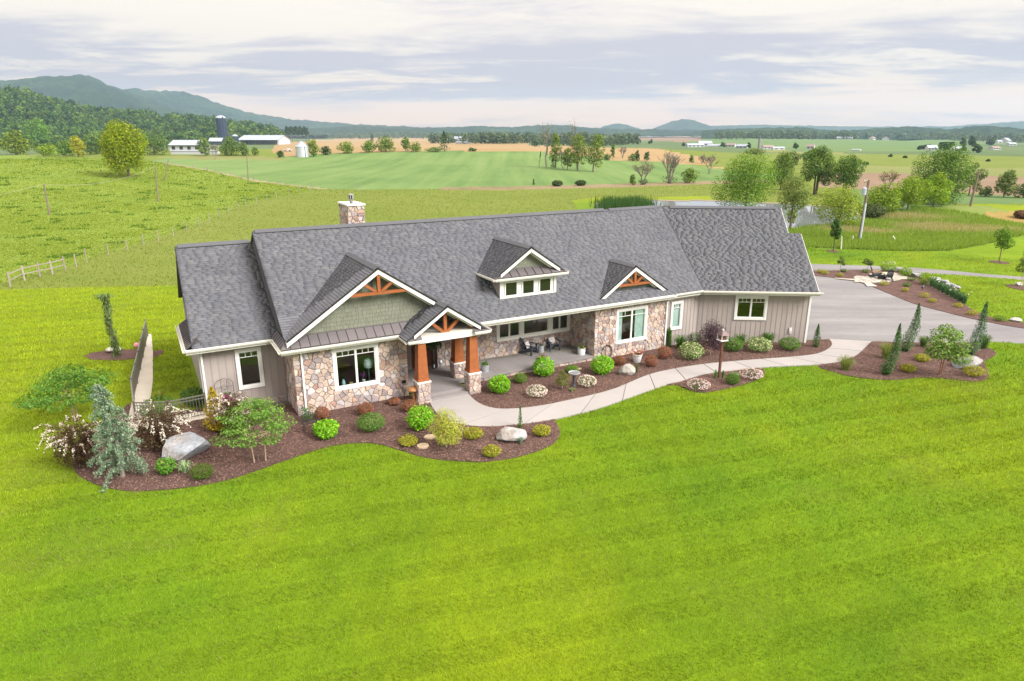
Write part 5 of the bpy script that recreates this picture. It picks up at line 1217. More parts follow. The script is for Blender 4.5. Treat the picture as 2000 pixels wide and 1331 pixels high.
for px, pb, w, h, lb in [(1651, 729, 37, 28, 'blond ornamental grass tuft at the left tip of the right island'), (1730, 706, 36, 30, 'blond ornamental grass tuft behind the nearest twisted juniper'), (1803, 681, 24, 19, 'green ornamental grass behind the maple at the drive edge'), (1920, 685, 24, 24, 'green ornamental grass right of the right twisted juniper')]:
    strap_plant(px, pb, w, h, lb, (.170, .210, .050) if px < 1750 else (.085, .150, .040), 300, .012, upright=.35, group='ornamental grasses in the right island', kind='ornamental_grass', cat='grass')
strap_plant(362, 927, 30, 22, 'grey green striped hosta in front of the big boulder', (.20, .28, .14), 90, .045, kind='hosta')
strap_plant(1117, 767, 12, 9, 'tiny pale green hosta below the bird bath', (.15, .24, .06), 40, .03, kind='hosta')
strap_plant(1017, 870, 13, 14, 'small blue green plant leaning on the grey boulder', (.16, .24, .17), 60, .02, kind='blue_plant')
ball_shrub(326, 930, 31, 33, 'fresh green peony with a pale yellow bloom by the big boulder', (.085, .205, .020), .09, 420, group=None, kind='peony')
pe = [o for o in COL.objects if o.name.startswith('peony')][-1]
C = np.array([(0.02, -.1, .50)]) + RNG.normal(0, .03, (26, 3)); link('blossom', leaf_mesh('blossom', [leaf_arrays(C, .09, tints(26, (.68, .62, .25), .1), None, .4, .9)]), M_PETAL, pe)
cone_plant(424, 843, 46, 78, 'golden yellow pointed conifer beside the trellis', (.260, .200, .010), (.40, .30, .02), 2600, .085, kind='golden_conifer')
cone_plant(1593, 679, 15, 40, 'dwarf dark green conical conifer at the garage corner', (.040, .090, .022), (.06, .12, .03), 1800, .06)
cone_plant(1732, 734, 23, 86, 'leaning twisted juniper, the nearest of three in the right island', (.060, .125, .040), (.11, .18, .06), 4200, .075, .12, 'twisted junipers', 'twisted_juniper', lean=.12)
cone_plant(1769, 688, 24, 79, 'leaning twisted juniper in the middle of the right island', (.060, .125, .040), (.11, .18, .06), 4200, .075, .12, 'twisted junipers', 'twisted_juniper', lean=.13)
cone_plant(1896, 694, 25, 83, 'leaning twisted juniper right of the maple in the right island', (.055, .125, .055), (.11, .19, .08), 4200, .075, .10, 'twisted junipers', 'twisted_juniper', lean=.13)
cone_plant(1016, 837, 11, 42, 'narrow green leafy spike behind the grey boulder', (.050, .120, .018), (.09, .16, .02), 240, .08, kind='leafy_spike', cat='plant', group=None)
garden_tree(148, 822, 150, 108, 'green multi stemmed maple at the far left of the left bed', (.070, .165, .022), (.12, .22, .03), .10, 2600, .34, 4, 'small_maple', 20, .5, .02, sp=.10, rs=.22)
garden_tree(508, 902, 142, 132, 'green spreading maple on two pale trunks in front of the taupe wall', (.095, .200, .028), (.17, .26, .05), .085, 2300, .30, 2, 'small_maple', 30, .34, .028, (.42, .31, .22), sp=.20, rs=.155)
garden_tree(872, 874, 76, 86, 'golden thread leaf maple beside the front walk', (.290, .330, .040), (.42, .42, .08), .085, 2600, .16, 1, 'golden_maple', 10, .9, .03, (.45, .38, .28), droop=.9, aspect=.22)
garden_tree(1098, 760, 33, 40, 'small olive thread leaf tree left of the bird bath', (.120, .140, .030), (.18, .19, .05), .07, 1000, .15, 1, 'weeping_shrub', 7, .9, .02, (.45, .36, .26), droop=1, aspect=.2)
garden_tree(1387, 694, 57, 72, 'purple leaved smoke tree in front of the garage wall', (.050, .026, .040), (.085, .050, .072), .085, 2800, .22, 1, 'purple_smoke_tree', 12, .9, .025, (.40, .32, .24), aspect=.3, rs=.34)
garden_tree(1836, 732, 78, 92, 'green maple on a forked red brown trunk in the right island', (.090, .180, .025), (.20, .29, .07), .11, 1700, .22, 2, 'small_maple', 12, .7, .035, (.26, .12, .07), hif=.35, sp=.07, rs=.24)
garden_tree(1640, 533, 18, 30, 'little tree by the lane, left of the fire pit', (.10, .16, .03), (.15, .2, .06), .10, 300, .45, 1, 'sapling', 5, .7, .025, near=True)
garden_tree(1694, 529, 17, 22, 'little dark tree by the lane, nearest the fire pit chairs', (.075, .12, .025), None, .10, 300, .45, 1, 'sapling', 5, .7, .025)
garden_tree(1627, 491, 19, 56, 'young staked tree in a mulch ring on the far lawn below the transformer pole', (.055, .130, .020), None, .16, 800, .38, 1, 'young_tree', 7, 1.3, .05, (.10, .07, .05), group='young trees on the far lawn', rs=.34)
garden_tree(1951, 512, 32, 56, 'young tree in a mulch ring on the far right lawn', (.075, .165, .014), (.15, .23, .02), .16, 700, .35, 1, 'young_tree', 9, .9, .05, (.16, .11, .08), group='young trees on the far lawn')
garden_tree(1995, 560, 26, 56, 'young pale tree cut by the right picture edge', (.15, .21, .04), None, .14, 500, .3, 2, 'young_tree', 7, .9, .03, (.42, .36, .3), group='young trees on the far lawn')
# blue atlas cedar: tiers of drooping boughs
p = ground0(240, 931); s = mpp(p); o = thing('blue_cedar', 'tall silvery blue weeping cedar at the left end of the bed', 'conifer', p)
H_ = 166 * s; Rw = 45 * s; lv = []; b = MB(); b.tube([(0, 0, -.1), (-.05, .1, H_ * .5), (-.35, .1, H_ * .97)], [.09, .06, .015], 7, (.22, .19, .16))
for k in range(58):
    t = .10 + .9 * (k // 5 / 11.6 + .012 * (k % 5)); z = H_ * t; R_ = Rw * (1.10 - .86 * t) * random.uniform(.7, 1.25); a = k * 2.4 + random.uniform(-.4, .4); ax = -.35 * t ** 2
    P_ = [Vector((ax, .1 * t, z)), Vector((ax + math.cos(a) * R_ * .5, math.sin(a) * R_ * .5, z + .10 * R_)), Vector((ax + math.cos(a) * R_, math.sin(a) * R_, z - .28 * R_))]
    b.tube(P_, [.02, .014, .005], 4, (.2, .18, .15), False); pp = np.array(P_); m = int(210 * R_ / Rw) + 60
    tt_ = RNG.uniform(.1, 1, m) * 2; i = np.minimum(tt_.astype(int), 1); f = (tt_ - i)[:, None]; c_ = pp[i] * (1 - f) + pp[i + 1] * f
    lv.append(c_ + np.stack([RNG.normal(0, .055, m), RNG.normal(0, .055, m), -np.abs(RNG.normal(0, .10, m))], 1))
C = np.concatenate(lv); C[:, 2] = np.maximum(C[:, 2], .06); link('needles', leaf_mesh('needles', [leaf_arrays(C, .105, tints(len(C), (.128, .198, .122), .35, (.22, .30, .20), .3), None, .2, .28, 1.6)]), M_NEEDLE, o); b.build('trunk', M_BARK, o)
# weeping spruce post on the left lawn
p = ground0(228, 696); s = mpp(p); o = thing('weeping_spruce', 'thin weeping spruce like a post in a mulch ring on the left lawn', 'conifer', p)
H_ = 105 * s; n = 1200; t = RNG.uniform(0, 1, n); C = np.stack([RNG.normal(0, .11, n) - .12 * t + .05 * np.sin(t * 9), RNG.normal(0, .11, n), H_ * t], 1); C[:160] = np.stack([-.12 + RNG.normal(0, .22, 160), RNG.normal(0, .16, 160), H_ * (.98 + RNG.normal(0, .02, 160))], 1)
link('needles', leaf_mesh('needles', [leaf_arrays(C, .22, tints(n, (.115, .165, .060), .35), None, .1, .25, 3)]), M_NEEDLE, o); b = MB(); b.tube([(0, 0, 0), (-.06, 0, H_ * .6), (-.12, 0, H_)], [.07, .05, .03], 6, (.2, .15, .1)); b.build('trunk', M_BARK, o)
ball_shrub(312, 822, 60, 34, 'low green shrub behind the black railing, left one', (.06, .13, .025), .08, 900, group='shrubs behind the railing')
ball_shrub(380, 797, 42, 36, 'dark green shrub behind the railing by the house corner', (.05, .11, .025), .08, 900, group='shrubs behind the railing')
strap_plant(312, 784, 34, 18, 'yellow green perennial clump beside the side walk', (.20, .24, .03), 160, .02, group=None, kind='perennial')

# ------------------------------------------------------------------ boulders and flat stones
M_ROCK = pm('grey_rock', (1, 1, 1), .9, .2, 0, .22, 2.2, .9, 7, .06, .2, obj=True)
def boulder(px, pb, w, h, label, c=(.36, .36, .37), group='boulders in the garden beds', lean=0., near=True, name='boulder', rz=None, cat='boulder', seed=None, dz=0):
    p = ground0(px, pb - .16 * w) if near else G(px, pb); s = mpp(p); p.z += dz
    bm = bmesh.new(); bmesh.ops.create_icosphere(bm, subdivisions=3, radius=1.0); sd_ = seed or int(px)
    rg = random.Random(sd_); pl = [(Vector((rg.gauss(0, 1), rg.gauss(0, 1), rg.gauss(0, .8))).normalized(), rg.uniform(.5, .88)) for _ in range(11)]
    for v in bm.verts:
        for nn, d in pl:
            e = v.co.dot(nn) - d
            if e > 0: v.co -= nn * e * .92
    co = np.array([v.co[:] for v in bm.verts]); k = fbm(co[:, 0] * 2 + sd_, co[:, 1] * 2 + co[:, 2] * 2, 1, 4, sd_)
    for v, kk in zip(bm.verts, k):
        v.co *= .93 + .18 * kk; v.co.x *= w * s / 2; v.co.y *= w * s * .36; v.co.z *= h * s * .42; v.co.x += lean * v.co.z; v.co.z += h * s * .24
    me = bpy.data.meshes.new(name); bm.to_mesh(me); bm.free()
    t = np.array(c)[None] * (.75 + .5 * k)[:, None]; warm = smooth(.5, .7, fbm(co[:, 0] + 3, co[:, 2] * 1.5, .9, 3, sd_ + 5)); t = t * (1 - warm[:, None] * .5) + np.array([.30, .24, .19])[None] * warm[:, None] * .5
    set_tint(me, t); o = link(name, me, M_ROCK); o.location = p; o.rotation_euler[2] = rz if rz is not None else rad(8)
    if label: tag(o, label, cat, group)
    return o
boulder(368, 904, 104, 58, 'largest grey boulder, leaning slab in the left bed', (.29, .31, .345), lean=.35, rz=rad(20), seed=5)
boulder(1001, 867, 70, 32, 'pale grey low boulder in the bed by the walk', (.33, .33, .33), seed=17)
boulder(1223, 737, 37, 33, 'rounded pale boulder by the porch end', (.34, .325, .295), seed=29)
boulder(1890, 727, 50, 30, 'blue grey boulder at the right island tip', (.28, .295, .325), lean=.3, seed=41)
boulder(224, 691, 26, 13, 'white rock at the foot of the weeping spruce', (.58, .55, .50), seed=53)
boulder(1985, 631, 22, 8, 'white rock in the thin right end of the fire pit bed', (.40, .39, .37), seed=57)
boulder(1990, 560, 14, 8, 'grey rock in the mulch ring at the right edge', (.5, .48, .46), seed=59)
bw = thing('boulder_wall', 'low dry wall of grey boulders behind the fire pit bed', 'wall', ground0(1800, 548))
for k, (px, pb) in enumerate([(1748, 531), (1757, 533), (1766, 536), (1778, 540), (1787, 543), (1796, 545), (1830, 556), (1837, 559), (1845, 561), (1853, 565), (1861, 569), (1868, 572), (1848, 568), (1858, 573)]):
    st = boulder(px, pb, random.uniform(11, 15), random.uniform(7, 9), None, (.30, .31, .33), name='stone', seed=90 + k, dz=.25 if k > 5 else .1); st.parent = bw; st.location -= bw.location
for px, py, rx, ry, lb in [(841, 857, 13, 4.5, 'flat tan stepping stone beside the golden maple'), (826, 874.5, 12, 5, 'flat tan stepping stone nearer the lawn'), (1130, 723.5, 6, 1.6, 'small flat tan stone behind the bird bath')]:
    poly = ring(px, py, rx, ry, 9); o = sheet('stepping_stone', poly, .10, pm('sandstone', (.52, .40, .28), .9, .2, 0, .2, 4, .6, 20, .01, .1) if 'sandstone' not in bpy.data.materials else bpy.data.materials['sandstone'], .1, None, None); tag(o, lb, 'stone', 'flat stepping stones')

# ------------------------------------------------------------------ garden furniture and pots
M_CHAIR = pm('slate_paint', (.045, .058, .078), .5, .4, 0, .08, 4)
M_TAN = pm('tan_paint', (.50, .36, .17), .6, .3)
M_GALV = pm('galvanised_tub', (.48, .50, .54), .4, .5, .55, .12, 6)
M_WPOT = pm('white_pot', (.72, .73, .75), .5, .4, 0, .05, 6)
M_SOIL = pm('potting_soil', (.03, .02, .015), .95, .1)
q = NT('floral_cloth'); v_ = q.n('ShaderNodeTexVoronoi'); v_.inputs['Scale'].default_value = 11; q.l(q.tc.outputs['Object'], v_.inputs['Vector'])
q.principled(q.mix(q.ramp(v_.outputs['Distance'], [(.26, 1), (.30, 0)]), (.72, .69, .66), q.ramp(q.noise(7, 1, .5, obj=True), [(.45, (.45, .05, .04)), (.55, (.12, .15, .2))])), .9, .1); M_CUSH = q.m
def adirondack(loc, rz, label, group, arm=None, z=0, cushion=True):
    o = thing('adirondack_chair', label, 'chair', (loc[0], loc[1], z), rz, group)       # faces -y
    for i in range(5):
        x = -.20 + .10 * i; hh = .80 - .045 * abs(i - 2) ** 1.5
        b = MB(); b.hexa([(x - .043, .16, .26), (x + .043, .16, .26), (x + .043, .185, .26), (x - .043, .185, .26)], [(x - .043 + .005 * (i - 2), .16 + hh * .42, .26 + hh), (x + .043 + .005 * (i - 2), .16 + hh * .42, .26 + hh), (x + .043 + .005 * (i - 2), .185 + hh * .42, .26 + hh), (x - .043 + .005 * (i - 2), .185 + hh * .42, .26 + hh)], random.uniform(.9, 1.1)); b.build('back_slat', M_CHAIR, o)
    for i in range(5):
        y = -.34 + .105 * i; z0 = .37 - .026 * i; b = MB(); b.box(-.26, .26, y, y + .09, z0, z0 + .022, random.uniform(.9, 1.1)); b.build('seat_slat', M_CHAIR, o)
    for sx in (-1, 1):
        b = MB(); b.box(sx * .31 - .03, sx * .31 + .03, -.36, -.26, 0, .54); b.build('leg', M_CHAIR, o)
        b = MB(); b.bar((sx * .26, -.36, .33), (sx * .26, .50, .05), .03, .12); b.build('leg', M_CHAIR, o)
        b = MB(); b.hexa([(sx * .33 - .075, -.44, .54), (sx * .33 + .075, -.44, .54), (sx * .33 + .05, .36, .54), (sx * .33 - .05, .36, .54)], [(sx * .33 - .075, -.44, .565), (sx * .33 + .075, -.44, .565), (sx * .33 + .05, .36, .565), (sx * .33 - .05, .36, .565)]); b.build('armrest', arm or M_CHAIR, o)
    b = MB(); b.box(-.30, .30, .28, .32, .50, .56); b.box(-.24, .24, .22, .25, .30, .36); b.build('back_rail', M_CHAIR, o)
    if cushion:
        bm = bmesh.new(); bmesh.ops.create_cube(bm, size=1); bmesh.ops.subdivide_edges(bm, edges=bm.edges[:], cuts=4, use_grid_fill=True)
        for v in bm.verts: f_ = max(0, 1 - (2 * v.co.x) ** 2) * max(0, 1 - (2 * v.co.z) ** 2); v.co = Vector((v.co.x * .40, v.co.y * (.03 + .13 * f_ ** .5), v.co.z * .40))
        me = bpy.data.meshes.new('throw_pillow'); bm.to_mesh(me); bm.free(); me.polygons.foreach_set('use_smooth', [True] * len(me.polygons)); set_tint(me, None)
        c = link('throw_pillow', me, M_CUSH); tag(c, 'white throw pillow with red flowers on the ' + ('left' if 'left' in label else 'right') + ' porch chair', 'pillow', 'porch chair pillows')
        c.matrix_world = Matrix.Translation((loc[0], loc[1], z)) @ Matrix.Rotation(rz, 4, 'Z') @ Matrix.Translation((0, .10, .52)) @ Matrix.Rotation(rad(-24), 4, 'X')
    return o
pl_ = lambda px, py, z: flat(px, py, z)
adirondack(pl_(1033, 691, .305), HTH + rad(32), 'slate blue slatted porch chair, left one turned to the steps', 'porch chairs', z=.303)
adirondack(pl_(1079, 683, .305), HTH - rad(4), 'slate blue slatted porch chair, right one facing the lawn', 'porch chairs', z=.303)
def pot(name, px, pb, prof, label, mat, plants, cat='planter', z=.303, group=None, band=None):
    x, y = flat(px, pb, z); s = (Vector((x, y, z)) - CAMP).length / F; o = thing(name, label, cat, (x, y, z), 0, group); b = MB()
    b.lathe([(r * s, h * s) for r, h in prof] + [(prof[-1][0] * s * .9, prof[-1][1] * s), (prof[-1][0] * s * .88, prof[-1][1] * s * .9)], 16); b.build('pot', mat, o)
    R_ = prof[-1][0] * s; Hh = prof[-1][1] * s; b = MB(); b.lathe([(R_ * .86, Hh * .86), (R_ * .86, Hh * .9)], 12); b.build('soil', M_SOIL, o)
    for nm, c, n, size, hh, rr, m_ in plants:
        C = np.stack([RNG.normal(0, R_ * rr, n), RNG.normal(0, R_ * rr, n), Hh * .92 + np.abs(RNG.normal(0, hh, n))], 1)
        if nm == 'blossom' and 'yellow' in label: C[:, 0] = C[:, 0] * .5 + R_ * .3
        link(nm, leaf_mesh(nm, [leaf_arrays(C, size, tints(n, c, .25))]), M_PETAL if nm == 'blossom' else M_LEAF, o)
    return o
GRN = (.06, .13, .03)
pot('tub_planter', 1135.5, 692, [(7, 0), (7.6, 6), (7.8, 13)], 'white round tub with yellow flowers at the right end of the porch', M_WPOT, [('foliage', GRN, 90, .09, .11, .5, 0), ('blossom', (.70, .52, .02), 46, .07, .04, .5, 0)])
pot('tub_planter', 947, 725, [(7.4, 0), (8, 7), (8.2, 14)], 'galvanised tub with mixed succulents beside the front column', M_GALV, [('foliage', GRN, 90, .10, .08, .5, 0), ('foliage', (.30, .32, .03), 40, .08, .06, .5, 0)])
pot('tub_table', 1056.5, 689, [(6, 0), (6.2, 8), (6.0, 15), (5.2, 15.2)], 'galvanised milk can table between the porch chairs', M_GALV, [('foliage', (.07, .11, .05), 50, .09, .10, .6, 0)], 'table')
pot('flower_bowl', 1058.5, 702, [(2.5, 0), (4, 1.2), (5.6, 4.5)], 'yellow bowl of red flowers on the porch edge', pm('yellow_glaze', (.62, .43, .12), .4, .4), [('foliage', GRN, 80, .08, .12, .8, 0), ('blossom', (.60, .03, .04), 36, .07, .12, .9, 0)])
pot('urn_planter', 1244, 707.5, [(6.2, 0), (8, 8), (9.3, 15), (10.2, 15.2), (10.2, 17)], 'white ribbed planter of rust red leaves by the stone wall', M_WPOT, [('foliage', (.28, .05, .02), 130, .10, .12, .7, 0), ('foliage', (.10, .2, .03), 40, .09, .03, .6, 0)], z=.04)
# door side: hanging fern, lantern, milk can
fx, fy = tuple(HW(6.9, 1.2))[:2]; o = thing('fern_basket', 'hanging fern basket under the entry roof beside the door', 'plant', (fx, fy, 1.75))
n = 260; a = RNG.uniform(0, 6.28, n); r_ = RNG.uniform(.02, .46, n); C = np.stack([np.cos(a) * r_, np.sin(a) * r_, .42 - 1.5 * r_ ** 2 + RNG.normal(0, .05, n)], 1); link('fronds', leaf_mesh('fronds', [leaf_arrays(C, .26, tints(n, (.05, .11, .03)), None, .2, .28, 1.6)]), M_LEAF, o)
b = MB(); b.lathe([(.08, .0), (.16, .2), (.17, .22)], 10); b.build('basket', M_DARK, o); b = MB(); b.tube([(0, 0, .22), (0, 0, 1.45)], .006, 4); b.build('hanger', M_DARK, o)
x, y = flat(848, 719, .305); o = thing('lantern', 'black lantern with a white candle by the front door', 'lantern', (x, y, .303), HTH); b = MB()
for sx in (-1, 1):
    for sy in (-1, 1): b.box(sx * .09 - .012, sx * .09 + .012, sy * .09 - .012, sy * .09 + .012, .03, .26)
b.box(-.11, .11, -.11, .11, 0, .03); b.hexa([(-.11, -.11, .26), (.11, -.11, .26), (.11, .11, .26), (-.11, .11, .26)], [(-.03, -.03, .34), (.03, -.03, .34), (.03, .03, .34), (-.03, .03, .34)]); b.build('frame', M_DARK, o)
b = MB(); b.lathe([(.045, .03), (.045, .19), (.01, .2)], 10); b.build('candle', M_WPOT, o)
x, y = flat(861, 716, .305); o = thing('milk_can', 'grey milk can right of the door lantern', 'milk can', (x, y, .303)); b = MB(); b.lathe([(.12, 0), (.13, .04), (.13, .26), (.07, .36), (.07, .44), (.09, .46), (.09, .49)], 14); b.build('can_body', M_GALV, o)
for s_ in (-1, 1): b = MB(); b.tube([(s_ * .13, 0, .25), (s_ * .18, 0, .31), (s_ * .10, 0, .38)], .012, 5); b.build('handle', M_GALV, o)
# bird bath, feeder on a post, hose reel, trellis, iron stand, stump
p = ground0(1121, 755); s = mpp(p); o = thing('bird_bath', 'dark stone bird bath with a pale rim in the porch bed', 'bird bath', p); b = MB()
b.lathe([(.17, 0), (.15, .05), (.075, .12), (.06, .3), (.085, .5), (.07, .58), (.14, .62)], 14); b.build('pedestal', pm('dark_cast_stone', (.07, .065, .07), .7, .3, 0, .2, 8), o)
b = MB(); b.lathe([(.10, .60), (.24, .66), (.30, .72), (.30, .745), (.27, .745), (.24, .70), (.05, .68)], 20); b.build('bowl', pm('cast_stone', (.36, .35, .37), .7, .3, 0, .15, 8), o)
b = MB(); b.lathe([(.255, .712), (.255, .718)], 18); b.build('water', bpy.data.materials['pond_water'], o)
p = ground0(1404, 738); M_BROWN = pm('brown_paint', (.12, .048, .034), .55, .35, 0, .12, 5); o = thing('bird_feeder', 'brown pole mounted bird feeder with a hipped roof by the walk', 'bird feeder', p, rad(20)); s = mpp(p)
b = MB(); b.box(-.05, .05, -.05, .05, 0, 2.02); b.build('post', M_BROWN, o)
b = MB(); b.box(-.21, .21, -.21, .21, 2.02, 2.05); b.build('tray', M_WPOT, o)
b = MB(); b.box(-.12, .12, -.12, .12, 2.05, 2.30); b.build('seed_box', M_BROWN, o)
b = MB()
for sx, sy in ((-1, -1), (1, -1), (1, 1), (-1, 1)): b.box(sx * .18 - .012, sx * .18 + .012, sy * .18 - .012, sy * .18 + .012, 2.05, 2.32)
b.build('corner_post', M_WPOT, o)
b = MB(); b.hexa([(-.25, -.25, 2.32), (.25, -.25, 2.32), (.25, .25, 2.32), (-.25, .25, 2.32)], [(-.06, -.06, 2.54), (.06, -.06, 2.54), (.06, .06, 2.54), (-.06, .06, 2.54)]); b.build('roof', pm('feeder_roof', (.13, .085, .085), .5, .4, .2), o)
b = MB(); b.lathe([(.04, 2.54), (.05, 2.58), (.02, 2.62)], 8); b.build('finial', M_WPOT, o)
p = ground0(1184, 703); o = thing('hose_hanger', 'black garden hose looped on a wall hanger beside the porch end', 'garden hose', p, HTH); b = MB()
for r_, dy in ((.34, 0), (.31, .04), (.36, -.04)):
    b.tube([(r_ * math.cos(t * math.pi / 8), dy, .46 + r_ * math.sin(t * math.pi / 8) * 1.1) for t in range(17)], .018, 5, 1, False)
b.build('hose', M_DARK, o); b = MB(); b.tube([(0, .08, 0), (0, .08, .85), (0, 0, .88)], .014, 5); b.build('stake', M_DARK, o)
M_IRON = pm('wrought_iron', (.03, .027, .027), .5, .4)
pt_ = HW(-2.85, 2.0, .04); o = thing('trellis', 'arched wire trellis against the taupe wall left of the window', 'trellis', pt_, HTH); b = MB(); A_ = [(-.38, 0, 0), (-.38, 0, 1.35), (-.28, 0, 1.52), (0, 0, 1.6), (.28, 0, 1.52), (.38, 0, 1.35), (.38, 0, 0)]
b.tube(A_, .012, 5); [b.tube([(x_, 0, 0), (x_, 0, 1.55)], .008, 4) for x_ in (-.13, .13)]; [b.tube([(-.38, 0, z_), (.38, 0, z_)], .008, 4) for z_ in (.4, .8, 1.2)]
b.tube([(.12 * math.cos(k * math.pi / 5), .0, 1.18 + .12 * math.sin(k * math.pi / 5)) for k in range(11)], .008, 4); b.build('wire_frame', M_IRON, o)
pc = HW(-2.72, 1.93, .04); o = thing('clematis', 'pink flowering clematis climbing the wire trellis', 'climber', pc); C = np.stack([RNG.normal(0, .13, 150), RNG.normal(0, .06, 150), RNG.uniform(.05, .95, 150)], 1); link('foliage', leaf_mesh('foliage', [leaf_arrays(C, .09, tints(150, (.06, .13, .03)))]), M_LEAF, o)
C = np.stack([RNG.normal(0, .12, 60), RNG.normal(-.05, .05, 60), RNG.uniform(.15, .9, 60)], 1); link('blossom', leaf_mesh('blossom', [leaf_arrays(C, .10, tints(60, (.45, .05, .30), .2), None, .3, .9)]), M_PETAL, o)
p = ground0(608, 843); o = thing('iron_plant_stand', 'black iron garden stand below the stone wall downspout', 'plant stand', p, HTH)
for x_, y_ in ((-.3, -.16), (.3, -.16), (.3, .16), (-.3, .16)): b = MB(); b.tube([(x_, y_, 0), (x_ * .9, y_, .3), (x_, y_, .45)], .014, 5); b.build('leg', M_IRON, o)
b = MB(); b.box(-.36, .36, -.2, -.17, .44, .47); b.box(-.36, .36, .17, .2, .44, .47); b.box(-.36, -.33, -.17, .17, .44, .47); b.box(.33, .36, -.17, .17, .44, .47)
for k in range(9): x_ = -.28 + .07 * k; b.box(x_ - .008, x_ + .008, -.17, .17, .445, .46)
b.build('shelf', M_IRON, o); b = MB(); [b.tube([(-.34 + .085 * k, .2, .46), (-.34 + .085 * k, .26, .78 - .12 * abs(k - 4) / 4)], .008, 4) for k in range(9)]; b.tube([(-.36, .24, .64), (0, .28, .82), (.36, .24, .64)], .012, 5); b.build('back_scroll', M_IRON, o)
pq = ground0(600, 824); o = thing('garden_pine', 'small spiky green plant beside the black iron stand', 'plant', pq); C = np.stack([RNG.normal(0, .14, 260), RNG.normal(0, .14, 260), RNG.uniform(.1, .65, 260)], 1); link('foliage', leaf_mesh('foliage', [leaf_arrays(C, .14, tints(260, (.05, .12, .04)), None, .3, .2)]), M_NEEDLE, o); stem_part(o, .5)
p = ground0(810, 786); o = thing('wooden_mushroom', 'carved wooden mushroom leaning by the left entry column', 'garden ornament', p, rad(30)); M_RAWW = pm('raw_wood', (.42, .20, .085), .8, .2, 0, .2, 6); b = MB()
b.tube([(0, 0, 0), (-.02, 0, .3), (-.05, 0, .62)], [.09, .075, .065], 8); b.build('stalk', M_RAWW, o); b = MB(); b.lathe([(.07, .58), (.26, .62), (.27, .66), (.2, .76), (.06, .80)], 14, (-.05, 0, 0), .9); b.build('cap', M_RAWW, o)
p = ground0(1801, 567); o = thing('garden_spotlight', 'black garden spotlight on a stake in the fire pit bed', 'garden light', p); b = MB(); b.tube([(0, 0, 0), (0, 0, .22)], .02, 5); b.build('stake', M_DARK, o); b = MB(); b.tube([(-.06, -.06, .2), (.1, .1, .36)], [.08, .1], 10); b.build('lamp_head', M_DARK, o)
# side walk with black railing
o = sheet('side_walk', WALK_L[:10] + WALK_L[10:], .07, pm('pale_concrete', (.52, .475, .40), .85, .2, 0, .1, 1, .2, 40, .004), .2)
rl = thing('black_railing', 'black metal picket railing round the side walk by the left house corner', 'railing', ground0(262, 828))
def railing(A, B, n, h=1.0, first=True):
    A = Vector(A) - rl.location; B = Vector(B) - rl.location; d = (B - A); L_ = d.length; m = max(2, int(L_ / .125)); up_ = Vector((0, 0, 1))
    for i in range(n + 1):
        if i == 0 and not first: continue
        c = A + d * i / n; b = MB(); b.bar(c, c + up_ * (h + .06), .06, .06, (0, 1, 0)); b.box(c.x - .04, c.x + .04, c.y - .04, c.y + .04, c.z + h + .06, c.z + h + .09); b.build('post', M_RAIL, rl)
    for z_, w_ in ((h, .05), (h - .14, .035), (.1, .035)): b = MB(); b.bar(A + up_ * z_, B + up_ * z_, w_, w_, up_); b.build('rail', M_RAIL, rl)
    for i in range(1, m):
        c = A + d * i / m; b = MB(); b.bar(c + up_ * .1, c + up_ * h, .018, .018, (0, 1, 0)); b.build('picket', M_RAIL, rl)
f3 = lambda px, py: (*flat(px, py, .07), .07)
railing(f3(405, 812), f3(333, 828), 1); railing(f3(333, 828), f3(268, 829), 1, first=False); railing(f3(268, 829), f3(262, 780), 1, first=False); railing(f3(262, 780), f3(289, 657), 5, first=False)
# fire pit sitting place
M_FLAG = pm('flagstone', (.44, .40, .35), .85, .2, 0, .15, 1.5, .4, 20, .006, .1)
fp = thing('flagstone_patio', 'irregular tan flagstone patio under the fire pit chairs', 'patio', ground0(1712, 547))
poly = gpix([(1657, 547.5), (1680, 541), (1700, 538.5), (1735, 537.5), (1756, 543), (1758, 549), (1740, 553), (1712, 553.5), (1694, 556)])
sx_, sy_ = [p_[0] for p_ in poly], [p_[1] for p_ in poly]; seeds = [(RNG.uniform(min(sx_), max(sx_)), RNG.uniform(min(sy_), max(sy_))) for _ in range(110)]
for i, s_ in enumerate(seeds):
    if not pip(np.array([s_[0]]), np.array([s_[1]]), poly)[0]: continue
    pg = [(s_[0] - 1.2, s_[1] - 1.2), (s_[0] + 1.2, s_[1] - 1.2), (s_[0] + 1.2, s_[1] + 1.2), (s_[0] - 1.2, s_[1] + 1.2)]
    for j, o_ in enumerate(seeds):
        if i == j: continue
        nx, ny = o_[0] - s_[0], o_[1] - s_[1]; L_ = math.hypot(nx, ny)
        if L_ > 3.5: continue
        nx /= L_; ny /= L_; pg = clip_half(pg, nx, ny, nx * (s_[0] + o_[0]) / 2 + ny * (s_[1] + o_[1]) / 2 - .03)
    if len(pg) >= 3:
        b = MB(); c = random.uniform(.8, 1.2); b.slab([(p_[0] - fp.location.x, p_[1] - fp.location.y, .02) for p_ in pg], (0, 0, .04), (c, c * random.uniform(.95, 1.03), c * random.uniform(.9, 1.05))); b.build('flagstone', M_FLAG, fp)
adirondack(flat(1709, 541.5, .1), rad(75), 'black fire pit chair with tan arms, seen from its side', 'fire pit chairs', M_TAN, .06, False)
adirondack(flat(1735, 547, .1), rad(165), 'black fire pit chair with tan arms, seen from behind', 'fire pit chairs', M_TAN, .06, False)
p = ground0(1722, 546); o = thing('fire_ring', 'low dark metal fire ring between the two black chairs', 'fire pit', p); b = MB(); b.lathe([(.34, .05), (.36, .34), (.33, .34), (.31, .12)], 16); b.build('ring', M_DARK, o)

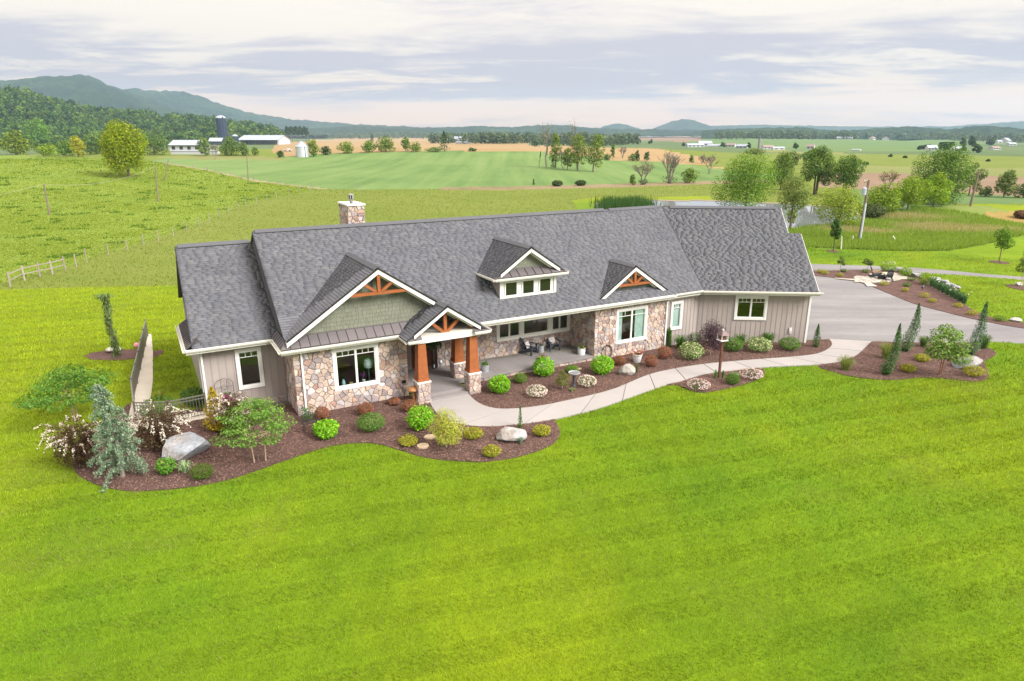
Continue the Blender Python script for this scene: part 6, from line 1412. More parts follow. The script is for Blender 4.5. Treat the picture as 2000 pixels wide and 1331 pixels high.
# things seen through the big left window
pv = HW(2.05, .22, .98); o = thing('vase', 'pale blue vase on the sill inside the big left window', 'vase', pv); b = MB(); b.lathe([(.05, 0), (.09, .08), (.08, .2), (.04, .28), (.05, .31)], 12); b.build('vase_body', pm('blue_glaze', (.45, .62, .72), .3, .5), o)
pv = HW(3.0, .24, .98); o = thing('orchid', 'purple potted flower inside the right pane of the big left window', 'flower', pv); b = MB(); b.lathe([(.06, 0), (.08, .14)], 10); b.build('pot', M_WPOT, o)
C = np.stack([RNG.normal(0, .07, 40), RNG.normal(0, .04, 40), RNG.uniform(.2, .5, 40)], 1); link('blossom', leaf_mesh('blossom', [leaf_arrays(C, .07, tints(40, (.40, .10, .45), .2))]), M_PETAL, o)
pv = HW(3.35, .5, .9); o = thing('table_lamp', 'round white lamp inside the right pane of the big left window', 'lamp', pv); b = MB(); b.lathe([(.1, 0), (.1, .03), (.03, .06), (.03, .7)], 10); b.build('lamp_base', M_GALV, o); b = MB(); b.lathe([(.20, .7), (.24, .85), (.20, 1.05), (.1, 1.12)], 14); b.build('lamp_shade', M_WPOT, o)
pv = HW(2.4, .22, .98); o = thing('sill_box', 'small yellow box on the sill inside the big left window', 'box', pv, HTH); b = MB(); b.box(-.08, .08, -.05, .05, 0, .10); b.box(-.082, .082, -.052, .052, .10, .125, .8); b.build('box_body', M_TAN, o)
ORD = ('first', 'second', 'third', 'fourth', 'fifth', 'sixth', 'seventh', 'eighth', 'ninth')

# ------------------------------------------------------------------ field trees
def field_tree(px, pb, w, h, label, c, hi=None, clear=.15, nl=14, stems=1, lean=0., dens=1.0, kind='field_tree', shell=.4, flat_=1., rs=.30, bark=(.13, .10, .075), tr=.02, group='trees in the fields', hif=.25, nb=7, droop=0, dz=0.):
    p = G(px, pb); s = mpp(p); o = thing(kind, label, 'tree', p, 0, group); Wm, Hm = w * s, h * s; c = (c[0] * 1.08, c[1] * 1.22, c[2] * .85); hi = None if hi is None else (hi[0] * 1.1, hi[1] * 1.2, hi[2] * .8)
    lobes = lobes_for(Wm, Hm * (1 - clear), Hm * clear, nl, rs, flat_)
    if lean: lobes = [((a[0] + lean * a[2], a[1], a[2]), r) for a, r in lobes]
    size = max(.12, 2.4 * s); n = int(min(15000, max(160, dens * w * h * 1.7)))
    link('crown', leaf_mesh('crown', crown_parts(lobes, n, size, c, .3, hi, hif, shell, .5, .7, droop)), M_LEAF, o)
    link('trunk', trunk_mesh('trunk', Hm * (clear + .4), max(.1, Hm * tr), lobes, (lean * Hm * .4, 0), stems, bark, Hm * .03, nb), M_BARK, o)
    return o
def bare_tree(px, pb, w, h, label, c=(.20, .18, .15), leafc=None, nleaf=120, stems=3, kind='bare_tree', spread_=1.0, ivy=None, group='bare trees in the fields'):
    p = G(px, pb); s = mpp(p); o = thing(kind, label, 'tree', p, 0, group); Wm, Hm = w * s, h * s; b = MB(); tips = []
    def grow(a, d, l, r, lev):
        e = a + d * l; b.tube([a, a.lerp(e, .5) + Vector((random.gauss(0, .04) * l, random.gauss(0, .04) * l, 0)), e], [r, r * .8, r * .62], 5 if lev < 2 else 3, c, False)
        if lev == 3: tips.append(e); return
        for k in range(3 if lev else 4):
            nd = (d + Vector((random.gauss(0, .45) * spread_, random.gauss(0, .45) * spread_, random.uniform(-.05, .35)))).normalized(); grow(a + d * l * random.uniform(.6, 1), nd, l * random.uniform(.55, .78), max(r * .55, .35 * s), lev + 1)
    for k in range(stems):
        a = k * 6.28 / max(1, stems) + .5; t = .32 * spread_ * Wm / Hm if stems > 1 else .03
        grow(Vector((math.cos(a) * .02 * Hm, math.sin(a) * .02 * Hm, -.1)), Vector((math.cos(a) * t, math.sin(a) * t, 1)).normalized(), Hm * .40, max(.02 * Hm, .6 * s), 0)
    zmax = max(v[2] for v in b.v); k = Hm / zmax; b.v = [(v[0], v[1], v[2] * k) for v in b.v]; b.build('branches', M_BARK, o)
    if leafc: 
        C = np.array([(t.x, t.y, t.z * k) for t in tips]); C = C[RNG.integers(0, len(C), nleaf)] + RNG.normal(0, .05 * Hm, (nleaf, 3)); link('crown', leaf_mesh('crown', [leaf_arrays(C, max(.15, 2.2 * s), tints(nleaf, leafc, .3))]), M_LEAF, o)
    if ivy:
        C, d = ball_pts(160, (0, 0, Hm * ivy[1]), (Wm * ivy[0], Wm * ivy[0], Hm * ivy[1]), .5); link('ivy', leaf_mesh('ivy', [leaf_arrays(C, 2.4 * s, tints(160, (.03, .06, .018)), d)]), M_LEAF, o)
    return o
def conifer_tree(px, pb, w, h, label, c=(.035, .075, .025), group='conifers in the fields'):
    p = G(px, pb); s = mpp(p); o = thing('conifer_tree', label, 'tree', p, 0, group); n = int(min(900, 60 + w * h * .5)); Wm, Hm = w * s, h * s
    t = RNG.uniform(.04, 1, n); a = RNG.uniform(0, 6.283, n); r = Wm * .5 * (1 - t) ** .8 * RNG.uniform(.3, 1.05, n) * (1 + .3 * np.sin(t * 40)); C = np.stack([np.cos(a) * r, np.sin(a) * r, t * Hm], 1)
    link('crown', leaf_mesh('crown', [leaf_arrays(C, max(.3, 2.6 * s), tints(n, c, .35), None, .3, .5, 1)]), M_NEEDLE, o); b = MB(); b.tube([(0, 0, -.1), (0, 0, Hm * .95)], [.02 * Hm, .004 * Hm], 5, (.1, .075, .05)); b.build('trunk', M_BARK, o); return o
MID, MIDH = (.075, .130, .022), (.14, .19, .035); YG, YGH = (.130, .185, .018), (.20, .23, .02); GR, GRH = (.080, .125, .045), (.12, .16, .06); DK = (.035, .070, .022)
field_tree(252, 346, 90, 92, 'lone rounded yellow green tree on the pasture rise, largest tree of the pasture', (.145, .180, .010), (.23, .23, .012), .14, 18, dens=1.2)
for a in [
 (33, 303, 42, 36, 'low spreading yellow green tree at the left picture edge below the wood', (.105, .135, .020), YGH), (80, 289, 40, 42, 'bright green pointed tree in front of the dark wood', (.085, .165, .025), (.13, .21, .03)),
 (96, 305, 44, 20, 'low pale green bush along the pasture fence, left of the small gold tree', YG, YGH), (130, 305, 30, 24, 'green bush just left of the small gold tree', MID, MIDH), (154, 306, 24, 32, 'small golden tree on the far pasture edge', (.22, .20, .02), (.3, .27, .03)),
 (153, 284, 26, 30, 'round dark green tree behind the small golden tree', (.055, .115, .035), GRH), (188, 301, 46, 34, 'drooping grey green willow left of the lone pasture tree', (.075, .115, .050), GRH), (302, 303, 58, 36, 'dusky green clump right of the lone pasture tree', (.060, .100, .040), GRH),
 (401, 305, 26, 30, 'light green round tree before the dairy barn, left of the bare one', (.105, .150, .050), GRH), (452, 304, 42, 32, 'green tree pair at the foot of the blue silo', (.085, .125, .045), GRH), (478, 305, 20, 22, 'small green tree right of the silo trees', (.08, .12, .04), GRH),
 (499, 304, 14, 15, 'small round green tree by the farm drive', MID, MIDH), (549, 308, 14, 13, 'dark round bush near the grain bin', DK, None), (612, 306, 26, 30, 'bright tree hiding the right side of the grain bin', (.105, .145, .030), YGH), (637, 303, 24, 16, 'dark green round tree right of the grain bin', DK, None),
 (677, 300, 36, 22, 'pale round tree on the crop crest, left of the tallest ones', (.11, .15, .04), YGH), (720, 298, 30, 22, 'mid green tree on the crop crest', MID, MIDH), (753, 297, 38, 28, 'largest pale green tree on the crop crest', (.125, .165, .045), (.18, .21, .06)), (793, 296, 20, 26, 'narrow tree at the left of the crest thicket', MID, MIDH),
 (812, 297, 24, 18, 'low bush at the right of the crest thicket', (.10, .14, .03), YGH), (848, 297, 36, 9, 'grey scrub left of the dark crest conifer', GR, GRH), (922, 296, 20, 7, 'low dark bush alone on the crop crest', DK, None),
 (1085, 328, 24, 62, 'thin leafy tree second in the hillside clump', (.100, .125, .035), YGH), (1108, 331, 26, 40, 'low leafy growth in the middle of the hillside clump', (.09, .12, .035), YGH), (1128, 333, 40, 66, 'tall ivy leaved tree in the hillside clump below the bare crown', (.085, .115, .035), YGH), (1158, 336, 40, 68, 'leaning olive tree at the right of the hillside clump', (.085, .120, .035), YGH),
 (1185, 313, 18, 12, 'small dark bush at the right end of the crop hill', GR, GRH), (1197, 312, 10, 28, 'slim feathery tree beyond the crop hill', (.10, .14, .05), GRH), (1235, 315, 18, 14, 'pale bush on the tan field edge, left of the dark pair', (.11, .14, .05), None), (1244, 315, 12, 19, 'dark upright tree on the tan field edge', DK, None), (1263, 315, 12, 17, 'second dark tree on the tan field edge', DK, None),
 (1235, 362, 14, 20, 'small green bush left of the grey thicket tree', MID, MIDH), (1347, 358, 34, 28, 'small round orchard like green tree by the straw strip', (.09, .145, .03), YGH), (1350, 318, 10, 14, 'little round green tree on the tan field right of the bare trees', MID, None),
 (1455, 412, 122, 108, 'very large full green tree behind the right end of the roof ridge', (.085, .155, .022), (.16, .22, .03)), (1524, 371, 48, 66, 'green tree right behind the very large tree', (.080, .125, .028), MIDH), (1592, 380, 62, 82, 'dark leaning pond side tree with open trunks, left of a pair', (.070, .115, .030), MIDH), (1648, 384, 54, 70, 'dark pond side tree with open trunks, right of a pair', (.060, .110, .026), MIDH),
 (1543, 446, 62, 96, 'pale thin leaved tree at the pond edge beside the garage roof', (.135, .170, .060), (.19, .21, .08)), (1638, 439, 92, 70, 'yellow green many stemmed willow on the pond shore', (.155, .200, .030), (.22, .25, .04)), (1722, 418, 70, 52, 'yellow green willow behind the transformer pole', (.130, .185, .022), YGH), (1772, 410, 66, 58, 'round bright willow in the middle of the bank row', (.125, .190, .018), YGH), (1822, 404, 62, 54, 'round bright willow at the right of the bank row', (.120, .190, .018), YGH),
 (1836, 400, 92, 96, 'big rounded green oak behind the bank willows', (.070, .130, .026), MIDH), (1780, 385, 34, 30, 'green lower tree left of the big oak', (.075, .125, .03), MIDH), (1892, 382, 36, 50, 'thin tree with twiggy top right of the big oak', (.085, .115, .045), GRH), (1960, 386, 32, 42, 'small tree on the brown field edge near the right', (.08, .115, .03), MIDH), (1998, 387, 26, 24, 'bush at the right picture edge below the brown field', GR, GRH),
 (1925, 384, 22, 16, 'low hedge bush between the right pole and the small field tree', GR, GRH), (1545, 440, 20, 30, 'small shrub on the pond shore between the two willows', (.12, .17, .035), YGH), (1476, 303, 40, 12, 'brownish low tree above the very large tree', (.10, .10, .05), GRH), (1545, 330, 30, 30, 'brown green tree behind the pond side pair', (.08, .095, .04), GRH), (1583, 322, 32, 26, 'bright tree far behind the left pond side tree', (.09, .15, .04), MIDH)]:
    px, pb, w, h, lb, c, hi = a
    sp_ = 'pond side' in lb
    field_tree(px, pb, w, h, lb, c, hi, clear=.22 if sp_ else (.3 if 'pale thin' in lb else .06 if h < 40 else .1), nl=16 if h > 60 else 9, stems=3 if ('many' in lb or sp_) else 1, dens=.6 if ('clump' in lb or 'pale thin' in lb or 'many stemmed' in lb or 'thin' in lb) else .9, lean=.12 if 'leaning olive' in lb else 0, shell=.45, kind='field_tree' if h > 24 else 'field_bush', rs=.24 if (sp_ or 'thin' in lb or 'clump' in lb) else .32)
ball_shrub(1700, 427, 42, 22, 'dark olive bush on the bank left of the transformer pole', (.055, .075, .025), .3, 700, None, group=None, kind='field_bush', near=False)
ball_shrub(1997, 428, 24, 16, 'reddish brown bush on the bare earth at the right edge', (.13, .07, .04), .3, 500, None, group=None, kind='field_bush', near=False)
ball_shrub(1720, 380 + 322 - 380, 1, 1, 'x', DK, .3, 4, near=False) if False else None
for k, (px, pb, w, h) in enumerate([(1088, 365, 20, 5), (1134, 364, 19, 5)]):
    ball_shrub(px, pb, w, h, 'dark bramble patch on the straw strip, ' + ('left one below the hillside clump' if k == 0 else 'right one below the leaning tree'), (.04, .065, .018), .4, 300, None, group='bramble patches', kind='bramble', near=False)
conifer_tree(868, 296, 26, 36, 'dark open conifer standing up on the crop crest'); conifer_tree(1081, 328, 15, 20, 'small dark cedar at the foot of the hillside clump'); conifer_tree(1042, 362, 6, 11, 'tiny cedar at the fence below the crop hill'); conifer_tree(727, 277, 8, 12, 'far dark conifer on the tan field, left of the crest')
for k, px in enumerate((563, 572, 581, 590, 598)):
    field_tree(px, 277, 13, 26, '%s tall dark pine from the left in the row behind the grain bin' % ORD[k], (.030, .055, .028), None, .45, 5, dens=1, kind='pine_tree', group='pine row behind the grain bin', tr=.018)
bare_tree(1066, 328, 30, 84, 'tall bare tree in the hillside clump, first tall one from the left', leafc=(.12, .12, .04), nleaf=130, stems=1, spread_=.7); bare_tree(1053, 327, 6, 30, 'short dead snag at the left of the hillside clump', stems=1, spread_=.25); bare_tree(1126, 330, 40, 86, 'tall bare crowned tree rising from the middle of the hillside clump', leafc=(.13, .13, .05), nleaf=160, stems=1, spread_=.8)
bare_tree(1100, 330, 34, 34, 'leaning grey dead stems in the hillside clump', stems=2); bare_tree(1308, 359, 48, 62, 'wide bare tree with many rising limbs and dark ivy at its foot', stems=6, ivy=(.32, .13), spread_=.9); bare_tree(1256, 361, 44, 46, 'grey brown thicket tree left of the wide bare tree', leafc=(.14, .14, .06), nleaf=380, stems=4, ivy=(.2, .12))
bare_tree(1385, 340, 36, 34, 'pale twiggy tree left of the very large green tree', leafc=(.15, .15, .08), nleaf=200, stems=3); bare_tree(1216, 309, 16, 22, 'small grey bare tree on the tan field edge'); bare_tree(1733, 374, 40, 32, 'small round russet twigged tree on the brown field', leafc=(.17, .14, .05), nleaf=380, stems=3); bare_tree(420, 312, 18, 26, 'small bare tree before the dairy barn', stems=2); bare_tree(1371, 320, 18, 14, 'small brown twiggy tree on the tan field by the very large tree', leafc=(.12, .10, .06), nleaf=120)
# reeds by the pond
x_ = []; 
for k in range(2600):
    g = G(RNG.uniform(1178, 1262), RNG.uniform(394, 408)) if k % 13 == 0 else None
    if g is not None: base_ = g
    x_.append((base_.x + RNG.normal(0, 1.2), base_.y + RNG.normal(0, 1.0)))
x_ = np.array(x_); n = len(x_); blades('reeds', x_[:, 0], x_[:, 1], np.full(n, -.15), RNG.uniform(1.0, 1.9, n), RNG.uniform(.06, .14, n), np.array([.045, .105, .028])[None] * RNG.uniform(.6, 1.3, (n, 1)), .15)
boulder(1223, 411, 24, 6, 'white rocks showing over the roof ridge by the reeds', (.6, .58, .55), near=False, group=None, seed=77)

# ------------------------------------------------------------------ woods as masses
def crown_protos(n, leaves=120):
    P_ = []
    for k in range(n):
        lob = lobes_for(1.0, .95, .05, 6, .36); V = []
        for p_ in crown_parts(lob, leaves, .24, (1 / LEAFK, 1 / LEAFK, 1 / LEAFK), .25, None, 0, .55, .6, .8): V.append(p_)
        P_.append((np.concatenate([v[0] for v in V]), np.concatenate([v[1] for v in V])))
    return P_
PROTO = crown_protos(6); PROTO_S = crown_protos(4, 22)
def woodland(name, pos, hgt, colors, protos=PROTO, wide=.85):
    Vs = []; Ts = []
    for (x, y, z), h in zip(pos, hgt):
        v, t = random.choice(protos); a = random.uniform(0, 6.28); ca, sa = math.cos(a), math.sin(a); w = h * wide * random.uniform(.8, 1.2)
        Vs.append(np.stack([x + (v[:, 0] * ca - v[:, 1] * sa) * w, y + (v[:, 0] * sa + v[:, 1] * ca) * w, z + v[:, 2] * h - .05 * h], 1)); Ts.append(t * np.array(random.choice(colors))[None] * random.uniform(.75, 1.25))
    V = np.concatenate(Vs); link(name, fmesh(name, V, np.arange(len(V)).reshape(-1, 4), np.concatenate(Ts)), M_LEAF, None, 'stuff')
WC = [(.060, .135, .024), (.080, .170, .028), (.115, .215, .030), (.042, .095, .026), (.085, .155, .032), (.155, .245, .034)]
hill_o = [o for o in COL.objects if o.name.startswith('hill')][0]; hv_ = np.empty(len(hill_o.data.vertices) * 3, np.float32); hill_o.data.vertices.foreach_get('co', hv_); hv_ = hv_.reshape(-1, 3)
d_ = np.hypot(hv_[:, 0], hv_[:, 1]); m_ = (d_ < 1790) & (hv_[:, 0] / hv_[:, 1] > -.86); idx = np.nonzero(m_)[0]; w_ = 1.0 / (d_[idx] ** 1.3); idx = RNG.choice(idx, 2600, replace=True, p=w_ / w_.sum())
pos = hv_[idx] + np.stack([RNG.normal(0, 7, len(idx)), RNG.normal(0, 7, len(idx)), np.zeros(len(idx)) - 1], 1)
woodland('woodland', pos, RNG.uniform(11, 20, len(idx)), WC)
def belt(name, x0, x1, y0, y1, n, h0, h1, cols=WC, protos=PROTO_S, lim=None):
    pos = []; 
    for k in range(n):
        px = random.uniform(x0, x1); t = (px - x0) / (x1 - x0); pos.append(G(px, (y0[0] * (1 - t) + y0[1] * t) + random.random() * ((y1[0] - y0[0]) * (1 - t) + (y1[1] - y0[1]) * t)))
    woodland(name, [tuple(p) for p in pos], RNG.uniform(h0, h1, n), cols, protos, 1.0)
belt('woodland', -80, 335, (292, 287), (280, 277), 420, 8, 15, protos=PROTO)
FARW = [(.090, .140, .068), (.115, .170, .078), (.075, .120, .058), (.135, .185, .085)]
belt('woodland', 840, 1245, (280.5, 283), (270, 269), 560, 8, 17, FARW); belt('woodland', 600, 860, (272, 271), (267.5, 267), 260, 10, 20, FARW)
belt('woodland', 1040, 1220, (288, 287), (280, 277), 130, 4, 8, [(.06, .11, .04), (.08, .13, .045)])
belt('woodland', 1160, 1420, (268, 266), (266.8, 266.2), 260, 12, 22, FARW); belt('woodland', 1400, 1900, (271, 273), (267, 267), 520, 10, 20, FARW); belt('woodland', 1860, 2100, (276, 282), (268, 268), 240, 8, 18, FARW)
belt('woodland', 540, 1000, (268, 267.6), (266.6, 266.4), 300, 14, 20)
far_trees = [(1272, 281, 5, 8), (1268, 281.5, 4, 5), (1335, 286, 6, 7), (1412, 288, 9, 9), (1462, 290, 8, 10), (1553, 291, 12, 10), (1646, 271, 14, 12), (1692, 272, 9, 9), (1757, 272, 14, 10), (1775, 270, 14, 13), (1800, 270, 10, 9), (1828, 269.5, 14, 13), (1864, 269, 18, 14), (1880, 286, 10, 13), (1898, 287, 14, 17), (1935, 284, 14, 10), (1908, 299, 14, 13), (1882, 296, 12, 8), (1690, 322, 11, 5), (1740, 307, 8, 5), (1768, 309, 8, 4), (1870, 313, 8, 5), (1930, 316, 6, 4)]
FT = ('beside its smaller twin on the pale far field, right one', 'beside its larger twin on the pale far field, left one', 'below the pinkish far field, left of the valley farm', 'between the flat white shed and the white house cluster', 'just left of the slim grey silo', 'left of the white house alone in the valley',
      'on the ridge left of the two small ridge houses', 'left of the left ridge house', 'right of the wider ridge house', 'second right of the wider ridge house', 'third right of the wider ridge house', 'at the top of the green slope above the left windbreak', 'at the right end of the green slope crest',
      'right of the white house by the right windbreak', 'tall, right of the right windbreak', 'left of the brown roofed house on the slope', 'on the slope below the right windbreak house', 'low, below the white house right of the windbreak',
      'alone on the far pasture above the yellow strip, leftmost', 'second from the left on the far pasture above the yellow strip', 'third from the left on the far pasture above the yellow strip', 'fourth from the left on the far pasture above the yellow strip', 'rightmost on the far pasture above the yellow strip')
for k, (px, pb, w, h) in enumerate(far_trees):
    field_tree(px, pb, w, h, 'small dark tree ' + FT[k], (.045, .085, .035), None, .05, 5, dens=2, kind='valley_tree', group='far valley trees')
for k in range(9): field_tree(1794 + k * 2.7, 293 - k * .35, 4.5, 6, '%s dark cedar from the left in the windbreak left of the far white house' % ORD[k], (.028, .055, .03), None, .02, 4, dens=4, kind='cedar_tree', group='windbreak left of the far white house')
for k in range(7): field_tree(1835 + k * 4, 293.5, 7, 12, '%s dark cedar from the left in the windbreak right of the far white house' % ORD[k], (.028, .055, .03), None, .02, 4, dens=3, kind='cedar_tree', group='windbreak right of the far white house')

# ------------------------------------------------------------------ poles, wire, fences, stakes
M_POLE = pm('weathered_pole', (.20, .16, .12), .9, .15, 0, .15, 3)
M_GREY = pm('grey_metal', (.42, .46, .52), .45, .45, .3)
M_WIRE = pm('fence_wire', (.30, .29, .26), .6, .3, .3)
def pole(px, pb, tx, ty, label, r=.13, mat=None, name='utility_pole', group='wooden poles in the pasture', extra=None):
    p = G(px, pb); s = mpp(p); d = RAY(tx, ty); t = math.hypot(p.x, p.y) / math.hypot(d[0], d[1]); top = Vector((t * d[0], t * d[1], CAMH + t * d[2])) - p; o = thing(name, label, 'pole', p, 0, group)
    b = MB(); b.tube([(0, 0, -.3), top * .5, top], [r * 1.2, r, r * .8], 8); b.build('pole_shaft', mat or M_POLE, o)
    return o, top, s
P1 = pole(97, 420, 86, 360, 'leaning wooden pole at the far left of the pasture'); P2 = pole(309, 394, 303, 326, 'wooden pole in the pasture below the lone tree'); P3 = pole(321, 354, 329, 312, 'short wooden pole right of the lone pasture tree, leaning right'); P4 = pole(485, 355, 482, 302, 'wooden pole on the crop track, right of the lone tree', group=None)
o, top, s = pole(1678, 471, 1697, 352, 'tall pole carrying a grey transformer on the bank', .17, group=None)
u = top * .82; b = MB(); b.lathe([(.24, -.45), (.27, -.40), (.27, .35), (.2, .42), (.05, .45)], 12, (u.x - .42, u.y - .15, u.z)); b.box(u.x - .42 - .02, u.x - .42 + .02, u.y - .17, u.y - .13, u.z + .4, u.z + .62); b.build('transformer', M_GREY, o); b = MB(); b.bar(u + Vector((-.4, -.1, .1)), u, .06, .08); b.build('bracket', M_GREY, o)
b = MB(); b.tube([Vector((.0, -.18, 0)), top * .5 + Vector((0, -.17, 0)), top * .62 + Vector((0, -.16, 0))], .11, 8); b.build('conduit', pm('grey_conduit', (.50, .55, .60), .5, .4), o); b = MB(); b.bar(top + Vector((-.5, 0, -.25)), top + Vector((.15, 0, -.1)), .08, .1); b.build('cross_arm', M_POLE, o); b = MB(); [b.lathe([(.04, 0), (.06, .08), (.03, .16)], 8, (top.x - q_, top.y, top.z - .15)) for q_ in (.45, .2)]; b.build('insulator', M_WPOT, o)
o, top, s = pole(1895, 403, 1912, 335, 'dark leaning pole beyond the bank on the right', .16, group=None); b = MB(); b.bar(top * .95 + Vector((-.5, 0, 0)), top * .95 + Vector((.5, 0, 0)), .1, .12); b.build('cross_arm', M_POLE, o)
o = thing('overhead_wire', 'thin sagging overhead wire crossing the pasture to the left edge', 'wire', G(97, 420)); b = MB(); A_ = P1[0].location + P1[1] - o.location; B_ = P2[0].location + P2[1] - o.location; C_ = A_ + (A_ - B_) * .6 + Vector((0, 0, -1.0))
b.tube([C_, A_], .02, 4, 1, False); b.tube([A_.lerp(B_, t) - Vector((0, 0, 1.2 * 4 * t * (1 - t))) for t in np.linspace(0, 1, 12)], .02, 4, 1, False); b.build('wire', pm('pale_wire', (.30, .29, .24), .6, .3), o)
M_POST = pm('grey_fence_wood', (.30, .265, .215), .9, .15, 0, .15, 4)
def fence(name, label, pts, post_every, h, rails=(), wires=(), rail_t=.09, post_r=.07):
    g3 = [G(*p) for p in pts]; o = thing(name, label, 'fence', g3[0]); seg = []; k = 0
    pos = []
    for a_, b_ in zip(g3[:-1], g3[1:]):
        L_ = (b_ - a_).length; m = max(1, round(L_ / post_every))
        for i in range(m): q_ = a_.lerp(b_, i / m); q_.z = float(height(q_.x, q_.y)); pos.append(q_)
    pos.append(g3[-1]); pos = [p_ - o.location for p_ in pos]; hs = []
    for p_ in pos:
        hh = h * random.uniform(.92, 1.08); b = MB(); b.tube([p_ + Vector((0, 0, -.3)), p_ + Vector((random.gauss(0, .03), random.gauss(0, .03), hh))], post_r, 6, random.uniform(.8, 1.15)); b.build('post', M_POST, o)
    if rails:
        for a_, b_ in zip(pos[:-1], pos[1:]):
            for z in rails: b = MB(); b.bar(a_ + Vector((0, 0, z)), b_ + Vector((0, 0, z + random.gauss(0, .02))), .05, rail_t, (0, 0, 1), random.uniform(.85, 1.15)); b.build('rail', M_POST, o)
    if wires:
        b = MB()
        for z in wires:
            for a_, b_ in zip(pos[:-1], pos[1:]): b.tube([a_ + Vector((0, 0, z)), b_ + Vector((0, 0, z))], .006, 3, 1, False)
        b.build('wire', M_WIRE, o)
    return o
fence('rail_fence', 'short weathered wooden rail fence at the left edge of the lawn', [(20, 561), (48, 548), (78, 541), (103, 536), (128, 529)], 4.0, 1.25, (.55, 1.05), post_r=.08)
fence('wire_fence', 'wire fence on wooden posts climbing the pasture edge', [(150, 522), (170, 513), (212, 499), (250, 490), (281, 481), (310, 471), (339, 462), (388, 443), (428, 424), (480, 404), (540, 387), (606, 372)], 5.5, 1.25, (), (.45, .8, 1.15), post_r=.055)
fence('field_fence', 'thin wire fence between the pasture and the green crop', [(300, 322), (350, 327), (406, 335), (450, 344), (496, 354), (550, 362), (610, 369), (700, 373)], 9, 1.2, (), (.6, 1.1), post_r=.08)
fence('far_fence', 'distant wire fence along the top of the pasture', [(0, 304), (60, 306), (120, 308), (181, 309), (222, 311)], 14, 1.2, (), (1.0,), post_r=.08)
for px, pb, tx, ty, lb in [(1643, 487, 1644, 462, 'pale grass marker post beside the young tree'), (1664, 473, 1667, 461, 'white leaning stake left of the transformer pole'), (1751, 473, 1744, 461, 'white leaning stake on the bank slope')]:
    o, top, s = pole(px, pb, tx, ty, lb, .07, pm('white_pvc', (.66, .64, .58), .5, .4) if 'white_pvc' not in bpy.data.materials else bpy.data.materials['white_pvc'], 'marker_stake', 'marker stakes'); o['category'] = 'stake'
o = thing('pink_ball', 'small pink ball on the left lawn beside the mulch ring', 'ball', ground0(268, 680)); b = MB(); b.lathe([(.0, 0), (.12, .05), (.17, .17), (.12, .29), (.0, .34)], 12); b.build('ball', pm('pink_plastic', (.7, .28, .34), .4, .4), o)

# ------------------------------------------------------------------ farm buildings in the distance
M_BW = pm('barn_white', (.46, .47, .49), .7, .3, 0, .06, .3); M_BR = pm('barn_roof', (.34, .385, .45), .45, .4, .2, .08, .2); M_BD = pm('barn_dark', (.05, .055, .065), .8, .2); M_BRED = pm('barn_brown_roof', (.26, .20, .18), .8, .2); M_SILO = pm('silo_blue', (.020, .032, .075), .4, .5, .1, .06, .3)
def barn(px0, px1, pb, wall_px, roof_px, label, depth=.5, roofm=None, wallm=None, wins=0, openf=False, name='farm_building', cat='barn', rot=0., group=None):
    a = G(px0, pb); b_ = G(px1, pb); c = (a + b_) / 2; c.z = min(a.z, b_.z); s = mpp(c); L_ = (px1 - px0) * s; d = max(6 * s, depth * L_); h = wall_px * s; r = roof_px * s; o = thing(name, label, cat, c, math.atan2(b_.y - a.y, b_.x - a.x) + rot, group)
    m = MB(); x = L_ / 2
    if openf: m.box(-x, x, d * .6, d, -1, h); m.box(-x, -x + .04 * L_, 0, d * .6, -1, h); m.box(x - .04 * L_, x, 0, d * .6, -1, h)
    else: m.box(-x, x, 0, d, -1, h)
    for e in (-x, x): m.slab([(e, 0, h), (e, d, h), (e, d / 2, h + r)], (.02 * (1 if e < 0 else -1) * L_, 0, 0))
    m.build('wall', wallm or M_BW, o)
    m = MB(); e = .02 * L_; y0 = -.08 * d; zz_ = h - .16 * r
    m.slab([(-x - e, y0, zz_), (x + e, y0, zz_), (x + e, d / 2, h + r), (-x - e, d / 2, h + r)], (0, 0, .25 * s)); m.slab([(-x - e, d - y0, zz_), (x + e, d - y0, zz_), (x + e, d / 2, h + r), (-x - e, d / 2, h + r)], (0, 0, .25 * s)); m.build('roof', roofm or M_BR, o)
    if openf:
        for k in range(1, 12): m = MB(); xx = -x + L_ * k / 12; m.box(xx - .15 * s, xx + .15 * s, -.05, .2 * s, -1, h); m.build('barn_post', M_BW, o)
    for k in range(wins):
        xx = -x + L_ * (k + .5) / wins; m = MB(); m.box(xx - .22 * L_ / wins, xx + .22 * L_ / wins, -.12 * s, .1, h * .30, h * .75); m.build('window', M_BD, o)
    return o
barn(388, 443, 280, 6, 5, 'white dairy barn left of the blue silo, behind the low shed', .35, wins=5); barn(336, 389, 297, 12, 7, 'white farm shed with a pale gable roof at the far left of the farm', .7, wins=4)
barn(338, 420, 302, 6, 1, 'low pale feed wall building in front of the farm shed', .12, wins=0); barn(410, 432, 284, 7, 5, 'dark gabled little shed left of the silo', .8, M_BR, M_BD, 1)
barn(466, 546, 283, 9, 7, 'long open sided white roofed cattle barn right of the silo', .45, openf=True)
o = thing('silo', 'tall dark blue silo with a pale dome at the dairy farm', 'silo', G(437, 281)); s = mpp(o.location); b = MB(); b.lathe([(8.6 * s, -1), (8.6 * s, 42 * s)], 20)
for k in range(9): b.lathe([(8.8 * s, (4 + k * 4.2) * s), (8.8 * s, (4.4 + k * 4.2) * s)], 20, t=1.6)
b.build('silo_wall', M_SILO, o); b = MB(); b.lathe([(8.8 * s, 42 * s), (7.2 * s, 44.4 * s), (3.6 * s, 46 * s), (.5 * s, 46.6 * s)], 20); b.build('silo_dome', M_BR, o); b = MB(); b.tube([(6 * s, -6.6 * s, 0), (6 * s, -6.6 * s, 44 * s)], 1.1 * s, 6); b.build('filler_pipe', M_BD, o)
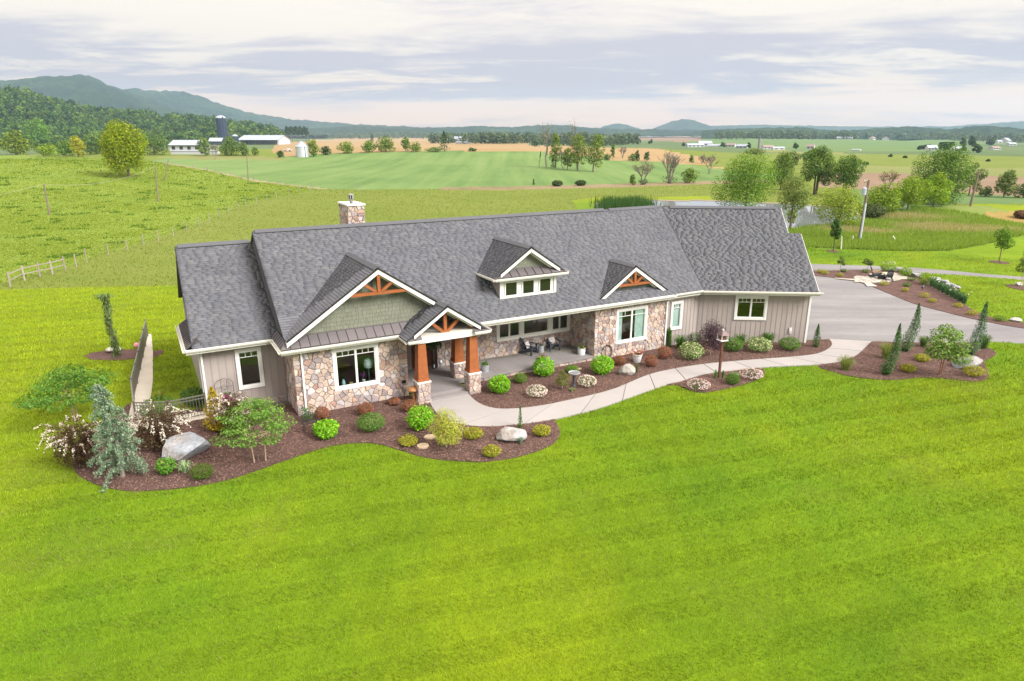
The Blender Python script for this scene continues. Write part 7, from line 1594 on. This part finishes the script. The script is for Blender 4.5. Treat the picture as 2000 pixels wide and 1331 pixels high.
o = thing('small_silo', 'short dark silo with a pale cap in front of the cattle barn', 'silo', G(461, 284)); s = mpp(o.location); b = MB(); b.lathe([(5.4 * s, -1), (5.4 * s, 15 * s)], 16); b.build('silo_wall', M_SILO, o); b = MB(); b.lathe([(5.6 * s, 15 * s), (3 * s, 17.4 * s), (.4 * s, 18.2 * s)], 16); b.build('silo_dome', M_BR, o)
o = thing('grain_bin', 'pale ribbed steel grain bin with a cone roof near the crop', 'grain bin', G(591, 307)); s = mpp(o.location); b = MB(); prof = [(11.3 * s, -1)]
for k in range(14): prof += [(11.3 * s, k * 1.3 * s), (11.55 * s, (k * 1.3 + .65) * s)]
b.lathe(prof, 22); b.build('bin_wall', pm('ribbed_steel', (.46, .48, .52), .45, .4, .3, .05, .5), o); b = MB(); b.lathe([(12 * s, 17.6 * s), (6 * s, 23 * s), (1.2 * s, 27 * s), (.4 * s, 28 * s)], 22); b.build('bin_roof', M_BR, o); b = MB(); b.tube([(8 * s, -9 * s, 0), (8 * s, -9 * s, 18 * s)], .5 * s, 5); b.build('ladder', M_BD, o)
barn(872, 911, 279, 5, 6, 'long blue white roofed barn before the far wood', .4, wins=4); barn(924, 935, 275, 3, 3, 'small white shed right of the long blue white barn', .6, wins=1); barn(885, 917, 281, 2.5, 1.5, 'low white shed below the long blue white barn', .3)
barn(1343, 1376, 288, 4, 2.5, 'long low white barn at the left of the valley farm', .3, wins=4); barn(1366, 1390, 286, 5, 4, 'taller white barn in the middle of the valley farm', .6, wins=3); barn(1384, 1406, 288, 3, 2, 'flat white shed right in the valley farm', .4)
barn(1416, 1434, 288, 4, 3, 'white house cluster left of the grey valley silo', .5, M_BRED, wins=3); barn(1436, 1458, 290, 4, 3, 'white barn left of the grey valley silo', .5, wins=3); barn(1434, 1444, 268, 3.5, 2.5, 'white farmhouse on the skyline field', .8, wins=2, name='farm_house', cat='house')
o = thing('grey_silo', 'slim grey concrete silo of the valley farm', 'silo', G(1482, 291)); s = mpp(o.location); b = MB(); b.lathe([(2.2 * s, -1), (2.2 * s, 18 * s)], 12); b.build('silo_wall', pm('silo_grey', (.22, .20, .22), .8, .2), o); b = MB(); b.lathe([(2.3 * s, 18 * s), (1.4 * s, 19.4 * s), (.2 * s, 19.9 * s)], 12); b.build('silo_dome', M_BD, o)
barn(1492, 1512, 292, 4, 3, 'red brown roofed white barn right of the grey valley silo', .5, M_BRED, wins=3); barn(1510, 1533, 293, 3, 2, 'low white shed at the right end of the valley farm', .3, wins=2); barn(1576, 1588, 292, 5, 3.5, 'white house with a brown roof alone in the valley', .7, M_BRED, wins=2, name='farm_house', cat='house'); barn(1664, 1678, 295, 1.8, 1, 'long low grey shed on the valley floor', .2)
barn(1703, 1712, 273, 2.5, 2, 'small white house on the ridge, left one', .8, M_BRED, wins=2, name='farm_house', cat='house'); barn(1727, 1742, 273, 2.5, 2.5, 'wider white house on the ridge, right one', .6, M_BRED, wins=3, name='farm_house', cat='house'); barn(1814, 1829, 294, 4, 4, 'white house between the two dark windbreaks', .7, wins=3, name='farm_house', cat='house')
barn(1864, 1879, 295, 3.5, 3, 'white house right of the right windbreak', .6, M_BR, wins=3, name='farm_house', cat='house'); barn(1960, 1981, 279, 3.5, 3.5, 'large pale house high on the right slope', .5, M_BR, wins=4, name='farm_house', cat='house'); barn(1939, 1956, 293, 2.8, 2.2, 'brown roofed house low on the right slope', .5, M_BRED, wins=3, name='farm_house', cat='house'); barn(1949, 1958, 280, 2.5, 2, 'small pale house beside the large pale house', .7, M_BR, wins=1, name='farm_house', cat='house'); barn(1973, 1984, 285, 2.5, 2, 'small white house below the large pale house', .7, M_BR, wins=2, name='farm_house', cat='house')
barn(1638, 1662, 272, 2, 1.6, 'row of low white buildings at the ridge wood', .2, wins=4); barn(655, 668, 261, 1.6, 1.4, 'pale distant house on the far left ridge', .6, wins=1, name='farm_house', cat='house')
# a parked pickup and a tank by the grain bin
o = thing('pickup_truck', 'white pickup truck parked left of the grain bin', 'truck', G(562, 296)); s = mpp(o.location); b = MB(); b.box(-7 * s, 7 * s, -2.2 * s, 2.2 * s, 1.2 * s, 3.2 * s); b.hexa([(-1 * s, -2 * s, 3.2 * s), (4 * s, -2 * s, 3.2 * s), (4 * s, 2 * s, 3.2 * s), (-1 * s, 2 * s, 3.2 * s)], [(-.3 * s, -1.8 * s, 5 * s), (3 * s, -1.8 * s, 5 * s), (3 * s, 1.8 * s, 5 * s), (-.3 * s, 1.8 * s, 5 * s)]); b.build('body', M_BW, o)
for x_ in (-4.2, 4.2):
    for y_ in (-2.2, 2.2): b = MB(); b.tube([(x_ * s, y_ * s - .3 * s, 1.2 * s), (x_ * s, y_ * s + .3 * s, 1.2 * s)], 1.2 * s, 10); b.build('wheel', M_BD, o)

# ------------------------------------------------------------------ the air: one closed box of thin haze
zlo, zhi = -1.0, CAMH + 1
for o in COL.objects:
    if o.type == 'MESH' and not o.parent:
        zs = [c[2] + o.location.z for c in o.bound_box]; zlo = min(zlo, min(zs)); zhi = max(zhi, max(zs))
bz = MB(); bz.box(-7600, 7600, -7600, 7600, zlo - 1, zhi + 3); 
q = NT('haze_air'); v_ = q.n('ShaderNodeVolumePrincipled'); v_.inputs['Color'].default_value = (.54, .74, 1.0, 1); v_.inputs['Density'].default_value = .85e-4; v_.inputs['Anisotropy'].default_value = .2; q.l(v_.outputs[0], q.out.inputs['Volume'])
if HAZE: link('haze', bz.mesh('haze'), q.m, None, 'stuff')
